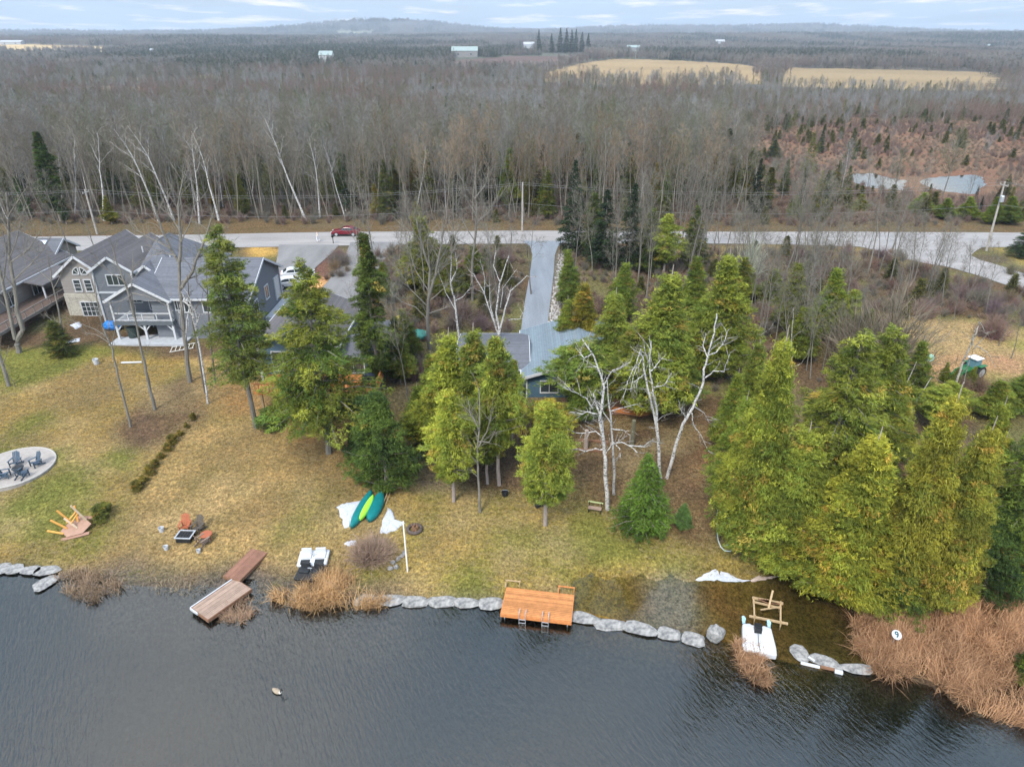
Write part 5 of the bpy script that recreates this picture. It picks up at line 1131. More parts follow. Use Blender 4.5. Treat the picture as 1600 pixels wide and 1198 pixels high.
P1 = np.stack([X[rest], Y[rest], Z[rest]], 1)
i1 = np.where(rf.uniform(size=len(P1)) < np.where(vnoise(X[rest], Y[rest], 22, 83) > .55, .70, .93), rf.randint(0, 4, len(P1)), rf.choice([11, 12, 13, 12, 10, 8], len(P1)))
s1 = np.where(i1 < 4, rf.uniform(.6, 1.2, len(P1)) * np.where(px[rest] > 1180, .62, 1), rf.uniform(.8, 1.4, len(P1)))
X, Y = jgrid(-500, 520, 200, 600, 4.3)
vis = (np.abs(X) < Y * .79 + 6); X, Y = X[vis], Y[vis]; Z = ground(X, Y); ok, px, py = free(X, Y, Z)
inm = inpoly(px, py, MARSH) & (rf.uniform(size=X.size) > .06 + .12 * (vnoise(X, Y, 20, 97) > .6))
dens = vnoise(X, Y, 55, 50)
ok &= ~inm & (rf.uniform(size=X.size) < np.where(Y > 420, .45, .9) * np.clip(.5 + dens, .4, 1))
X, Y, Z, px = X[ok], Y[ok], Z[ok], px[ok]
P2 = np.stack([X, Y, Z], 1); n2 = len(P2); cn = vnoise(X, Y, 45, 51); u = rf.uniform(size=n2)
tone = vnoise(X, Y, 38, 52) + rf.uniform(-.25, .25, n2)
i2 = np.where(tone > .62, 7, np.where(tone < .3, 9, rf.randint(4, 7, n2))); i2 = np.where((tone > .45) & (tone < .54), 8, i2)
i2 = np.where(u < .05, 10, i2); i2 = np.where((u > .5) & (u < .5 + .05 + .5 * np.clip(cn - .58, 0, 1) * 3), rf.choice([11, 12, 13], n2), i2)
s2 = np.where(inpoly(px, project(X, Y, Z)[1], MARSH), .6, 1) * rf.uniform(.65, 1.1, n2) * np.interp(Y, [200, 260, 400, 520], [1.1, .95, .85, 1.05]) * np.where(px > 1150, .75, 1)
PP_ = np.concatenate([P1, P2])
scatter('leafless_wood', PP_, np.r_[i1, i2], np.r_[s1, s2], rf.uniform(0, 6.28, len(PP_)), srcs, 'leafless grey brown wood stretching back from the road to the fields', 'wood')
# undergrowth: thicket and marsh
T_, W_ = TB(), TB(); s3 = [shrub(26, 1.3, 2.0, 60, .035, M_redtwig, forks=3), shrub(27, 1.0, 1.2, 60, .035, M_tan, forks=3)]
us = [source('under', s3[0]['T'], s3[0]['W'], M_redtwig, red_t[0]), source('under', s3[1]['T'], s3[1]['W'], M_tan, barkmat('marsh_stems', (0.22, 0.16, 0.115), .25)), source('under', s3[0]['T'], s3[0]['W'], M_twig, M_twig)]
T, W = simple_con(95, 3.2, .8, (.10, .10, .03)); us.append(source('under', T, W, M_bark, M_leaf))
X, Y = jgrid(60, 330, 120, 330, 2.0); Z = ground(X, Y); ok, px, py = free(X, Y, Z)
ok &= ~((px > 1325) & (px < 1545) & (py > 296) & (py < 318) & (rf.uniform(size=X.size) < .6))
ok &= (px > 1100) & (px < 1640) & (Y > 124) & (rf.uniform(size=X.size) < .8)
X, Y, Z = X[ok], Y[ok], Z[ok]; u = rf.uniform(size=len(X)); m_ = vnoise(X, Y, 14, 53)
scatter('marsh_brush', np.stack([X, Y, Z], 1), np.where(u < .02 + .06 * (m_ > .58), 3, np.where(m_ > .5, 0, 1)), rf.uniform(.5, 1.2, len(X)) * np.where((px[ok] < 1180) | (Y < 150), 1.5, 1), rf.uniform(0, 6.28, len(X)), us[:2] + [us[1].copy(), us[3]], 'rusty brown marsh brush around the pond', 'brush')
us3 = [o.copy() for o in us]
X, Y = jgrid(-45, 80, 60, 106, 1.35); Z = ground(X, Y); px, py = project(X, Y, Z)
zone = np.zeros(X.shape, bool)
for q in ([(560, 420), (600, 392), (800, 388), (822, 400), (800, 520), (770, 560), (640, 660), (600, 620), (590, 520)], [(880, 388), (1400, 390), (1440, 425), (1640, 470), (1640, 520), (1500, 495), (1380, 500), (1360, 620), (1120, 640), (1000, 560), (880, 520)], [(525, 395), (560, 392), (520, 440), (500, 440)], [(880, 620), (960, 600), (1100, 600), (1110, 640), (1040, 640), (950, 640)]): zone |= inpoly(px, py, q)
zone &= rf.uniform(size=X.size) < np.clip(vnoise(X, Y, 5, 84) * 1.8 - .1, .15, 1)
X, Y, Z = X[zone], Y[zone], Z[zone]; u = rf.uniform(size=len(X))
scatter('thicket', np.stack([X, Y, Z], 1), np.where(u < .05, 3, np.where(u < .35, 0, np.where(u < .6, 1, 2))), rf.uniform(.35, 1.15, len(X)), rf.uniform(0, 6.28, len(X)), us3, 'low leafless thicket between the lawns and the road', 'thicket')
us2 = [o.copy() for o in us]
X, Y = jgrid(-170, 80, 122, 200, 2.6); Z = ground(X, Y); vis = np.abs(X) < Y * .8 + 5; X, Y, Z = X[vis], Y[vis], Z[vis]
u = rf.uniform(size=len(X))
scatter('undergrowth', np.stack([X, Y, Z], 1), np.where(u < .04, 3, np.where(u < .5, 0, 2)), rf.uniform(.6, 1.3, len(X)), rf.uniform(0, 6.28, len(X)), us2, 'tangled brown undergrowth below the leafless trees beyond the road', 'undergrowth')
# far woods
fp = []
for k, (cc, cf, lf) in enumerate([((.20, .18, .165), .08, (.06, .08, .035)), ((.18, .165, .15), .3, (.055, .075, .035)), ((.16, .15, .14), .75, (.045, .065, .034)), ((.21, .175, .155), .04, (.06, .075, .035)), ((.25, .235, .215), .05, (.06, .075, .035))]):
    T, W = far_patch(110 + k, cc, 20, 9, 5, 10, cf, lf); fp.append(source('far', T, W, M_bark, M_far))
X, Y = jgrid(-1300, 1300, 600, 1500, 16); X2, Y2 = jgrid(-3600, 3600, 1500, 4200, 34); X3, Y3 = jgrid(-6200, 6200, 4200, 7600, 80)
X = np.r_[X, X2, X3]; Y = np.r_[Y, Y2, Y3]; vis = np.abs(X) < Y * .8 + 20; X, Y = X[vis], Y[vis]; Z = ground(X, Y); ok, px, py = free(X, Y, Z)
hid = ~(inpoly(px, py, [(895, 130), (1600, 150), (1600, 132), (895, 128)]))
ok &= (rf.uniform(size=X.size) < .92)
SIGHT = [[(x - w / 2 - 3, y - 22), (x + w / 2 + 3, y - 22), (x + w / 2 + 3, y - 1), (x - w / 2 - 3, y - 1)] for x, y, w in [(726, 90, 40), (509, 97, 20), (826, 76, 18), (990, 80, 20), (1124, 70, 16), (16, 70, 34), (240, 82, 12), (1546, 75, 18), (880, 84, 80)]]
ptx, pty = project(X, Y, Z + np.where(Y > 4200, 34, np.where(Y > 1500, 16, 9)))
for q in SIGHT:                                                  # open meadows in front of the farms
    ok &= ~(inpoly(ptx, pty, q) & (py > q[2][1] + .5) & (Y > 500))
for q, _c in FIELDS:
    ok &= ~(inpoly(ptx, pty, q) & (rf.uniform(size=X.size) < (.8 if q[0][1] < 99 else .1)))
X, Y, Z = X[ok], Y[ok], Z[ok]; tone = vnoise(X, Y * .35, 120, 54) + rf.uniform(-.22, .22, len(X))
idx = np.where(tone > .66, 2, np.where(tone > .52, 1, np.where(tone > .4, 0, np.where(tone > .28, 4, 3))))
scatter('distant_wood', np.stack([X, Y, Z], 1), idx, np.where(Y > 4200, 3.2, np.where(Y > 1500, 1.5, 1.0)) * rf.uniform(.8, 1.2, len(X)), rf.uniform(0, 6.28, len(X)), fp, 'distant blue grey woodland rolling to the horizon', 'wood')

# ---------------------------------------------------------------- houses
def colr(r, g_, b, k=.8): return lin(r, g_, b, k)[:3]
M_wallgrey = banded('grey_siding', colr(118, 122, 128), 0.2, 'z', .05, .72, .8, 1.0, .15)
M_walltan = banded('taupe_siding', colr(148, 142, 136), 0.2, 'z', .05, .75, .8, 1.0, .15)
M_stone = mottled('stone_veneer', colr(178, 172, 158), .28, 4.5, .9, .4)
M_shingle = banded('dark_shingles', colr(106, 108, 114), 0.19, 'y', .16, .72, .9, 3.0, .2)
M_shingleB = banded('brown_grey_shingles', colr(102, 98, 98), 0.19, 'x', .16, .72, .9, 3.0, .2)
M_shingleblue = banded('blue_grey_shingles', colr(122, 136, 144), 0.24, 'x', .12, .72, .85, 2.5, .2)
M_blue = banded('blue_siding', colr(78, 106, 124), 0.3, 'x', .06, .7, .8, 1.0, .1)
M_teal = banded('teal_siding', colr(88, 112, 130), 0.22, 'z', .06, .75, .8, 1.0, .1)
M_blind = mottled('pale_blind', (.5, .55, .55), .1, 3, .8)
class House:
    def __init__(s, name, base, label, cat='house'):
        s.o = Vector(base); s.root = thing(name, base, label, cat)
    def put(s, mb, name, mat, parent=None, **k):
        mb.v = [tuple(Vector(v) - s.o) for v in mb.v]
        return mb.build(name, mat, parent or s.root, **k)
    def gable(s, x0, x1, y0, y1, zb, ze, zr, axis, wall, roof, oh=.45, trim=True, name='wall'):
        m = MB()
        if axis == 'y':
            xm = (x0 + x1) / 2; pr = [(x0, zb), (x1, zb), (x1, ze), (xm, zr), (x0, ze)]
            vs = [(a, y0, b) for a, b in pr] + [(a, y1, b) for a, b in pr]
        else:
            ym = (y0 + y1) / 2; pr = [(y0, zb), (y1, zb), (y1, ze), (ym, zr), (y0, ze)]
            vs = [(x0, a, b) for a, b in pr] + [(x1, a, b) for a, b in pr]
        m.add(vs, [(0, 1, 2, 3, 4), (9, 8, 7, 6, 5)] + [(i, 5 + i, 5 + (i + 1) % 5, (i + 1) % 5) for i in range(5)])
        s.put(m, name, wall)
        r = MB(); t = MB(); up = .16
        if axis == 'y':
            k = (zr - ze) / (xm - x0); a0, a1 = y0 - oh, y1 + oh
            for sx, xe in ((-1, x0 - oh), (1, x1 + oh)):
                zo = ze - k * oh + up
                r.slab([(xe, a0, zo), (xm, a0, zr + up), (xm, a1, zr + up), (xe, a1, zo)], .13)
                if trim:
                    t.beam((xe, a0 - .04, zo - .16), (xm, a0 - .04, zr + up - .16), .07, .26)
                    t.beam((xe, a1 + .04, zo - .16), (xm, a1 + .04, zr + up - .16), .07, .26)
                    t.beam((xe + sx * .05, a0, zo - .12), (xe + sx * .05, a1, zo - .12), .1, .2)
        else:
            k = (zr - ze) / (ym - y0); a0, a1 = x0 - oh, x1 + oh
            for sy, ye in ((-1, y0 - oh), (1, y1 + oh)):
                zo = ze - k * oh + up
                r.slab([(a0, ye, zo), (a0, ym, zr + up), (a1, ym, zr + up), (a1, ye, zo)], .13)
                if trim:
                    t.beam((a0 - .04, ye, zo - .16), (a0 - .04, ym, zr + up - .16), .07, .26)
                    t.beam((a1 + .04, ye, zo - .16), (a1 + .04, ym, zr + up - .16), .07, .26)
                    t.beam((a0, ye + sy * .05, zo - .12), (a1, ye + sy * .05, zo - .12), .1, .2)
        ro = s.put(r, 'roof', roof)
        if trim: s.put(t, 'fascia', M_white, ro)
        return ro
    def window(s, c, w, h, face='S', cols=2, rows=1, glass=None, arch=False):
        f = MB(); g_ = MB(); cx, cy, cz = c
        def bx(m, du, dz, su, sz, dep, o=0):
            if face == 'S': m.box((cx + du, cy - dep / 2 - o, cz + dz), (su, dep, sz))
            else: m.box((cx + dep / 2 + o, cy + du, cz + dz), (dep, su, sz))
        fw = .11
        bx(f, 0, h / 2 + fw / 2, w + 2 * fw, fw, .09); bx(f, 0, -h / 2 - fw / 2, w + 2 * fw, fw, .12)
        for q in (-1, 1): bx(f, q * (w / 2 + fw / 2), 0, fw, h, .09)
        for i in range(1, cols): bx(f, -w / 2 + w * i / cols, 0, .06, h, .07)
        for i in range(1, rows): bx(f, 0, -h / 2 + h * i / rows, w, .05, .065)
        bx(g_, 0, 0, w, h, .035)
        fo = s.put(f, 'window', M_white); s.put(g_, 'pane', glass or M_glass, fo); return fo
def halfround(H, c, w, h, side):
    m = MB(); g_ = MB(); n = 8; cx, cy, cz = c
    pts = [(cx + side * w * math.cos(a * math.pi / 2 / n), cz + h * math.sin(a * math.pi / 2 / n)) for a in range(n + 1)] + [(cx, cz)]
    gv = [(a, cy - .04, b) for a, b in pts] + [(a, cy - .005, b) for a, b in pts]; k = len(pts)
    g_.add(gv, [tuple(range(k)), tuple(range(2 * k - 1, k - 1, -1))] + [(i, (i + 1) % k, k + (i + 1) % k, k + i) for i in range(k)])
    for i in range(k): m.beam((pts[i][0], cy - .05, pts[i][1]), (pts[(i + 1) % k][0], cy - .05, pts[(i + 1) % k][1]), .09, .1)
    m.beam((cx, cy - .05, cz), (cx + side * w * .7, cy - .05, cz + h * .7), .05, .06)
    fo = H.put(m, 'window', M_white); H.put(g_, 'pane', M_glass, fo)

# large grey house
H = House('grey_house', (-44, 74, 2.0), 'large grey house with a stone wing, gabled tower, white balcony porch and attached garage')
H.gable(-54.2, -49.0, 78.6, 90, 2.0, 7.75, 9.85, 'y', M_walltan, M_shingleB)
m = MB(); m.box((-51.6, 78.5, 3.6), (5.25, .25, 3.2)); H.put(m, 'stone_base', M_stone)
for sx in (-1, 1): halfround(H, (-51.6 + sx * .12, 78.6, 7.6), .75, .85, sx)
H.window((-52.3, 78.6, 6.2), .75, 1.35, 'S', 1, 3); H.window((-51.0, 78.6, 6.2), .75, 1.35, 'S', 1, 3)
H.window((-51.4, 78.37, 3.3), 2.0, 1.7, 'S', 4, 3)
H.gable(-48.5, -43.9, 76.0, 86, 2.0, 8.95, 10.5, 'y', M_wallgrey, M_shingleB, .35)
H.window((-46.0, 76.0, 7.75), 1.9, 1.15, 'S', 3, 1); m = MB(); m.box((-46.2, 75.93, 6.25), (4.7, .12, .22))
for x in (-48.46, -43.95): m.box((x, 75.94, 5.4), (.2, .16, 7.0))
H.put(m, 'corner_board', M_white)
# main hipped block
m = MB(); m.box((-41.4, 81.0, 4.6), (6.6, 12.0, 5.3)); H.put(m, 'wall', M_wallgrey)
x0, x1, y0, y1, ze, zp = -44.1, -37.4, 74.4, 89, 7.1, 11.1
a, b = (-42.9, 81, zp), (-42.9, 84.5, zp)
m = MB()
for q in ([(x0, y0, ze), (x1, y0, ze), a], [(x1, y0, ze), (x1, y1, ze), b, a], [(x1, y1, ze), (x0, y1, ze), b], [(x0, y1, ze), (x0, y0, ze), a, b]): m.slab(q, .15)
ro = H.put(m, 'roof', M_shingle); m = MB(); m.beam((x0, y0 - .05, ze - .1), (x1 - 1.5, y0 - .05, ze - .1), .1, .2); H.put(m, 'fascia', M_white, ro)
# small dormer cheek
H.gable(-43.6, -41.6, 76.6, 81, 7.6, 8.5, 9.3, 'y', M_wallgrey, M_shingle, .2)
# garage wing
H.gable(-40.5, -29.6, 72.2, 83.6, 1.6, 7.05, 9.75, 'x', M_wallgrey, M_shingle)
H.window((-33.9, 72.2, 5.9), 1.5, 1.2, 'S', 2); H.window((-36.8, 72.2, 5.9), 1.3, 1.2, 'S', 2)
H.window((-29.6, 78.3, 5.5), 1.1, 1.5, 'E', 2); H.window((-29.6, 74.4, 5.0), 1.1, 1.6, 'E', 2)
m = MB(); m.box((-29.55, 81.9, 4.75), (.1, 1.25, 2.5)); dr = H.put(m, 'door', M_white)
m = MB(); m.box((-29.53, 81.9, 6.15), (.16, 1.7, .2)); [m.box((-29.53, 81.9 + q * .74, 4.75), (.15, .14, 2.7)) for q in (-1, 1)]; H.put(m, 'door_frame', M_white, dr)
m = MB(); m.box((-29.62, 83.58, 4.6), (.16, .16, 4.4)); m.box((-29.62, 72.2, 4.4), (.18, .18, 5)); H.put(m, 'corner_board', M_white)
m = MB(); m.box((-29.0, 80.0, 2.75), (1.0, 7.5, .5)); H.put(m, 'foundation', M_concrete)
# porch with balcony
H.gable(-44.8, -38.2, 71.6, 76.2, 6.86, 6.95, 8.85, 'y', M_wallgrey, M_shingle, .35)
m = MB(); m.box((-41.5, 73.8, 4.2), (6.6, 4.6, .2)); H.put(m, 'balcony_floor', M_concrete)
m = MB(); m.box((-41.5, 71.5, 4.15), (6.8, .14, .42)); m.box((-38.15, 73.8, 4.15), (.14, 4.6, .42)); H.put(m, 'balcony_edge', mottled('grey_paint', colr(96, 102, 106), .06, 3))
for i, x in enumerate((-44.7, -41.5, -38.3)):
    m = MB(); m.box((x, 71.65, 3.0), (.22, .22, 2.2))
    for q in ((-1, 1) if i == 1 else ((1,) if i == 0 else (-1,))): m.beam((x, 71.65, 3.2), (x + q * .7, 71.65, 3.95), .12, .12)
    if i != 1: m.box((x, 71.65, 5.6), (.18, .18, 2.7))
    H.put(m, 'post', M_white)
m = MB(); m.box((-41.5, 71.62, 5.3), (6.5, .09, .1)); m.box((-41.5, 71.62, 4.5), (6.5, .06, .07)); m.box((-38.25, 73.9, 5.3), (.09, 4.5, .1))
for x in (-43.1, -41.5, -39.9): m.box((x, 71.62, 4.9), (.09, .09, .8))
for y in (73.1, 74.6): m.box((-38.25, y, 4.9), (.09, .09, .8))
m.box((-41.5, 71.72, 3.92), (6.6, .16, .1)); H.put(m, 'railing', M_white)
H.window((-41.3, 75.0, 5.6), 1.7, 2.0, 'S', 2); H.window((-43.6, 75.0, 5.9), 1.2, .9, 'S', 2); H.window((-39.2, 75.0, 6.0), 1.0, 1.0, 'S', 2)
H.window((-42.4, 75.0, 3.1), 1.6, 1.8, 'S', 2); H.window((-37.3, 72.2, 6.1), .0 + .9, 1.1, 'S', 2)
m = MB(); m.box((-41.0, 72.6, 2.08), (8.4, 5.0, .22)); H.put(m, 'patio', M_concrete)
m = MB(); m.tube([(-44.2, 80, 9.9), (-44.2, 80, 10.6)], .08, 8); m.tube([(-40.6, 79, 9.4), (-40.6, 79, 9.9)], .08, 8); H.put(m, 'vent_pipe', M_white)

# left house
H = House('taupe_house', (-64, 84, 2.2), 'taupe house at the left edge with skylights and a raised deck')
H.gable(-72.5, -60.4, 74, 90.5, 1.5, 6.4, 9.6, 'y', M_walltan, M_shingleB)
H.gable(-67.5, -61.6, 89, 94.6, 1.8, 6.7, 8.3, 'x', M_walltan, M_shingle, .4)
H.window((-61.6, 91.8, 5.7), 1.0, 1.3, 'E', 2, 2); H.window((-60.2, 77.5, 4.9), 1.4, 1.7, 'E', 2, 1); H.window((-60.2, 82.5, 4.8), 1.6, 1.9, 'E', 2, 1)
r = MB(); r.slab([(-61.5, 80, 6.5), (-57.6, 80, 5.75), (-57.6, 87, 5.75), (-61.5, 87, 6.5)], .14); r.beam((-57.55, 80, 5.65), (-57.55, 87, 5.65), .1, .2); H.put(r, 'porch_roof', M_shingleB)
m = MB(); [m.box((-57.8, y, 4.7), (.16, .16, 2.0)) for y in (80.3, 86.6)]; H.put(m, 'post', M_white)
m = MB(); m.box((-58.2, 77, 3.75), (4.0, 16, .2)); H.put(m, 'deck_floor', mottled('dark_deck', (.09, .06, .045), .3, 3, .9))  # floor colour darkened to carry the shade lying on the deck
m = MB(); m.box((-56.2, 77, 4.75), (.1, 16, .1)); m.box((-56.18, 77, 3.8), (.1, 16, .35)); [m.box((-56.2, 69 + k * 1.6, 4.25), (.09, .09, .95)) for k in range(11)]; H.put(m, 'railing', mottled('grey_rail', colr(128, 122, 116), .1, 3))
for y in (69.5, 73.5, 77.5, 81.5):
    m = MB(); m.beam((-57.2, y, 1.8), (-56.4, y, 3.6), .16, .16); H.put(m, 'deck_post', M_greydeck)
for (x, y) in ((-64.0, 80.5), (-63.5, 91.0 - .2)):
    m = MB(); z = 9.4 - (x + 65.85) / 5.65 * 3.0 + .22 if y < 85 else 8.0
    m.box((x, y, z + .06), (1.0, .9, .14), ry=.48 if y < 85 else 0, rx=0 if y < 85 else .5); H.put(m, 'skylight', mottled('skylight_glass', (.55, .6, .68), .05, 2, .2))

# middle blue house
H = House('blue_house', (-19, 62, 1.7), 'middle blue house behind the broad hemlock with a raised wooden deck')
H.gable(-24.6, -17.0, 60.2, 70.5, 1.2, 6.7, 8.2, 'y', M_teal, M_shingleB, .5)
H.gable(-17.6, -12.9, 60.3, 69.0, 1.2, 5.3, 6.2, 'x', M_teal, M_shingle, .35)
H.window((-22.3, 60.2, 4.8), 1.9, 1.9, 'S', 2); H.window((-19.5, 60.2, 4.8), 1.7, 1.9, 'S', 2); H.window((-15.5, 60.3, 4.2), 2.0, 1.3, 'S', 2); H.window((-23.0, 60.2, 2.4), 1.0, .9, 'S', 1)
m = MB(); [m.box((x, 60.15, 4.2), (.2, .14, 5.4)) for x in (-24.55, -17.05)]; H.put(m, 'corner_board', M_white)
m = MB(); m.tube([(-14.4, 65.3, 5.9), (-14.4, 65.3, 6.9)], .14, 10); m.tube([(-14.4, 65.3, 6.9), (-14.4, 65.3, 7.1)], .24, 10); H.put(m, 'chimney_pipe', M_metal)
m = MB(); m.box((-18.3, 58.2, 3.3), (11.4, 3.8, .16)); H.put(m, 'deck_floor', M_woodorange)
m = MB(); m.box((-18.3, 56.35, 4.25), (11.4, .12, .09)); m.box((-12.65, 58.2, 4.25), (.12, 3.8, .09)); [m.box((-23.9 + k * .32, 56.35, 3.8), (.05, .05, .85)) for k in range(36)]; m.box((-18.3, 56.3, 3.3), (11.5, .08, .3)); [m.box((-12.65, 56.5 + k * .45, 3.8), (.06, .06, .85)) for k in range(8)]; H.put(m, 'railing', M_woodorange)
for x in (-23.5, -20.3, -16.4, -12.9): m = MB(); m.box((x, 56.5, 2.2), (.2, .2, 2.1)); H.put(m, 'deck_post', M_tanwood)

# right blue house
H = House('blue_house', (4, 60, 1.6), 'right blue house with a pale blue grey roof at the foot of the asphalt driveway')
H.gable(1.4, 12.6, 58.7, 69.4, 1.0, 4.0, 5.7, 'y', M_blue, M_shingleblue, .5)
H.gable(-5.2, 1.4, 60.3, 68.6, 1.0, 3.95, 4.9, 'x', M_blue, M_shingle, .35)
H.window((3.6, 58.7, 2.75), 1.6, 1.15, 'S', 2); H.window((9.2, 58.7, 2.6), 1.8, 1.3, 'S', 2)
m = MB(); m.box((-.6, 60.24, 2.5), (1.3, .1, 2.1)); d = H.put(m, 'door', M_white); m = MB(); m.box((-.6, 60.17, 2.6), (.9, .04, 1.5)); H.put(m, 'pane', M_blind, d)
H.window((-3.1, 60.3, 2.8), 1.4, 1.1, 'S', 2)
m = MB(); m.box((1.42, 58.66, 2.6), (.14, .1, 2.8)); m.box((5.6, 58.62, 2.0), (.14, .1, 1.6)); H.put(m, 'corner_board', M_white)
m = MB(); m.box((8.5, 57.0, 1.55), (7.5, 3.0, .14)); H.put(m, 'deck_floor', M_brownwood)
# stepped deck and low wooden wall behind the birches
t = thing('wooden_deck', at(990, 668), 'reddish wooden deck with a curved bench edge behind the white birches', 'deck')
pts = [(948, 646), (975, 650), (1000, 655), (1012, 652), (1030, 640)]; W3 = [at(a, b) + Vector((0, 0, .75)) for a, b in pts]
m = MB()
for a, b in zip(W3, W3[1:]):
    for k in range(3): m.beam(a - Vector((0, 0, .18 * k)), b - Vector((0, 0, .18 * k)), .05, .14)
m.build('bench_edge', M_woodorange, t, world=True)
m = MB(); P4 = [W3[0], W3[1], W3[2], W3[3], W3[4], W3[4] + Vector((-1, 2.5, 0)), W3[0] + Vector((0, 2.5, 0))]
m.prism([(p.x, p.y) for p in P4], W3[0].z - .6, W3[0].z - .45); m.build('floor', M_brownwood, t, world=True)
for i, (bx_, by_, h_) in enumerate([(915, 703, 2.0), (987, 697, 2.6)]):
    p = at(bx_, by_); m = MB(); m.tube([(0, 0, -.1), (0, 0, h_)], [.2, .17], 10)
    o = at_loc(m.build('stump', barkmat('stump_bark%d' % i, (.30, .24, .20) if i == 0 else (.14, .13, .08))), p); tag(o, ['cut grey tree stump below the deck, left of the birches', 'tall mossy cut stump between the birches'][i], 'stump')
def planks(label, a, b, w, h, mat, n=1, nm='timber'):
    A, B = at(*a), at(*b); m = MB()
    A.z += h / 2; B.z += h / 2
    m.beam(A, B, w, h); o = m.build(nm, mat, None); return tag(o, label, 'timber')
planks('dark timber lying under the lone cedar, upper one', (822, 774), (843, 766), .25, .2, M_dark)
planks('long dark timber lying on the lawn behind the lone cedar trunk', (837, 793), (866, 781), .3, .25, M_dark)
planks('weathered step timber below the deck', (905, 688), (950, 692), .2, .18, M_brownwood)
planks('second weathered step timber lower below the deck', (900, 703), (945, 706), .2, .18, M_brownwood)

# ---------------------------------------------------------------- shore things
# docks
def dock(name, c, L, Wd, rz, z, label, mat, cat='dock', tilt=(0, 0), legs=True, trim=None):
    t = thing(name, (c[0], c[1], z), label, cat, None, rz); t.rotation_euler = (tilt[0], tilt[1], rz)
    m = MB(); n = max(3, round(Wd / .15)); w = Wd / n
    for k in range(n): m.box((0, -Wd / 2 + (k + .5) * w, -.025 + .003 * (k % 2)), (L, w - .014, .045))
    m.build('deck_boards', mat, t)
    m = MB(); [m.box((0, q * (Wd / 2 + .025), -.14), (L + .1, .05, .24)) for q in (-1, 1)]; [m.box((q * (L / 2 + .025), 0, -.14), (.05, Wd - .002, .24)) for q in (-1, 1)]; m.build('frame', M_woodorange if mat is M_deckorange else M_brownwood, t)
    if trim:
        m = MB(); m.box((0, Wd / 2 + .09, -.05), (L + .12, .08, .16)); m.box((-L / 2 - .09, Wd / 2 - .35, -.05), (.08, .8, .16)); m.build('white_edge', M_white, t)
    if legs:
        for sx in (-1, 1):
            for sy in (-1, 1):
                m = MB(); m.tube([(sx * (L / 2 - .2), sy * (Wd / 2 - .15), -.1), (sx * (L / 2 - .2), sy * (Wd / 2 - .15), -1.3)], .04, 8); m.build('leg', M_metal, t)
    return t
def quad_dock(name, c1, c2, c3, c4, z, label, mat, **k):
    """corners in photo order along the long side c1-c2 and the opposite side c4-c3"""
    a, b, c, d = [Vector((*atz(p[0], p[1], z), z)) for p in (c1, c2, c3, c4)]
    ax = (b - a + c - d) / 2; ctr = (a + b + c + d) / 4; L = ax.length; rz = math.atan2(ax.y, ax.x)
    nrm_ = Vector((-math.sin(rz), math.cos(rz), 0)); Wd = abs(((d + c) / 2 - (a + b) / 2).dot(nrm_))
    return dock(name, ctr, L, Wd, rz, z, label, mat, **k), L, Wd
t, L, Wd = quad_dock('dock', (781, 957), (891, 971), (897, 929), (794, 918), .55, 'bright orange wooden dock at the seawall with two ladders', M_deckorange)
for k, x in enumerate((-L * .19, L * .14)):
    m = MB(); [m.tube([(x + q * .2, -Wd / 2 + .3, .02), (x + q * .2, -Wd / 2 + .28, .3), (x + q * .2, -Wd / 2 - .12, .3), (x + q * .2, -Wd / 2 - .14, -1.1)], .022, 6) for q in (-1, 1)]
    [m.beam((x - .2, -Wd / 2 - .14, -.2 - .28 * j), (x + .2, -Wd / 2 - .14, -.2 - .28 * j), .05, .03) for j in range(4)]; m.build('ladder', M_metal, t)
for x, w in ((-L / 2 + .35, .9), (L / 2 - .5, 1.0)):
    m = MB(); [m.box((x + q * w / 2, Wd / 2 + .35, .05), (.06, .06, .5)) for q in (-1, 1)]; m.box((x, Wd / 2 + .35, .3), (w + .1, .08, .05)); m.box((x - w / 2, Wd / 2 + .1, .2), (.06, .6, .06)); m.build('end_rail', M_woodorange if x > 0 else M_tanwood, t)
quad_dock('dock', (299, 949), (367, 904), (392, 919), (326, 967), .42, 'weathered brown floating dock section with a white edge strip', M_greydeck, trim=True)
quad_dock('gangway', (352, 898), (393, 856), (417, 864), (372, 907), .50, 'reddish brown gangway between the straw lawn and the floating dock', banded('red_brown_planks', (.26, .13, .085), .14, 'y', .2, .4), legs=False, cat='gangway')
# seawall boulders
def blocky(m, hz=.8):
    m.v = [(math.copysign(abs(x) ** .8, x), math.copysign(abs(y) ** .72, y), z * hz) for x, y, z in m.v]; return m
def rock(pa, pb, w, h, label, i, z=None, gname='boulders of the seawall'):
    a, b = [Vector((*atz(p[0], p[1], .25), .25)) for p in (pa, pb)]
    c = (a + b) / 2; L = (b - a).length; m = MB(); m.blob((0, 0, 0), (L / 2 * 1.22, w / 2 * .98, h * .42), i, .28, 2, .5); blocky(m)
    o = m.build('boulder', M_rock); at_loc(o, (c.x, c.y, (z if z is not None else .08)), math.atan2((b - a).y, (b - a).x)); return tag(o, label, 'boulder', gname)
RK = [(556, 935, 590, 930), (592, 934, 630, 934), (632, 936, 668, 937), (672, 937, 708, 936), (711, 937, 747, 940), (750, 940, 782, 939), (894, 958, 934, 966), (936, 971, 978, 972), (980, 974, 1026, 985), (1029, 983, 1064, 990), (1066, 990, 1102, 999)]
DESC = ['dark boulder at the left end of the seawall against the reeds', 'pale boulder next to the left end boulder of the seawall', 'rounded low boulder in front of the white pole', 'long flat boulder right of the white pole', 'pale boulder in the middle of the left seawall', 'last boulder before the orange dock on its left', 'narrow pale boulder directly right of the orange dock',
        'white boulder second to the right of the orange dock', 'long blue grey slab boulder in the right seawall', 'beige boulder between the blue grey slab and the jagged one', 'low jagged boulder near the end of the right seawall']
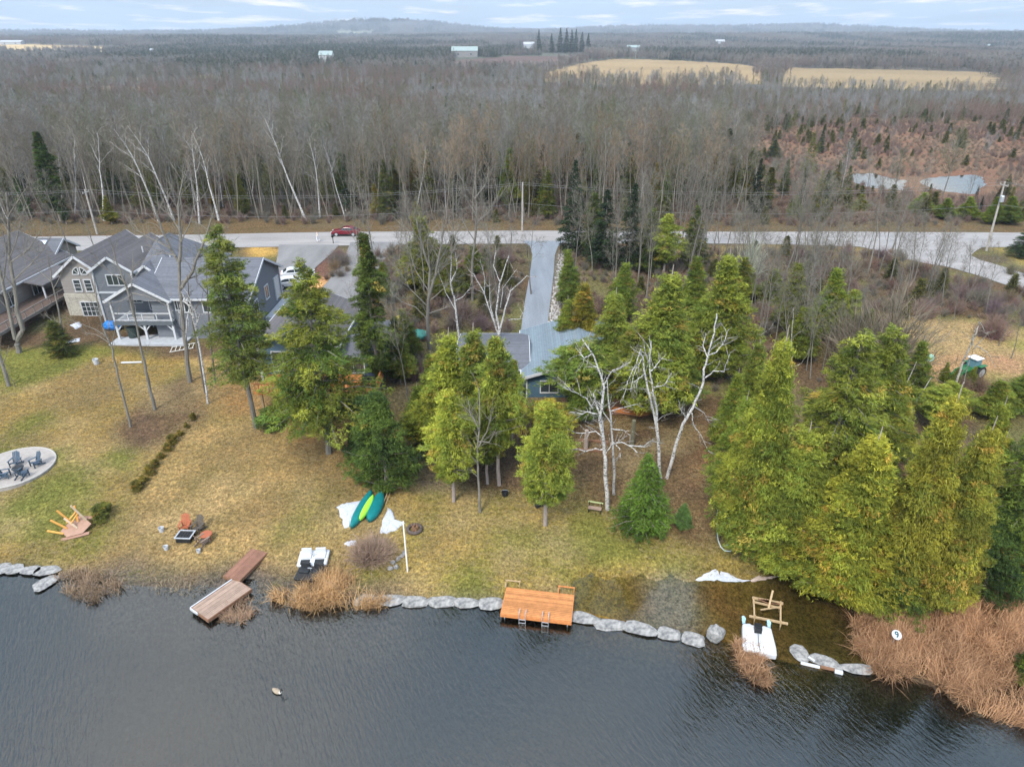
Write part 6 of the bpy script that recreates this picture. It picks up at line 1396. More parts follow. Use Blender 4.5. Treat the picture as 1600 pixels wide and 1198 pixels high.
for i, (a, b, c, d) in enumerate(RK): rock((a, b), (c, d), .75, .42, DESC[i], i + 3)
p = Vector((*atz(1119, 991, .3), .2)); m = MB(); m.blob((0, 0, .1), (.5, .45, .75), 41, .22, 3); tag(at_loc(m.build('boulder', M_rock), p), 'upright rust streaked boulder at the right end of the seawall', 'boulder', 'boulders of the seawall')
for i, (a, b, c, d, w, lab) in enumerate([(1246, 1008, 1258, 1028, .9, 'pointed grey slab at the left of the broken seawall by the reeds'), (1268, 1022, 1312, 1038, .6, 'long flat grey slab in the middle of the broken seawall'), (1316, 1040, 1362, 1044, .6, 'white mottled slab against the reeds at the end of the broken seawall')]):
    rock((a, b), (c, d), w, .25, lab, 50 + i, .1, 'slabs of the broken seawall')
for i, (a, b, c, d, lab) in enumerate([(-6, 886, 12, 884, 'cut stone slab at the left edge of the shore wall'), (14, 886, 34, 886, 'pale cut slab second from the left edge'), (36, 889, 56, 888, 'flat blue grey slab in the left shore wall'), (58, 890, 90, 888, 'large blue grey slab at the end of the left shore wall'), (55, 916, 86, 898, 'slanting slab running out into the water at the left')]):
    rock((a, b), (c, d), .8, .22, lab, 60 + i, .12, 'slabs of the left shore wall')
# canoes and kayak lying bottom up
def hull(name, a, b, beam, h, mat, label, cat, rise=.12, keel=None):
    A, B = at(*a), at(*b); c = (A + B) / 2; L = (B - A).length; m = MB(); n = 18; k = 9; vs = []; fs = []
    for i in range(n + 1):
        u = -1 + 2 * i / n; w = beam / 2 * (1 - abs(u) ** 2.6) ** .8 + .015; hh = h * (.85 + .15 * (1 - u * u))
        for j in range(k + 1):
            th = math.pi * j / k; vs.append((u * L / 2, -w * math.cos(th), hh * math.sin(th) ** .8))
    for i in range(n):
        for j in range(k):
            q = i * (k + 1) + j; fs.append((q, q + 1, q + k + 2, q + k + 1))
    m.add(vs, fs)
    t = thing(name, c + Vector((0, 0, rise)), label, cat, None, math.atan2((B - A).y, (B - A).x)); t.rotation_euler = (0, -math.atan2(B.z - A.z, (B - A).xy.length), t.rotation_euler.z)
    o = m.build('hull', mat, t, smooth=True); md = o.modifiers.new('solid', 'SOLIDIFY'); md.thickness = .02
    m = MB(); [m.tube([(u * L / 2, q * (beam / 2 * (1 - abs(u) ** 2.6) ** .8 + .02), .0) for u in np.linspace(-1, 1, 15)], .022, 5) for q in (-1, 1)]
    m.tube([(u * L / 2, 0, h * (.85 + .15 * (1 - u * u)) + .005) for u in np.linspace(-.92, .92, 9)], .014, 5); m.build('gunwale', keel or mat, t)
    return t
M_tealp = mottled('teal_hull', (.008, .165, .165), .15, 2, .35); M_lime = mottled('lime_hull', (.33, .72, .06), .1, 2, .35)
hull('canoe', (549, 828), (581, 770), .82, .34, M_tealp, 'long teal canoe lying bottom up, left of the lime kayak', 'canoe')
hull('kayak', (563, 818), (584, 780), .5, .24, M_lime, 'lime green kayak lying between the two teal canoes', 'kayak', .3)
hull('canoe', (577, 818), (597, 772), 1.0, .38, M_tealp, 'wider teal canoe lying bottom up, right of the lime kayak', 'canoe')
for i, (a, b) in enumerate([((598, 792), (612, 762)), ((603, 790), (616, 763))]):
    A, B = at(*a), at(*b); m = MB(); m.tube([A + Vector((0, 0, .15)), B + Vector((0, 0, .5))], .03, 6); m.box(tuple(B + Vector((0, 0, .5))), (.14, .4, .03), rz=.4)
    tag(m.build('oar', M_tanwood), ['wooden oar leaning beside the right canoe, nearer the canoe', 'wooden oar further from the right canoe'][i], 'oar', 'oars beside the canoes')
# snow
def snow(px, label, h=.10, mat=None):
    P = [at(*q) for q in px]; c = sum(P, Vector()) / len(P); bm = bmesh.new(); rg = random.Random(len(px) + int(px[0][0]))
    ring = []
    for i, p in enumerate(P):
        q = P[(i + 1) % len(P)]
        for k in range(4):
            f = k / 4; w = p * (1 - f) + q * f; w = w + Vector((rg.uniform(-.07, .07), rg.uniform(-.07, .07), 0)); ring.append(w)
    vs = []; fs = []; n = len(ring)
    for k, (s_, hh) in enumerate(((1.0, -.02), (.94, h * .5), (.75, h * .95), (.45, h * 1.1), (.15, h))):
        for w in ring:
            x = c.x + (w.x - c.x) * s_; y = c.y + (w.y - c.y) * s_; vs.append((x - c.x, y - c.y, max(g(x, y), 0.0) + hh + rg.uniform(-.015, .015) - c.z))
    for k in range(4):
        for i in range(n): fs.append((k * n + i, k * n + (i + 1) % n, (k + 1) * n + (i + 1) % n, (k + 1) * n + i))
    fs.append(tuple(4 * n + i for i in range(n)))
    m = MB(); m.add(vs, fs); return tag(at_loc(m.build('snow_patch', mat or M_snow), c), label, 'snow')
snow([(526, 792), (534, 787), (549, 785), (568, 782), (562, 795), (552, 810), (546, 824), (537, 825), (534, 812)], 'white snow patch left of the canoes', .14)
snow([(606, 792), (612, 796), (618, 812), (632, 817), (620, 828), (604, 834), (594, 832), (598, 812)], 'white snow patch right of the canoes', .14)
snow([(537, 849), (548, 845), (558, 845), (557, 852), (545, 853)], 'small snow scrap at the left of the brown bush', .1)
snow([(1086, 905), (1105, 893), (1120, 889), (1140, 896), (1152, 903), (1172, 910), (1150, 910), (1120, 907), (1100, 908)], 'long pale sand and snow bank at the edge of the flooded lawn', .04)
snow([(1172, 910), (1190, 900), (1215, 901), (1205, 906), (1185, 910)], 'pinkish sand strip at the top of the lagoon', .08, mottled('pale_sand', (.42, .33, .28), .2, 5, .9))
snow([(110, 508), (124, 503), (128, 510), (118, 515)], 'snow scrap on the bank under the stone wing', .15)
snow([(100, 535), (114, 531), (126, 528), (125, 533), (112, 536), (102, 538)], 'thin white snow streak above the left lawn', .1)
# white poles
p = at(637, 893); m = MB(); m.tube([(0, 0, -.2), (0, 0, 4.3)], [.055, .05], 8); tag(at_loc(m.build('white_pole', mottled('white_pole', (.72, .68, .62), .1, 3)), p), 'tall thin white pole standing by the seawall boulders', 'pole')
a, b = at(190, 568), at(222, 567); m = MB(); m.tube([(0, 0, .1), tuple((b - a) + Vector((0, 0, .1)))], .1, 8); tag(at_loc(m.build('pipe', M_white), a), 'white pipe lying on the left lawn', 'pipe')
# tyre ring fire pit
p = at(648, 828); t = thing('fire_ring', p, 'dark tyre shaped fire ring full of sticks on the lawn', 'fire pit'); m = MB()
ring = [(.5 * math.cos(a), .5 * math.sin(a), .12) for a in np.linspace(0, 2 * math.pi, 21)]; m.tube(ring, .13, 8); m.build('rim', mottled('sooty_rim', (.09, .07, .06), .3, 5, .8), t, smooth=True)
m = MB(); rg = random.Random(3); [m.beam((rg.uniform(-.35, .35), rg.uniform(-.35, .35), .1), (rg.uniform(-.3, .3), rg.uniform(-.3, .4), .35), .05, .04) for _ in range(12)]; m.build('sticks', M_brownwood, t)
# adirondack chairs
def chair(loc, rz, mat, label, group=None, name='garden_chair'):
    t = thing(name, loc, label, 'chair', group, rz)
    m = MB()
    for k in range(5): m.box((-.24 + k * .12, .36 - .03 * abs(k - 2), .70), (.105, .025, .92 - .07 * abs(k - 2)), rx=-.42)
    m.build('backrest', mat, t)
    m = MB()
    for k in range(4): m.box((0, -.28 + k * .13, .37 - k * .035), (.56, .12, .025), rx=-.25)
    m.build('seat', mat, t)
    for q in (-1, 1):
        m = MB(); m.box((q * .34, -.02, .58), (.13, .74, .03)); m.build('armrest', mat, t)
        m = MB(); m.box((q * .31, -.33, .29), (.04, .1, .58)); m.build('leg', mat, t)
        m = MB(); m.beam((q * .29, -.36, .36), (q * .29, .55, .03), .035, .12); m.beam((q * .31, .25, .15), (q * .31, .3, .57), .04, .07); m.build('side_rail', mat, t)
    return t
M_navy = mottled('slate_blue_plastic', (.055, .085, .12), .15, 3, .5); M_terra = mottled('terracotta_plastic', (.34, .10, .045), .15, 3, .5)
pc = at(22, 733); pc.z += .16
o = thing('round_patio', pc, 'pale round stone patio at the left edge under the slate blue chairs', 'patio'); m = MB(); m.lathe((0, 0, 0), [(3.1, -.7), (3.1, .06), (3.05, .075)], 40); m.build('paving', mottled('patio_stone', (.31, .28, .25), .14, 2.5, .9, .2), o)
m = MB(); m.tube([(3.05 * math.cos(a), 3.05 * math.sin(a), .05) for a in np.linspace(0, 2 * math.pi, 41)], .07, 6); m.build('edging', mottled('edge_stone', (.38, .36, .33), .1, 4, .9), o)
zt = pc.z + .085
for i, (px_, py_, dr_, lab) in enumerate([(26, 727, .05, 'slate blue chair at the back of the round patio'), (58, 727, -.5, 'slate blue chair at the right side of the round patio'), (8, 746, 1.9, 'slate blue chair at the left of the round patio, cut by the photo edge'), (36, 745, 3.0, 'slate blue chair at the front of the round patio, its back to the water')]):
    x, y = atz(px_, py_, zt); chair((x, y, zt), dr_, M_navy, lab, 'slate blue chairs on the round patio')
x, y = atz(30, 737, zt); t = thing('fire_bowl', (x, y, zt), 'black round fire bowl in the middle of the chairs', 'fire bowl'); m = MB(); m.lathe((0, 0, 0), [(.25, 0), (.3, .2), (.42, .38), (.45, .4), (.38, .36), (.2, .28)], 16); m.build('bowl', M_black, t)
# fire pit group on the straw lawn
chair(at(291, 827), .1, M_terra, 'terracotta orange chair behind the square fire pit', name='garden_chair')
chair(at(311, 829), -.3, mottled('dark_chair', (.09, .075, .06), .3, 3), 'dark brown chair beside the orange chair', name='garden_chair')
chair(at(318, 850), 2.6, mottled('weathered_chair', (.22, .16, .12), .3, 3), 'weathered wooden chair in front of the round orange table', name='garden_chair')
p = at(291, 842); t = thing('square_fire_pit', p, 'black square fire pit table with a pale frame', 'fire pit', None, -.05); m = MB()
m.box((0, 0, .2), (1.05, .85, .4)); m.build('base', M_black, t); m = MB()
for q in (-1, 1): m.box((0, q * .44, .43), (1.2, .1, .05)); m.box((q * .55, 0, .43), (.1, .779, .05))
m.build('rim', M_metal, t); m = MB(); [m.box((-.4 + k * .2, 0, .425), (.03, .7, .03)) for k in range(5)]; [m.box((0, -.25 + k * .25, .435), (.9, .03, .02)) for k in range(3)]; m.build('grate', M_dark, t)
p = at(324, 843); t = thing('round_table', p, 'small round orange table right of the square fire pit', 'table'); m = MB(); m.lathe((0, 0, 0), [(.42, .48), (.43, .53), (.40, .54)], 18); m.build('tabletop', M_terra, t)
for k in range(3): a = k * 2.09; m = MB(); m.beam((.3 * math.cos(a), .3 * math.sin(a), 0), (.15 * math.cos(a), .15 * math.sin(a), .48), .05, .05); m.build('leg', M_terra, t)
def bucket(loc, r, h, label, mat=None, cat='bucket'):
    t = thing('bucket', loc, label, cat); m = MB(); m.lathe((0, 0, 0), [(r * .8, 0), (r, h), (r * .92, h), (r * .75, h * .3)], 14); m.build('body', mat or M_white, t)
    m = MB(); m.tube([(r * math.cos(a), .0, h + r * .5 * math.sin(a)) for a in np.linspace(0, math.pi, 9)], .012, 4); m.build('handle', M_metal, t); return t
bucket(at(253, 830), .2, .36, 'white bucket left of the fire pit, upper one'); bucket(at(260, 858), .18, .3, 'small white bucket lying low on the straw left of the fire pit'); bucket(at(311, 863), .15, .26, 'tiny white pail below the weathered chair')
bucket(at(151, 569), .3, .6, 'pale round tub standing alone on the left lawn', cat='tub')
bucket(at(789, 774), .28, .4, 'black tub with white cloth beside the pale tree trunks', M_black, 'tub')
# overturned picnic table
p = at(122, 828); t = thing('overturned_picnic_table', p, 'pink brown picnic table tipped over with its orange legs in the air', 'picnic table', None, .25); t.rotation_euler = (math.radians(16), math.radians(-6), .3)
m = MB(); n = 6
hexp = [(1.05 * math.cos(k * math.pi / 3), .8 * math.sin(k * math.pi / 3)) for k in range(6)]; m.prism(hexp, .30, .36); m.build('tabletop', mottled('pinkish_boards', (.33, .20, .14), .12, 3, .8), t)
m = MB(); m.box((-.0, -.75, .26), (1.9, .26, .05)); m.box((.5, .8, .28), (1.3, .26, .05), rz=-.3); m.build('bench', mottled('pinkish_bench', (.30, .17, .12), .12, 3, .8), t)
M_leg = mottled('orange_wood', (.62, .30, .07), .12, 3, .7); M_pleg = mottled('pale_wood', (.55, .42, .28), .12, 3, .7)
for a, b, mt in [((-.8, -.3, .36), (-1.75, .0, .75), M_leg), ((-.6, .1, .36), (-1.4, .5, 1.25), M_leg), ((-.3, .5, .36), (-.9, 1.0, 1.55), M_leg), ((.1, .5, .36), (.25, 1.1, 1.5), M_leg), ((.65, .45, .36), (.15, .9, 1.8), M_pleg), ((.1, -.1, .36), (-.5, .4, 1.2), M_pleg)]:
    m = MB(); m.beam(a, b, .13, .06); m.build('leg', mt, t)
m = MB(); m.beam((-.5, .3, .75), (.2, .8, 1.1), .1, .05); m.beam((-.2, .1, .75), (.3, .7, 1.0), .08, .05); m.build('brace', M_leg, t)
# two pedal boats drawn up by the reeds
def pedal_boat(loc, rz, mat, seatm, label, flip=0, L=2.3, Wd=1.7):
    t = thing('pedal_boat', loc, label, 'pedal boat', None, rz); t.rotation_euler = (flip, 0, rz)
    bm = bmesh.new(); bmesh.ops.create_cube(bm, size=1)
    for v in bm.verts:
        v.co.x *= L * (.92 if v.co.z < 0 else 1); v.co.y *= Wd * (.85 if v.co.z < 0 else 1); v.co.z = v.co.z * .42 + .22
    me = bpy.data.meshes.new('hull'); bm.to_mesh(me); bm.free(); me.materials.append(mat); o = bpy.data.objects.new('hull', me); C.objects.link(o); o.parent = t
    md = o.modifiers.new('bevel', 'BEVEL'); md.width = .12; md.segments = 3
    for q in (-1, 1):
        m = MB(); m.box((q * L * .23, .12, .47), (L * .34, .5, .12)); m.box((q * L * .23, .42, .66), (L * .34, .12, .42), rx=-.25); m.build('seat', seatm, t, bevel=.04)
        m = MB(); m.box((q * L * .23, -.42, .445), (L * .3, .42, .03)); m.build('footwell', M_black if seatm is not M_black else M_dark, t, bevel=.01)
    m = MB(); m.tube([(0, .1, .4), (0, .0, .8)], .025, 6); m.box((0, 0, .82), (.3, .05, .05)); m.build('tiller', M_metal, t)
    return t
pedal_boat(at(491, 877), .06, M_white, M_white, 'white pedal boat drawn up on the grass behind the black one', .1, 2.1, 1.5)
pedal_boat(at(487, 901), -.1, M_black, M_black, 'black pedal boat with recessed seats at the edge of the reeds', .05, 2.0, 1.4)
# lift float with winch in the lagoon, and its timber frame
p = Vector((*atz(1184, 1000, .3), .12)); t = thing('boat_float', p, 'white plastic float deck with a black winch moored in the lagoon', 'float', None, -.22)
m = MB(); m.prism([(-.95, -1.15), (.95, -1.15), (.98, -.6), (.86, .95), (.4, 1.1), (.3, .98), (-.3, .98), (-.4, 1.1), (-.86, .95), (-.98, -.6)], 0, .42); m.build('hull', M_white, t, bevel=.08)
m = MB(); [m.box((q * .5, -.15, .43), (.55, 1.7, .05)) for q in (-1, 1)]; m.box((0, -.95, .44), (1.5, .3, .05)); m.build('ribs', mottled('pale_grey_plastic', (.62, .64, .66), .05, 3, .5), t, bevel=.02)
m = MB(); m.box((0, .55, .62), (.42, .5, .36)); m.box((0, .55, .84), (.3, .34, .1)); m.tube([(0, .3, .5), (-.05, -.4, .5), (0, -1.1, .48)], .02, 5); m.build('winch', M_black, t, bevel=.03)
for q in (-1, 1): m = MB(); m.tube([(q * .75, 1.1, .3), (q * .75, 1.6, .35)], .1, 8); m.box((q * .75, 1.35, .4), (.22, .16, .16)); m.build('roller', mottled('pale_blue_plastic', (.35, .55, .62), .1, 3, .5), t)
p = Vector((*atz(1198, 957, .2), .05)); t = thing('mooring_frame', p, 'rough timber frame standing in the lagoon behind the white float', 'frame', None, -.28)
for a, b, w in [((-1.1, -.7, .25), (1.2, -.75, .3), .14), ((-.9, .9, .35), (1.0, .85, .4), .16), ((-.8, .6, .3), (.9, .5, .3), .12), ((-.75, -.7, .1), (-.8, .9, .3), .1), ((.8, -.75, .1), (.85, .85, .35), .1), ((.1, .3, .3), (.25, 1.0, 1.2), .12), ((-.4, .0, .3), (.8, .55, .35), .09), ((-.75, -.7, -.3), (-.75, -.7, .4), .1), ((.8, -.75, -.3), (.8, -.75, .4), .1), ((.85, .9, -.4), (.85, .9, .5), .1), ((-.8, .9, -.4), (-.8, .9, .45), .1)]:
    m = MB(); m.beam(a, b, w, w * .7); m.build('timber', M_tanwood, t)
m = MB(); [m.box((-.2 + k * .16, .72 + .02 * k, .42), (.13, .7, .03), rz=1.3) for k in range(5)]; m.build('boards', M_brownwood, t)
# floats and planks by the broken wall
for i, (a, b, r_, lab) in enumerate([((1251, 1035), (1281, 1042), .1, 'long white float log lying in the water at the broken seawall'), ((1263, 1026), (1273, 1033), .09, 'short white float tipped onto the grey slab'), ((1304, 1048), (1317, 1051), .13, 'fat short white float nearest the reeds')]):
    A, B = Vector((*atz(*a, .1), .1)), Vector((*atz(*b, .1), .1)); m = MB(); m.tube([A, A + (B - A) * .05, B - (B - A) * .05, B], [r_ * .7, r_, r_, r_ * .7], 10); tag(m.build('float_log', M_white), lab, 'float')
A, B = Vector((*atz(1282, 1041, .1), .1)), Vector((*atz(1304, 1046, .1), .1)); m = MB(); m.beam(A, B, .16, .1); tag(m.build('plank', M_brownwood), 'reddish plank between two white floats at the broken seawall', 'plank')
# numbered marker in the reeds
p = Vector((*atz(1386, 1018, 0), 0)); t = thing('number_marker', p, 'round white sign numbered 9 on a pole in the reeds', 'sign'); m = MB(); m.tube([(0, 0, -.5), (.18, 0, 1.25)], .03, 6); m.build('post', M_metal, t)
fc = Vector((0, -.55, .83)).normalized(); Rm = fc.to_track_quat('Z', 'Y').to_euler()
m = MB(); m.lathe((0, 0, 0), [(.27, -.02), (.29, 0), (.27, .02)], 28); o = m.build('disc', M_white, t); o.location = (.2, -.03, 1.45); o.rotation_euler = Rm
cu = bpy.data.curves.new('nine', 'FONT'); cu.body = '9'; cu.size = .48; cu.align_x = 'CENTER'; cu.align_y = 'CENTER'; cu.extrude = .006; cu.offset = .012
tmp = bpy.data.objects.new('tmp', cu); me = bpy.data.meshes.new_from_object(tmp); bpy.data.objects.remove(tmp); me.materials.append(mottled('teal_ink', (.01, .07, .09), .05, 2, .5))
n9 = bpy.data.objects.new('numeral', me); C.objects.link(n9); n9.parent = o; n9.location = (0, 0, .03)
# bench, hose, statue, bins, ladder frame, tarp, barbecue
p = at(929, 800); t = thing('bench', p, 'small dark bench with a pale green back rail near the gnarled birch', 'bench', None, -.25)
m = MB(); [m.box((0, -.15 + .14 * k, .4), (1.0, .12, .03)) for k in range(3)]; m.build('seat', M_greydeck, t); m = MB(); m.box((0, .28, .72), (1.15, .03, .1)); m.build('backrest', mottled('pale_green_paint', (.45, .52, .25), .1, 3, .6), t)
for q in (-1, 1): m = MB(); m.box((q * .45, -.1, .2), (.06, .1, .4)); m.box((q * .45, .27, .36), (.06, .06, .72)); m.build('leg', M_black, t)
m = MB(); m.tube([at(a, b) + Vector((0, 0, .06)) for a, b in [(1122, 796), (1119, 812), (1120, 830), (1122, 845), (1126, 855), (1132, 861), (1141, 862), (1147, 857), (1140, 851), (1131, 854)]], .045, 6); tag(m.build('hose', mottled('pale_hose', (.45, .52, .48), .2, 3, .5)), 'pale hose curling on the ground at the foot of the big cedars', 'hose')
p = at(804, 652); t = thing('statue', p, 'slim white garden statue on the path to the right blue house', 'statue'); m = MB(); m.lathe((0, 0, 0), [(.26, 0), (.26, .12), (.16, .2), (.2, .5), (.26, .75), (.18, .95), (.2, 1.15), (.3, 1.4), (.26, 1.55), (.12, 1.65), (.19, 1.85), (.12, 2.02)], 10); m.build('figure', M_white, t, smooth=True)
for i, (a, b, c_, h_, lab) in enumerate([(813, 618, (.33, .42, .50), .9, 'pale blue bin by the door of the right blue house'), (822, 618, (.02, .02, .025), .95, 'black bin between the blue bin and the red bin'), (829, 612, (.40, .03, .05), .9, 'red bin against the blue wall')]):
    p = at(a, b); t = thing('bin', p, lab, 'bin'); mm = mottled('bin_plastic', c_, .1, 3, .5); m = MB(); m.lathe((0, 0, 0), [(.24, 0), (.31, h_), (.28, h_)], 12); m.build('body', mm, t); m = MB(); m.lathe((0, 0, h_), [(.34, .01), (.33, .07), (.1, .12)], 12); m.build('lid', mm if i else M_woodorange, t)
p = at(285, 546); t = thing('metal_frame', p, 'pale metal frame with rungs lying on the lawn beside the porch', 'frame', None, .25); m = MB()
for q in (-.7, .7): m.beam((-1.2, q, .12), (1.2, q + .5, .16), .07, .07)
for k in range(6): m.beam((-1.1 + k * .44, -.7 + k * .09, .15), (-1.1 + k * .44, .7 + k * .09, .15), .06, .05)
m.build('rungs', mottled('pale_metal', (.60, .58, .52), .08, 4, .5), t)
p = at(178, 514); m = MB(); m.blob((0, 0, .45), (.85, .7, .75), 77, .22, 3, .8); tag(at_loc(m.build('tarp_bundle', mottled('blue_tarp', (.015, .16, .48), .2, 4, .45)), p), 'bright blue tarp bundle at the left corner of the porch', 'tarp')
p = Vector((-43.4, 72.3, 2.19)); m = MB(); m.lathe((0, 0, 0), [(.55, 0), (.62, 1.2), (.5, 1.25)], 16); tag(at_loc(m.build('rain_barrel', mottled('green_black', (.03, .045, .042), .15, 4, .6)), p), 'dark green barrel under the porch balcony', 'barrel')
p = Vector((-39.4, 73.0, 2.19)); t = thing('patio_set', p, 'dark covered patio furniture under the porch balcony', 'furniture'); m = MB(); m.blob((0, 0, .5), (1.0, .7, .55), 78, .2, 3); m.build('cover', M_dark, t)
p = Vector((-13.6, 57.9, 3.38)); t = thing('barbecue', p, 'barbecue under a black cover on the deck of the middle blue house', 'barbecue'); m = MB(); m.prism([(-.6, -.35), (.6, -.35), (.6, .35), (-.6, .35)], 0, .95); m.blob((0, 0, 1.0), (.6, .36, .3), 79, .05, 2); m.build('cover', mottled('navy_cover', (.02, .025, .04), .2, 4, .5), t, bevel=.05)
for i, (a, b) in enumerate([(632, 884), (640, 878), (637, 890), (628, 893), (645, 874), (650, 869)]):
    p = at(a - 18, b - 4); m = MB(); m.blob((0, 0, .08), (.22, .17, .14), 90 + i, .2, 2); tag(at_loc(m.build('small_rock', M_rock), p, i), 'small grey brown rock in the little heap at the right of the brown bush', 'rock', 'little rock heap beside the bush')
# goose on the lake
p = Vector((*atz(433, 1081, 0), 0)); t = thing('goose', p, 'goose with a black neck swimming alone on the open lake', 'bird', None, math.radians(-28)); bm = bmesh.new()
m = MB(); prof = [(-.34, .02, .13), (-.28, .07, .13), (-.15, .135, .10), (0, .16, .09), (.14, .14, .09), (.24, .08, .11), (.29, .03, .15)]
vs = []; fs = []; n = 10
for x, r_, z in prof:
    for k in range(n): a = k * 2 * math.pi / n; vs.append((x, r_ * math.cos(a), z + r_ * .75 * math.sin(a)))
for i in range(len(prof) - 1):
    for k in range(n): fs.append((i * n + k, i * n + (k + 1) % n, (i + 1) * n + (k + 1) % n, (i + 1) * n + k))
fs += [tuple(range(n)), tuple(range(len(vs) - n, len(vs)))]
m.add(vs, fs); m.build('body', mottled('goose_brown', (.30, .24, .17), .3, 12, .8), t, smooth=True)
m = MB(); m.blob((.26, 0, .13), (.08, .09, .09), 5, .02, 2); m.build('breast', mottled('goose_pale', (.62, .58, .50), .1, 8), t, smooth=True)
m = MB(); m.tube([(.27, 0, .16), (.33, 0, .28), (.36, 0, .38), (.39, 0, .44), (.46, 0, .43), (.52, 0, .415)], [.05, .036, .033, .05, .035, .012], 8); m.build('neck', M_black, t, smooth=True)

# ---------------------------------------------------------------- reeds and water edge stuff
def reeds(name, poly, n, h, label, cols, seed, bend=.5, z=0.0, lean=(0, 0), clump=2.0, w=.03):
    rng = np.random.RandomState(seed); P = np.array([atz(a, b, 0) for a, b in poly]); x0, y0 = P.min(0); x1, y1 = P.max(0)
    X = rng.uniform(x0, x1, n * 4); Y = rng.uniform(y0, y1, n * 4); k = inpoly(X, Y, [tuple(q) for q in P]) & (rng.uniform(size=n * 4) < np.clip(vnoise(X, Y, clump, seed) * 2.2 - .35, .06, 1)); X, Y = X[k][:n], Y[k][:n]; m = len(X)
    Z = np.maximum(ground(X, Y), -.15); az = vnoise(X, Y, clump * .8, seed + 1) * 14 + rng.normal(0, .6, m); tilt = np.abs(rng.normal(0, bend, m)) + .15
    D = nrm(np.stack([np.cos(az) * tilt + lean[0], np.sin(az) * tilt + lean[1], np.ones(m)], 1)); L = h * rng.uniform(.5, 1.15, m)
    sd = nrm(np.stack([-D[:, 1], D[:, 0], 0 * az + .01], 1)) * w / 2
    p0 = np.stack([X, Y, Z], 1); p1 = p0 + D * L[:, None] * .6; D2 = nrm(D + np.array([0, 0, -.5]) + rng.normal(0, .35, (m, 3))); p2 = p1 + D2 * L[:, None] * .5
    c = np.array(cols[0])[None] * (u := rng.uniform(0, 1, (m, 1))) + np.array(cols[1])[None] * (1 - u); c = c * (.75 + .5 * vnoise(X, Y, clump, seed + 2)[:, None])
    W = TB(); W.tris(np.stack([p0 - sd, p0 + sd, p1 + sd], 1), c); W.tris(np.stack([p0 - sd, p1 + sd, p1 - sd], 1), c); W.tris(np.stack([p1 - sd, p1 + sd, p2], 1), c * 1.1)
    me = W.mesh(name, M_leaf); o = bpy.data.objects.new(name, me); C.objects.link(o); return tag(o, label, 'reeds', None, 'stuff')
RC = ((.50, .31, .18), (.24, .14, .085))
reeds('reed_bed', [(1330, 955), (1400, 935), (1440, 945), (1500, 925), (1560, 930), (1680, 930), (1750, 1200), (1600, 1142), (1550, 1128), (1500, 1100), (1480, 1085), (1440, 1055), (1390, 1068), (1362, 1052), (1335, 1010)], 27000, 1.5, 'tangled tan cattail reeds along the right bank', RC, 61, .6, w=.024)
reeds('reed_bed', [(1144, 1012), (1165, 1008), (1185, 1022), (1200, 1045), (1204, 1062), (1192, 1074), (1175, 1068), (1155, 1040)], 1500, 1.0, 'small island of tan reeds below the white float', RC, 62, .5, clump=1)
reeds('reed_bed', [(432, 928), (470, 922), (500, 912), (520, 888), (535, 880), (556, 900), (556, 925), (600, 935), (608, 948), (560, 955), (500, 958), (440, 945), (425, 938)], 3800, 1.15, 'orange tan reeds in front of the black pedal boat', ((.50, .31, .14), (.36, .24, .14)), 63, .6, lean=(-.1, 0), clump=1.2, w=.03)
reeds('reed_bed', [(85, 905), (120, 895), (175, 902), (195, 920), (180, 942), (140, 940), (100, 930)], 1500, .8, 'low brown reed tussocks in the muddy water at the left', ((.40, .28, .18), (.30, .20, .13)), 64, .7, clump=1.2)
reeds('reed_bed', [(345, 955), (385, 935), (410, 940), (400, 960), (375, 978), (350, 970)], 900, .7, 'brown reed tussock beside the floating dock', ((.40, .28, .18), (.30, .18, .12)), 65, .7, clump=1)
reeds('reed_bed', [(185, 915), (300, 900), (345, 905), (300, 935), (200, 925)], 260, .5, 'thin scattered reed stubble in the mud left of the dock', ((.36, .28, .18), (.26, .2, .13)), 66, .9, clump=1)

def tuft(seed, cols, h, n=26, spread=.16):
    rng = np.random.RandomState(seed); W = TB(); az = rng.uniform(0, 6.28, n); r = rng.uniform(0, spread, n)
    P = np.stack([r * np.cos(az), r * np.sin(az), 0 * az - .01], 1); D = nrm(np.stack([np.cos(az) * .9, np.sin(az) * .9, rng.uniform(.25, 1.2, n)], 1))
    c = np.array(cols[0])[None] * (u := rng.uniform(0, 1, (n, 1))) + np.array(cols[1])[None] * (1 - u)
    W.slivers(P, D, h * rng.uniform(.5, 1.2, n), np.full(n, .022), c, rng); return source('grass', TB(), W, M_leaf, M_leaf)
gsrc = [tuft(1, ((.46, .37, .21), (.30, .24, .13)), .17), tuft(2, ((.44, .34, .17), (.26, .20, .10)), .15), tuft(3, ((.30, .27, .10), (.17, .19, .05)), .13), tuft(4, ((.24, .235, .075), (.16, .175, .045)), .12), tuft(5, ((.30, .19, .11), (.18, .12, .07)), .10, 20, .2)]
X, Y = jgrid(-62, 24, 33, 66, .27, .5); px, py = project(X, Y, ground(X, Y)); s_ = Y - shore(X)
ok = (s_ > .3) & (px > -60) & (px < 1240) & (py > 540) & (ground(X, Y) > .04) & (rf.uniform(size=X.size) < .9) & ~((np.hypot(X - pc.x, Y - pc.y) < 3.2))
X, Y = X[ok], Y[ok]; px, py = px[ok], py[ok]; xi = np.clip(np.searchsorted(xs, X), 0, nx - 1); yi = np.clip(np.searchsorted(ys, Y), 0, ny - 1); cc = col[xi, yi]
grn = cc[:, 1] / (cc[:, 0] + 1e-6); lum = cc.mean(1); u = rf.uniform(size=len(X))
gi_ = np.where(lum < .085, 4, np.where(grn + (u - .5) * .22 > .895, 3, np.where(grn + (u - .5) * .2 > .815, 2, np.where(u < .55, 0, 1))))
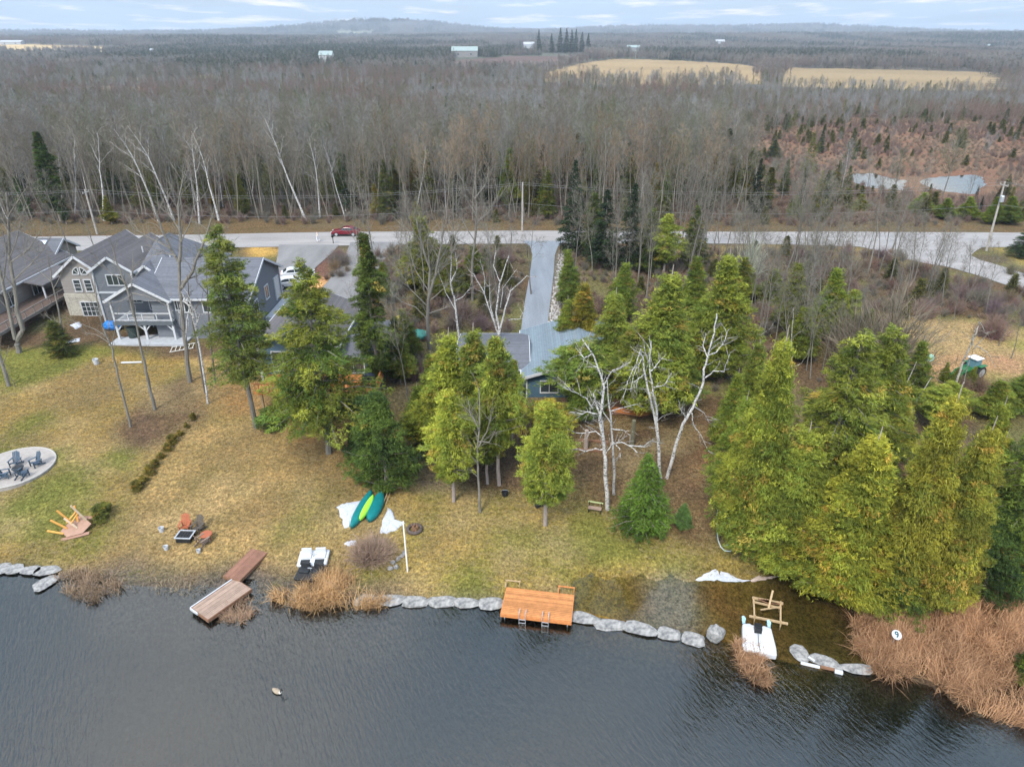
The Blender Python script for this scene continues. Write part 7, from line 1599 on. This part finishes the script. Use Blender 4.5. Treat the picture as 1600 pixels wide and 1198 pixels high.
scatter('grass', np.stack([X, Y, ground(X, Y)], 1), gi_, rf.uniform(.6, 1.3, len(X)) * np.where(gi_ == 4, .8, 1), rf.uniform(0, 6.28, len(X)), gsrc, 'straw coloured and mossy lawn grass on the slope above the shore', 'grass')

# ---------------------------------------------------------------- road side things
def wheel(parent, loc, r, w, rim):
    m = MB(); n = 20; vs = []
    for y in (-w / 2, w / 2): vs += [(r * math.cos(k * 2 * math.pi / n), y, r * math.sin(k * 2 * math.pi / n)) for k in range(n)]
    m.add(vs, [tuple(range(n)), tuple(range(2 * n - 1, n - 1, -1))] + [(k, n + k, n + (k + 1) % n, (k + 1) % n) for k in range(n)])
    o = m.build('wheel', M_black, parent, bevel=.02); o.location = loc
    m = MB(); vs = []
    for y in (-w / 2 - .012, w / 2 + .012): vs += [(r * .68 * math.cos(k * 2 * math.pi / n), y, r * .68 * math.sin(k * 2 * math.pi / n)) for k in range(n)]
    m.add(vs, [tuple(range(n)), tuple(range(2 * n - 1, n - 1, -1))] + [(k, n + k, n + (k + 1) % n, (k + 1) % n) for k in range(n)]); m.build('rim', rim, o)
def car(loc, rz, paint, label, L=4.6, Wd=1.8, name='car'):
    t = thing(name, loc, label, 'car', None, rz); n = 3
    side = [(-2.3, .35), (-2.28, .62), (-2.15, .78), (-1.35, .92), (-.75, .98), (.9, 1.0), (1.7, .98), (2.2, .92), (2.3, .7), (2.28, .35)]
    def loft(prof, ys, taper):
        m = MB(); k = len(prof); vs = []
        for y in ys:
            for x, z in prof: vs.append((x, y * (1 - taper * max(0, (z - .9))), z))
        m.add(vs, [tuple(range(k - 1, -1, -1)), tuple(range(k, 2 * k))] + [(i, (i + 1) % k, k + (i + 1) % k, k + i) for i in range(k)]); return m
    loft(side, (-Wd / 2, Wd / 2), 0).build('body', paint, t, bevel=.09)
    cab = [(-1.0, .94), (-.25, 1.40), (.1, 1.45), (.95, 1.44), (1.35, 1.32), (1.95, .97)]
    loft(cab, (-Wd / 2 + .08, Wd / 2 - .08), .28).build('cabin', paint, t, bevel=.05)
    for q in (-1, 1):
        m = MB(); gl = [(-.72, 1.0), (-.18, 1.35), (.3, 1.375), (.3, 1.0)]; g2 = [(.38, 1.0), (.38, 1.375), (.92, 1.36), (1.25, 1.26), (1.45, 1.02)]
        for pl in (gl, g2):
            k = len(pl); vs = [(x, q * ((Wd / 2 - .08) * (1 - .28 * (z - .9)) + .012), z) for x, z in pl] + [(x, q * ((Wd / 2 - .08) * (1 - .28 * (z - .9)) - .02), z) for x, z in pl]
            m.add(vs, [tuple(range(k)), tuple(range(2 * k - 1, k - 1, -1))] + [(i, (i + 1) % k, k + (i + 1) % k, k + i) for i in range(k)])
        m.build('side_window', M_glass, t)
    m = MB(); m.slab([(-.98, -.66, .985), (-.98, .66, .985), (-.30, .60, 1.405), (-.30, -.60, 1.405)], .03); m.build('windscreen', M_glass, t)
    m = MB(); m.slab([(1.42, -.6, 1.325), (1.42, .6, 1.325), (1.90, .66, 1.03), (1.90, -.66, 1.03)], .03); m.build('rear_window', M_glass, t)
    for q in (-1, 1):
        m = MB(); m.box((-2.26, q * .66, .68), (.12, .36, .14)); m.build('headlight', M_white, t); m = MB(); m.box((2.27, q * .68, .78), (.08, .34, .16)); m.build('tail_light', mottled('red_lens', (.35, .01, .01), .05, 3, .3), t)
        for x in (-1.42, 1.38): wheel(t, (x, q * (Wd / 2 - .1), .33), .34, .22, M_metal)
    m = MB(); m.box((0, 0, .3), (4.5, Wd - .06, .14)); m.build('sill', M_black, t); return t
M_redcar, _t, _p = newmat('red_paint'); _p.inputs['Base Color'].default_value = (.15, .004, .014, 1); _p.inputs['Roughness'].default_value = .25; _p.inputs['Coat Weight'].default_value = .6
x0, y0 = atz(540, 369, 3.2); car((x0, y0 + .4, g(x0, y0) + .06), .0, M_redcar, 'red sedan parked on the far side of the gravel road')
x0, y0 = atz(457, 446, 3.1); car((x0, y0, g(x0, y0) + .08), math.radians(200), M_white, 'white car parked on the gravel drive behind the broad hemlock')
x0, y0 = atz(466, 433, 3.1); car((x0, y0, g(x0, y0) + .08), math.radians(195), M_white, 'second white car beyond the first on the gravel drive')
# walker
def figure(loc, rz, label):
    t = thing('person', loc, label, 'person', None, rz)
    def skin(name, verts, edges, rad, mat, parent):
        me = bpy.data.meshes.new(name); me.from_pydata(verts, edges, []); me.materials.append(mat); o = bpy.data.objects.new(name, me); C.objects.link(o); o.parent = parent
        o.modifiers.new('skin', 'SKIN'); sl = me.skin_vertices[0].data
        for i, r_ in enumerate(rad): sl[i].radius = r_ if isinstance(r_, tuple) else (r_, r_); sl[i].use_root = (i == 0)
        sb = o.modifiers.new('sub', 'SUBSURF'); sb.levels = 1; sb.render_levels = 2; return o
    V_ = [(0, 0, .95), (0, 0, 1.15), (0, .0, 1.38), (0, 0, 1.50), (.0, .0, 1.58), (.0, 0, 1.68), (0, 0, 1.76),
          (.1, 0, .9), (.12, -.14, .50), (.12, -.02, .08), (.12, -.16, .05), (-.1, 0, .9), (-.12, .12, .50), (-.12, .26, .12), (-.12, .14, .05),
          (.2, 0, 1.40), (.26, .10, 1.14), (.27, .02, .90), (.27, -.02, .82), (-.2, 0, 1.40), (-.26, -.08, 1.14), (-.25, -.2, .93), (-.25, -.24, .86)]
    E_ = [(0, 1), (1, 2), (2, 3), (3, 4), (4, 5), (5, 6), (0, 7), (7, 8), (8, 9), (9, 10), (0, 11), (11, 12), (12, 13), (13, 14), (2, 15), (15, 16), (16, 17), (17, 18), (2, 19), (19, 20), (20, 21), (21, 22)]
    R = [(.15, .11), (.13, .1), (.17, .11), .06, .085, .1, .07, .09, .06, .045, .035, .09, .06, .045, .035, .06, .042, .03, .03, .06, .042, .03, .03]
    b = skin('body', V_, E_, R, mottled('skin', (.5, .32, .24), .05, 4, .6), t)
    J = [0, 1, 2, 3, 15, 16, 17, 19, 20, 21]; mp = {v: i for i, v in enumerate(J)}
    skin('jacket', [V_[j] for j in J], [(mp[a], mp[b_]) for a, b_ in E_ if a in mp and b_ in mp], [(.19, .15), (.17, .13), (.2, .14), .075, .085, .065, .055, .085, .065, .055], mottled('cream_cloth', (.66, .56, .46), .08, 5, .9), b)
    Tn = [0, 7, 8, 9, 11, 12, 13]; mp = {v: i for i, v in enumerate(Tn)}
    skin('trousers', [V_[j] for j in Tn], [(mp[a], mp[b_]) for a, b_ in E_ if a in mp and b_ in mp], [(.165, .13), .11, .08, .065, .11, .08, .065], mottled('white_cloth', (.72, .72, .76), .06, 5, .9), b)
    m = MB(); m.blob((0, .015, 1.72), (.105, .115, .10), 4, .04, 2); m.build('hair', mottled('brown_hair', (.12, .08, .05), .2, 9), b, smooth=True)
    m = MB(); [m.blob((q * .04, -.092, 1.69), (.014, .01, .01), 3, 0, 1) for q in (-1, 1)]; m.blob((0, -.105, 1.66), (.014, .022, .025), 3, 0, 1); m.box((0, -.09, 1.62), (.05, .012, .01)); m.build('face', mottled('face_shade', (.32, .18, .14), .05, 4), b)
    return t
x0, y0 = atz(497, 379, 3.15); figure((x0, y0, g(x0, y0) + .06), math.radians(-80), 'person in a cream jacket and white trousers walking along the gravel road')
x0, y0 = atz(521, 381, 3.15); t = thing('mailbox', (x0, y0, g(x0, y0)), 'black mailbox on a post at the end of the gravel drives', 'mailbox'); m = MB(); m.box((0, 0, .5), (.1, .1, 1.2)); m.build('post', M_dark, t); m = MB(); m.tube([(0, -.28, 1.25), (0, .28, 1.25)], .16, 10); m.box((0, 0, 1.15), (.3, .56, .2)); m.build('box', M_black, t)
# utility poles and wires
M_pole = mottled('weathered_pole', (.36, .33, .29), .2, 3, .9)
def pole(p, H, label, tr=False, lean=0.0):
    t = thing('utility_pole', p, label, 'utility pole'); t.rotation_euler = (0, lean, 0); m = MB(); m.tube([(0, 0, -.3), (0, 0, H)], [.17, .12], 10); m.build('pole', M_pole, t)
    m = MB(); m.box((0, 0, H - .5), (.1, 1.9, .12)); [m.tube([(0, q, H - .44), (0, q, H - .2)], .05, 6) for q in (-.85, 0, .85)]; m.build('cross_arm', M_pole, t)
    if tr: m = MB(); m.lathe((-.05, -.42, H - 2.9), [(.26, 0), (.3, .05), (.3, .85), (.22, .95)], 14); m.build('transformer', M_metal, t)
    return t
pr_, Hr = by_px(1541, 392, 284); pole(pr_, Hr, 'grey utility pole with a transformer beside the road fork', True, -.05)
pm, Hm = by_px(816, 363, 285); pole(pm, Hm, 'utility pole at the top of the asphalt driveway')
pl_, Hl = by_px(152, 366, 296); pole(pl_, Hl, 'utility pole behind the grey house by the road')
pb, Hb = by_px(2100, 420, 290)
def wires(a, ha, b, hb, label):
    m = MB()
    for q, dz in ((-.85, -.2), (.85, -.2), (0, -3.4)):
        A = Vector(a) + Vector((0, q, ha + dz)); B = Vector(b) + Vector((0, q, hb + dz)); n = 24
        m.tube([A + (B - A) * (i / n) - Vector((0, 0, 1.6 * 4 * (i / n) * (1 - i / n))) for i in range(n + 1)], .012, 4, False)
    return tag(m.build('power_line', mottled('wire', (.30, .30, .30), .05, 2)), label, 'power line')
wires(pl_, Hl, pm, Hm, 'power lines running above the road on the left'); wires(pm, Hm, pr_, Hr, 'power lines running above the road on the right'); wires(pr_, Hr, pb, Hb, 'power lines leaving the photo at the right edge')
wires(Vector((-190, pl_.y + 3, 3)), Hl, pl_, Hl, 'power lines leaving the photo at the left edge')
for i, (a, b, h_) in enumerate([(875, 402, 3.0), (824, 402, 1.8)]):
    p = at(a, b); m = MB(); m.tube([(0, 0, 0), (0, 0, h_)], .05, 6)
    if i == 0: m.beam((0, 0, h_ - .1), (.9, 0, h_ - .7), .05, .05); m.box((.55, 0, h_ - .9), (.7, .03, .25))
    tag(at_loc(m.build('sign_post', M_dark), p), ['dark sign post with a bracket at the right of the driveway entrance', 'short dark post at the left of the driveway entrance'][i], 'post')
# rubble edge of the driveway
m = MB(); rg = random.Random(12)
for k in range(420):
    f = rg.random(); a = 872 + (8 - 18 * f) + rg.uniform(-7, 9); b = 398 + f * 118; p = at(a, b); m.blob((p.x, p.y, p.z + .03), (rg.uniform(.08, .2), rg.uniform(.08, .2), rg.uniform(.06, .14)), k, .15, 1)
tag(m.build('rubble', mottled('rubble_stone', (.34, .32, .30), .3, 2)), 'band of loose stones along the right side of the asphalt driveway', 'stones', None, 'stuff')
# tractor in the clearing
M_green = mottled('green_paint', (.02, .13, .04), .15, 3, .45)
p = at(1512, 588); t = thing('tractor', p, 'green tractor with a blue tinted cab and front loader in the clearing', 'tractor', None, math.radians(205))
m = MB(); m.box((1.0, 0, 1.05), (1.7, .7, .7)); m.box((0, 0, .85), (1.6, .5, .5)); m.build('hood', M_green, t, bevel=.08)
m = MB(); m.box((-.45, 0, 1.7), (1.2, 1.2, 1.3), top=.85); m.build('cab', mottled('cab_glass', (.10, .20, .24), .1, 3, .15), t, bevel=.05)
m = MB(); m.box((-.45, 0, 2.42), (1.35, 1.3, .14)); m.build('cab_roof', mottled('pale_roof', (.6, .62, .66), .08, 3), t, bevel=.04)
for q in (-1, 1):
    m = MB(); m.beam((.1, q * .5, 1.35), (2.1, q * .5, 1.15), .14, .2); m.beam((2.1, q * .5, 1.15), (2.7, q * .5, .35), .14, .18); m.build('loader_arm', M_green, t)
    wheel(t, (-.75, q * .85, .75), .78, .42, mottled('grey_rim', (.3, .3, .28), .1, 3)); wheel(t, (1.45, q * .7, .45), .46, .3, mottled('grey_rim', (.3, .3, .28), .1, 3))
    m = MB(); m.box((-.75, q * .85, 1.6), (1.3, .5, .08)); m.build('fender', M_green, t, bevel=.02)
m = MB(); m.box((2.95, 0, .35), (.5, 1.7, .08)); m.box((2.72, 0, .6), (.06, 1.7, .5)); m.build('bucket', M_green, t)
t.scale = (.82, .82, .82)
for k_, (a_, b_) in enumerate([(1486, 606), (1500, 612), (1514, 606), (1530, 610), (1474, 598)]): plant(shr[1] if k_ % 2 else cedars['cone1'], 'shrub', at(a_, b_), 2.3 if k_ % 2 else 2.6, ['small cedar at the left front of the tractor', 'bare shrub hiding the tractor bucket', 'small cedar in front of the middle of the tractor', 'bare shrub in front of the tractor rear wheel', 'little cedar furthest left in front of the tractor'][k_], 'shrub', None, 1.0, k_, (.9, .9, .8))
p = at(1452, 563); m = MB(); m.lathe((0, 0, 0), [(.35, 0), (.4, .5), (.3, .6)], 12); tag(at_loc(m.build('tub', mottled('pale_green_tub', (.35, .6, .45), .1, 3)), p), 'pale green tub left of the tractor', 'tub')
p = at(642, 530); m = MB(); m.blob((0, 0, .5), (2.2, 1.2, .55), 83, .12, 3, .8); tag(at_loc(m.build('covered_boat', mottled('sea_green_tarp', (.03, .16, .13), .2, 4, .5)), p), 'sea green tarp over a boat between the blue houses', 'tarp')
p = at(622, 505); m = MB(); m.lathe((0, 0, 0), [(.3, 0), (.35, .7), (.2, .9)], 10); tag(at_loc(m.build('yellow_drum', mottled('yellow_plastic', (.6, .45, .03), .1, 3)), p), 'yellow drum behind the tarped boat', 'drum')
p = at(0, 548); m = MB(); m.blob((0, 0, 1.4), (.35, .35, .35), 3, .1, 2); m.tube([(0, 0, 0), (0, 0, 1.3)], .05, 6); tag(at_loc(m.build('bird_feeder', mottled('mint_plastic', (.3, .62, .5), .1, 3)), p), 'mint green bird feeder at the left edge of the lawn', 'bird feeder')
# far farm buildings
def barn(px_, py_, wpx, hpx, dep, wall, roof, label, name='barn'):
    p = at(px_, py_); d = p.y * CT + (CAMZ - p.z) * ST; w = wpx * d / FPX; h = max(hpx * d / FPX, 4)
    H = House(name, p, label, name if name != 'farmhouse' else 'house'); x, y, z = p
    H.gable(x - w / 2, x + w / 2, y, y + dep, z - 1, z + h * .62, z + h, 'x', wall, roof, .5, False)
    for k in (-1, 1): H.window((x + k * w * .25, y, z + h * .3), min(2.5, w * .1), min(2.0, h * .3), 'S', 1)
M_barnw = mottled('old_barn_board', (.22, .21, .20), .2, .5); M_mint = mottled('mint_tin', (.24, .30, .285), .12, .4, .5); M_wh = mottled('white_siding', (.36, .37, .38), .06, .5); M_dkr = mottled('dark_roofing', (.16, .17, .18), .1, .5)
barn(726, 90, 40, 15, 14, M_barnw, M_mint, 'grey barn with a pale mint tin roof among the far trees')
barn(509, 97, 20, 15, 12, M_wh, M_mint, 'pale farmhouse in the far fields at the left of the mint roofed barn', 'farmhouse')
barn(826, 76, 18, 9, 12, M_wh, M_wh, 'white farmhouse beside the row of tall dark spruces', 'farmhouse')
barn(990, 80, 20, 8, 12, M_barnw, M_mint, 'small mint roofed shed behind the golden field', 'shed')
barn(1124, 70, 16, 7, 12, M_wh, M_wh, 'white farmhouse in the trees right of the golden field', 'farmhouse')
barn(16, 70, 34, 6, 20, M_wh, M_wh, 'long white barn at the far left edge', 'barn'); barn(240, 82, 12, 5, 10, M_wh, M_wh, 'white cottage far off at the end of the left field', 'cottage')
barn(1546, 75, 18, 5, 12, M_barnw, M_mint, 'mint roofed barn far off at the right', 'barn')
for i, (a, top, hw) in enumerate([(842, 46, 6), (862, 52, 6), (875, 43, 7), (884, 44, 7), (892, 46, 7), (899, 45, 6), (909, 50, 7), (919, 52, 7)]):
    p = at(a, 84); H_ = zat(top, p.y) - p.z; d = p.y * CT + (CAMZ - p.z) * ST
    plant(pines['spruce'], 'spruce_tree', p, max(H_, 10), 'dark spruce in the far row by the white farmhouse, ' + (ORD[i] if i < 7 else 'last') + ' from the left', 'tree', 'far row of tall dark spruces', (hw * d / FPX) / (2.4 * max(H_, 10) / 13), i, (1, 1.1, 1.1))

# ---------------------------------------------------------------- haze
m = MB(); m.box((0, 3800, 43), (20000, 9200, 124))
hm = bpy.data.materials.new('haze'); hm.use_nodes = True; t_ = hm.node_tree; t_.nodes.clear(); o_ = N(t_, 'ShaderNodeOutputMaterial'); pv = N(t_, 'ShaderNodeVolumePrincipled')
pv.inputs['Color'].default_value = (.80, .90, 1, 1); pv.inputs['Density'].default_value = 0.00016; pv.inputs['Anisotropy'].default_value = 0.2; t_.links.new(pv.outputs[0], o_.inputs['Volume'])
hz = m.build('haze', hm); tag(hz, 'thin pale blue haze over the distant land', 'haze', None, 'stuff')
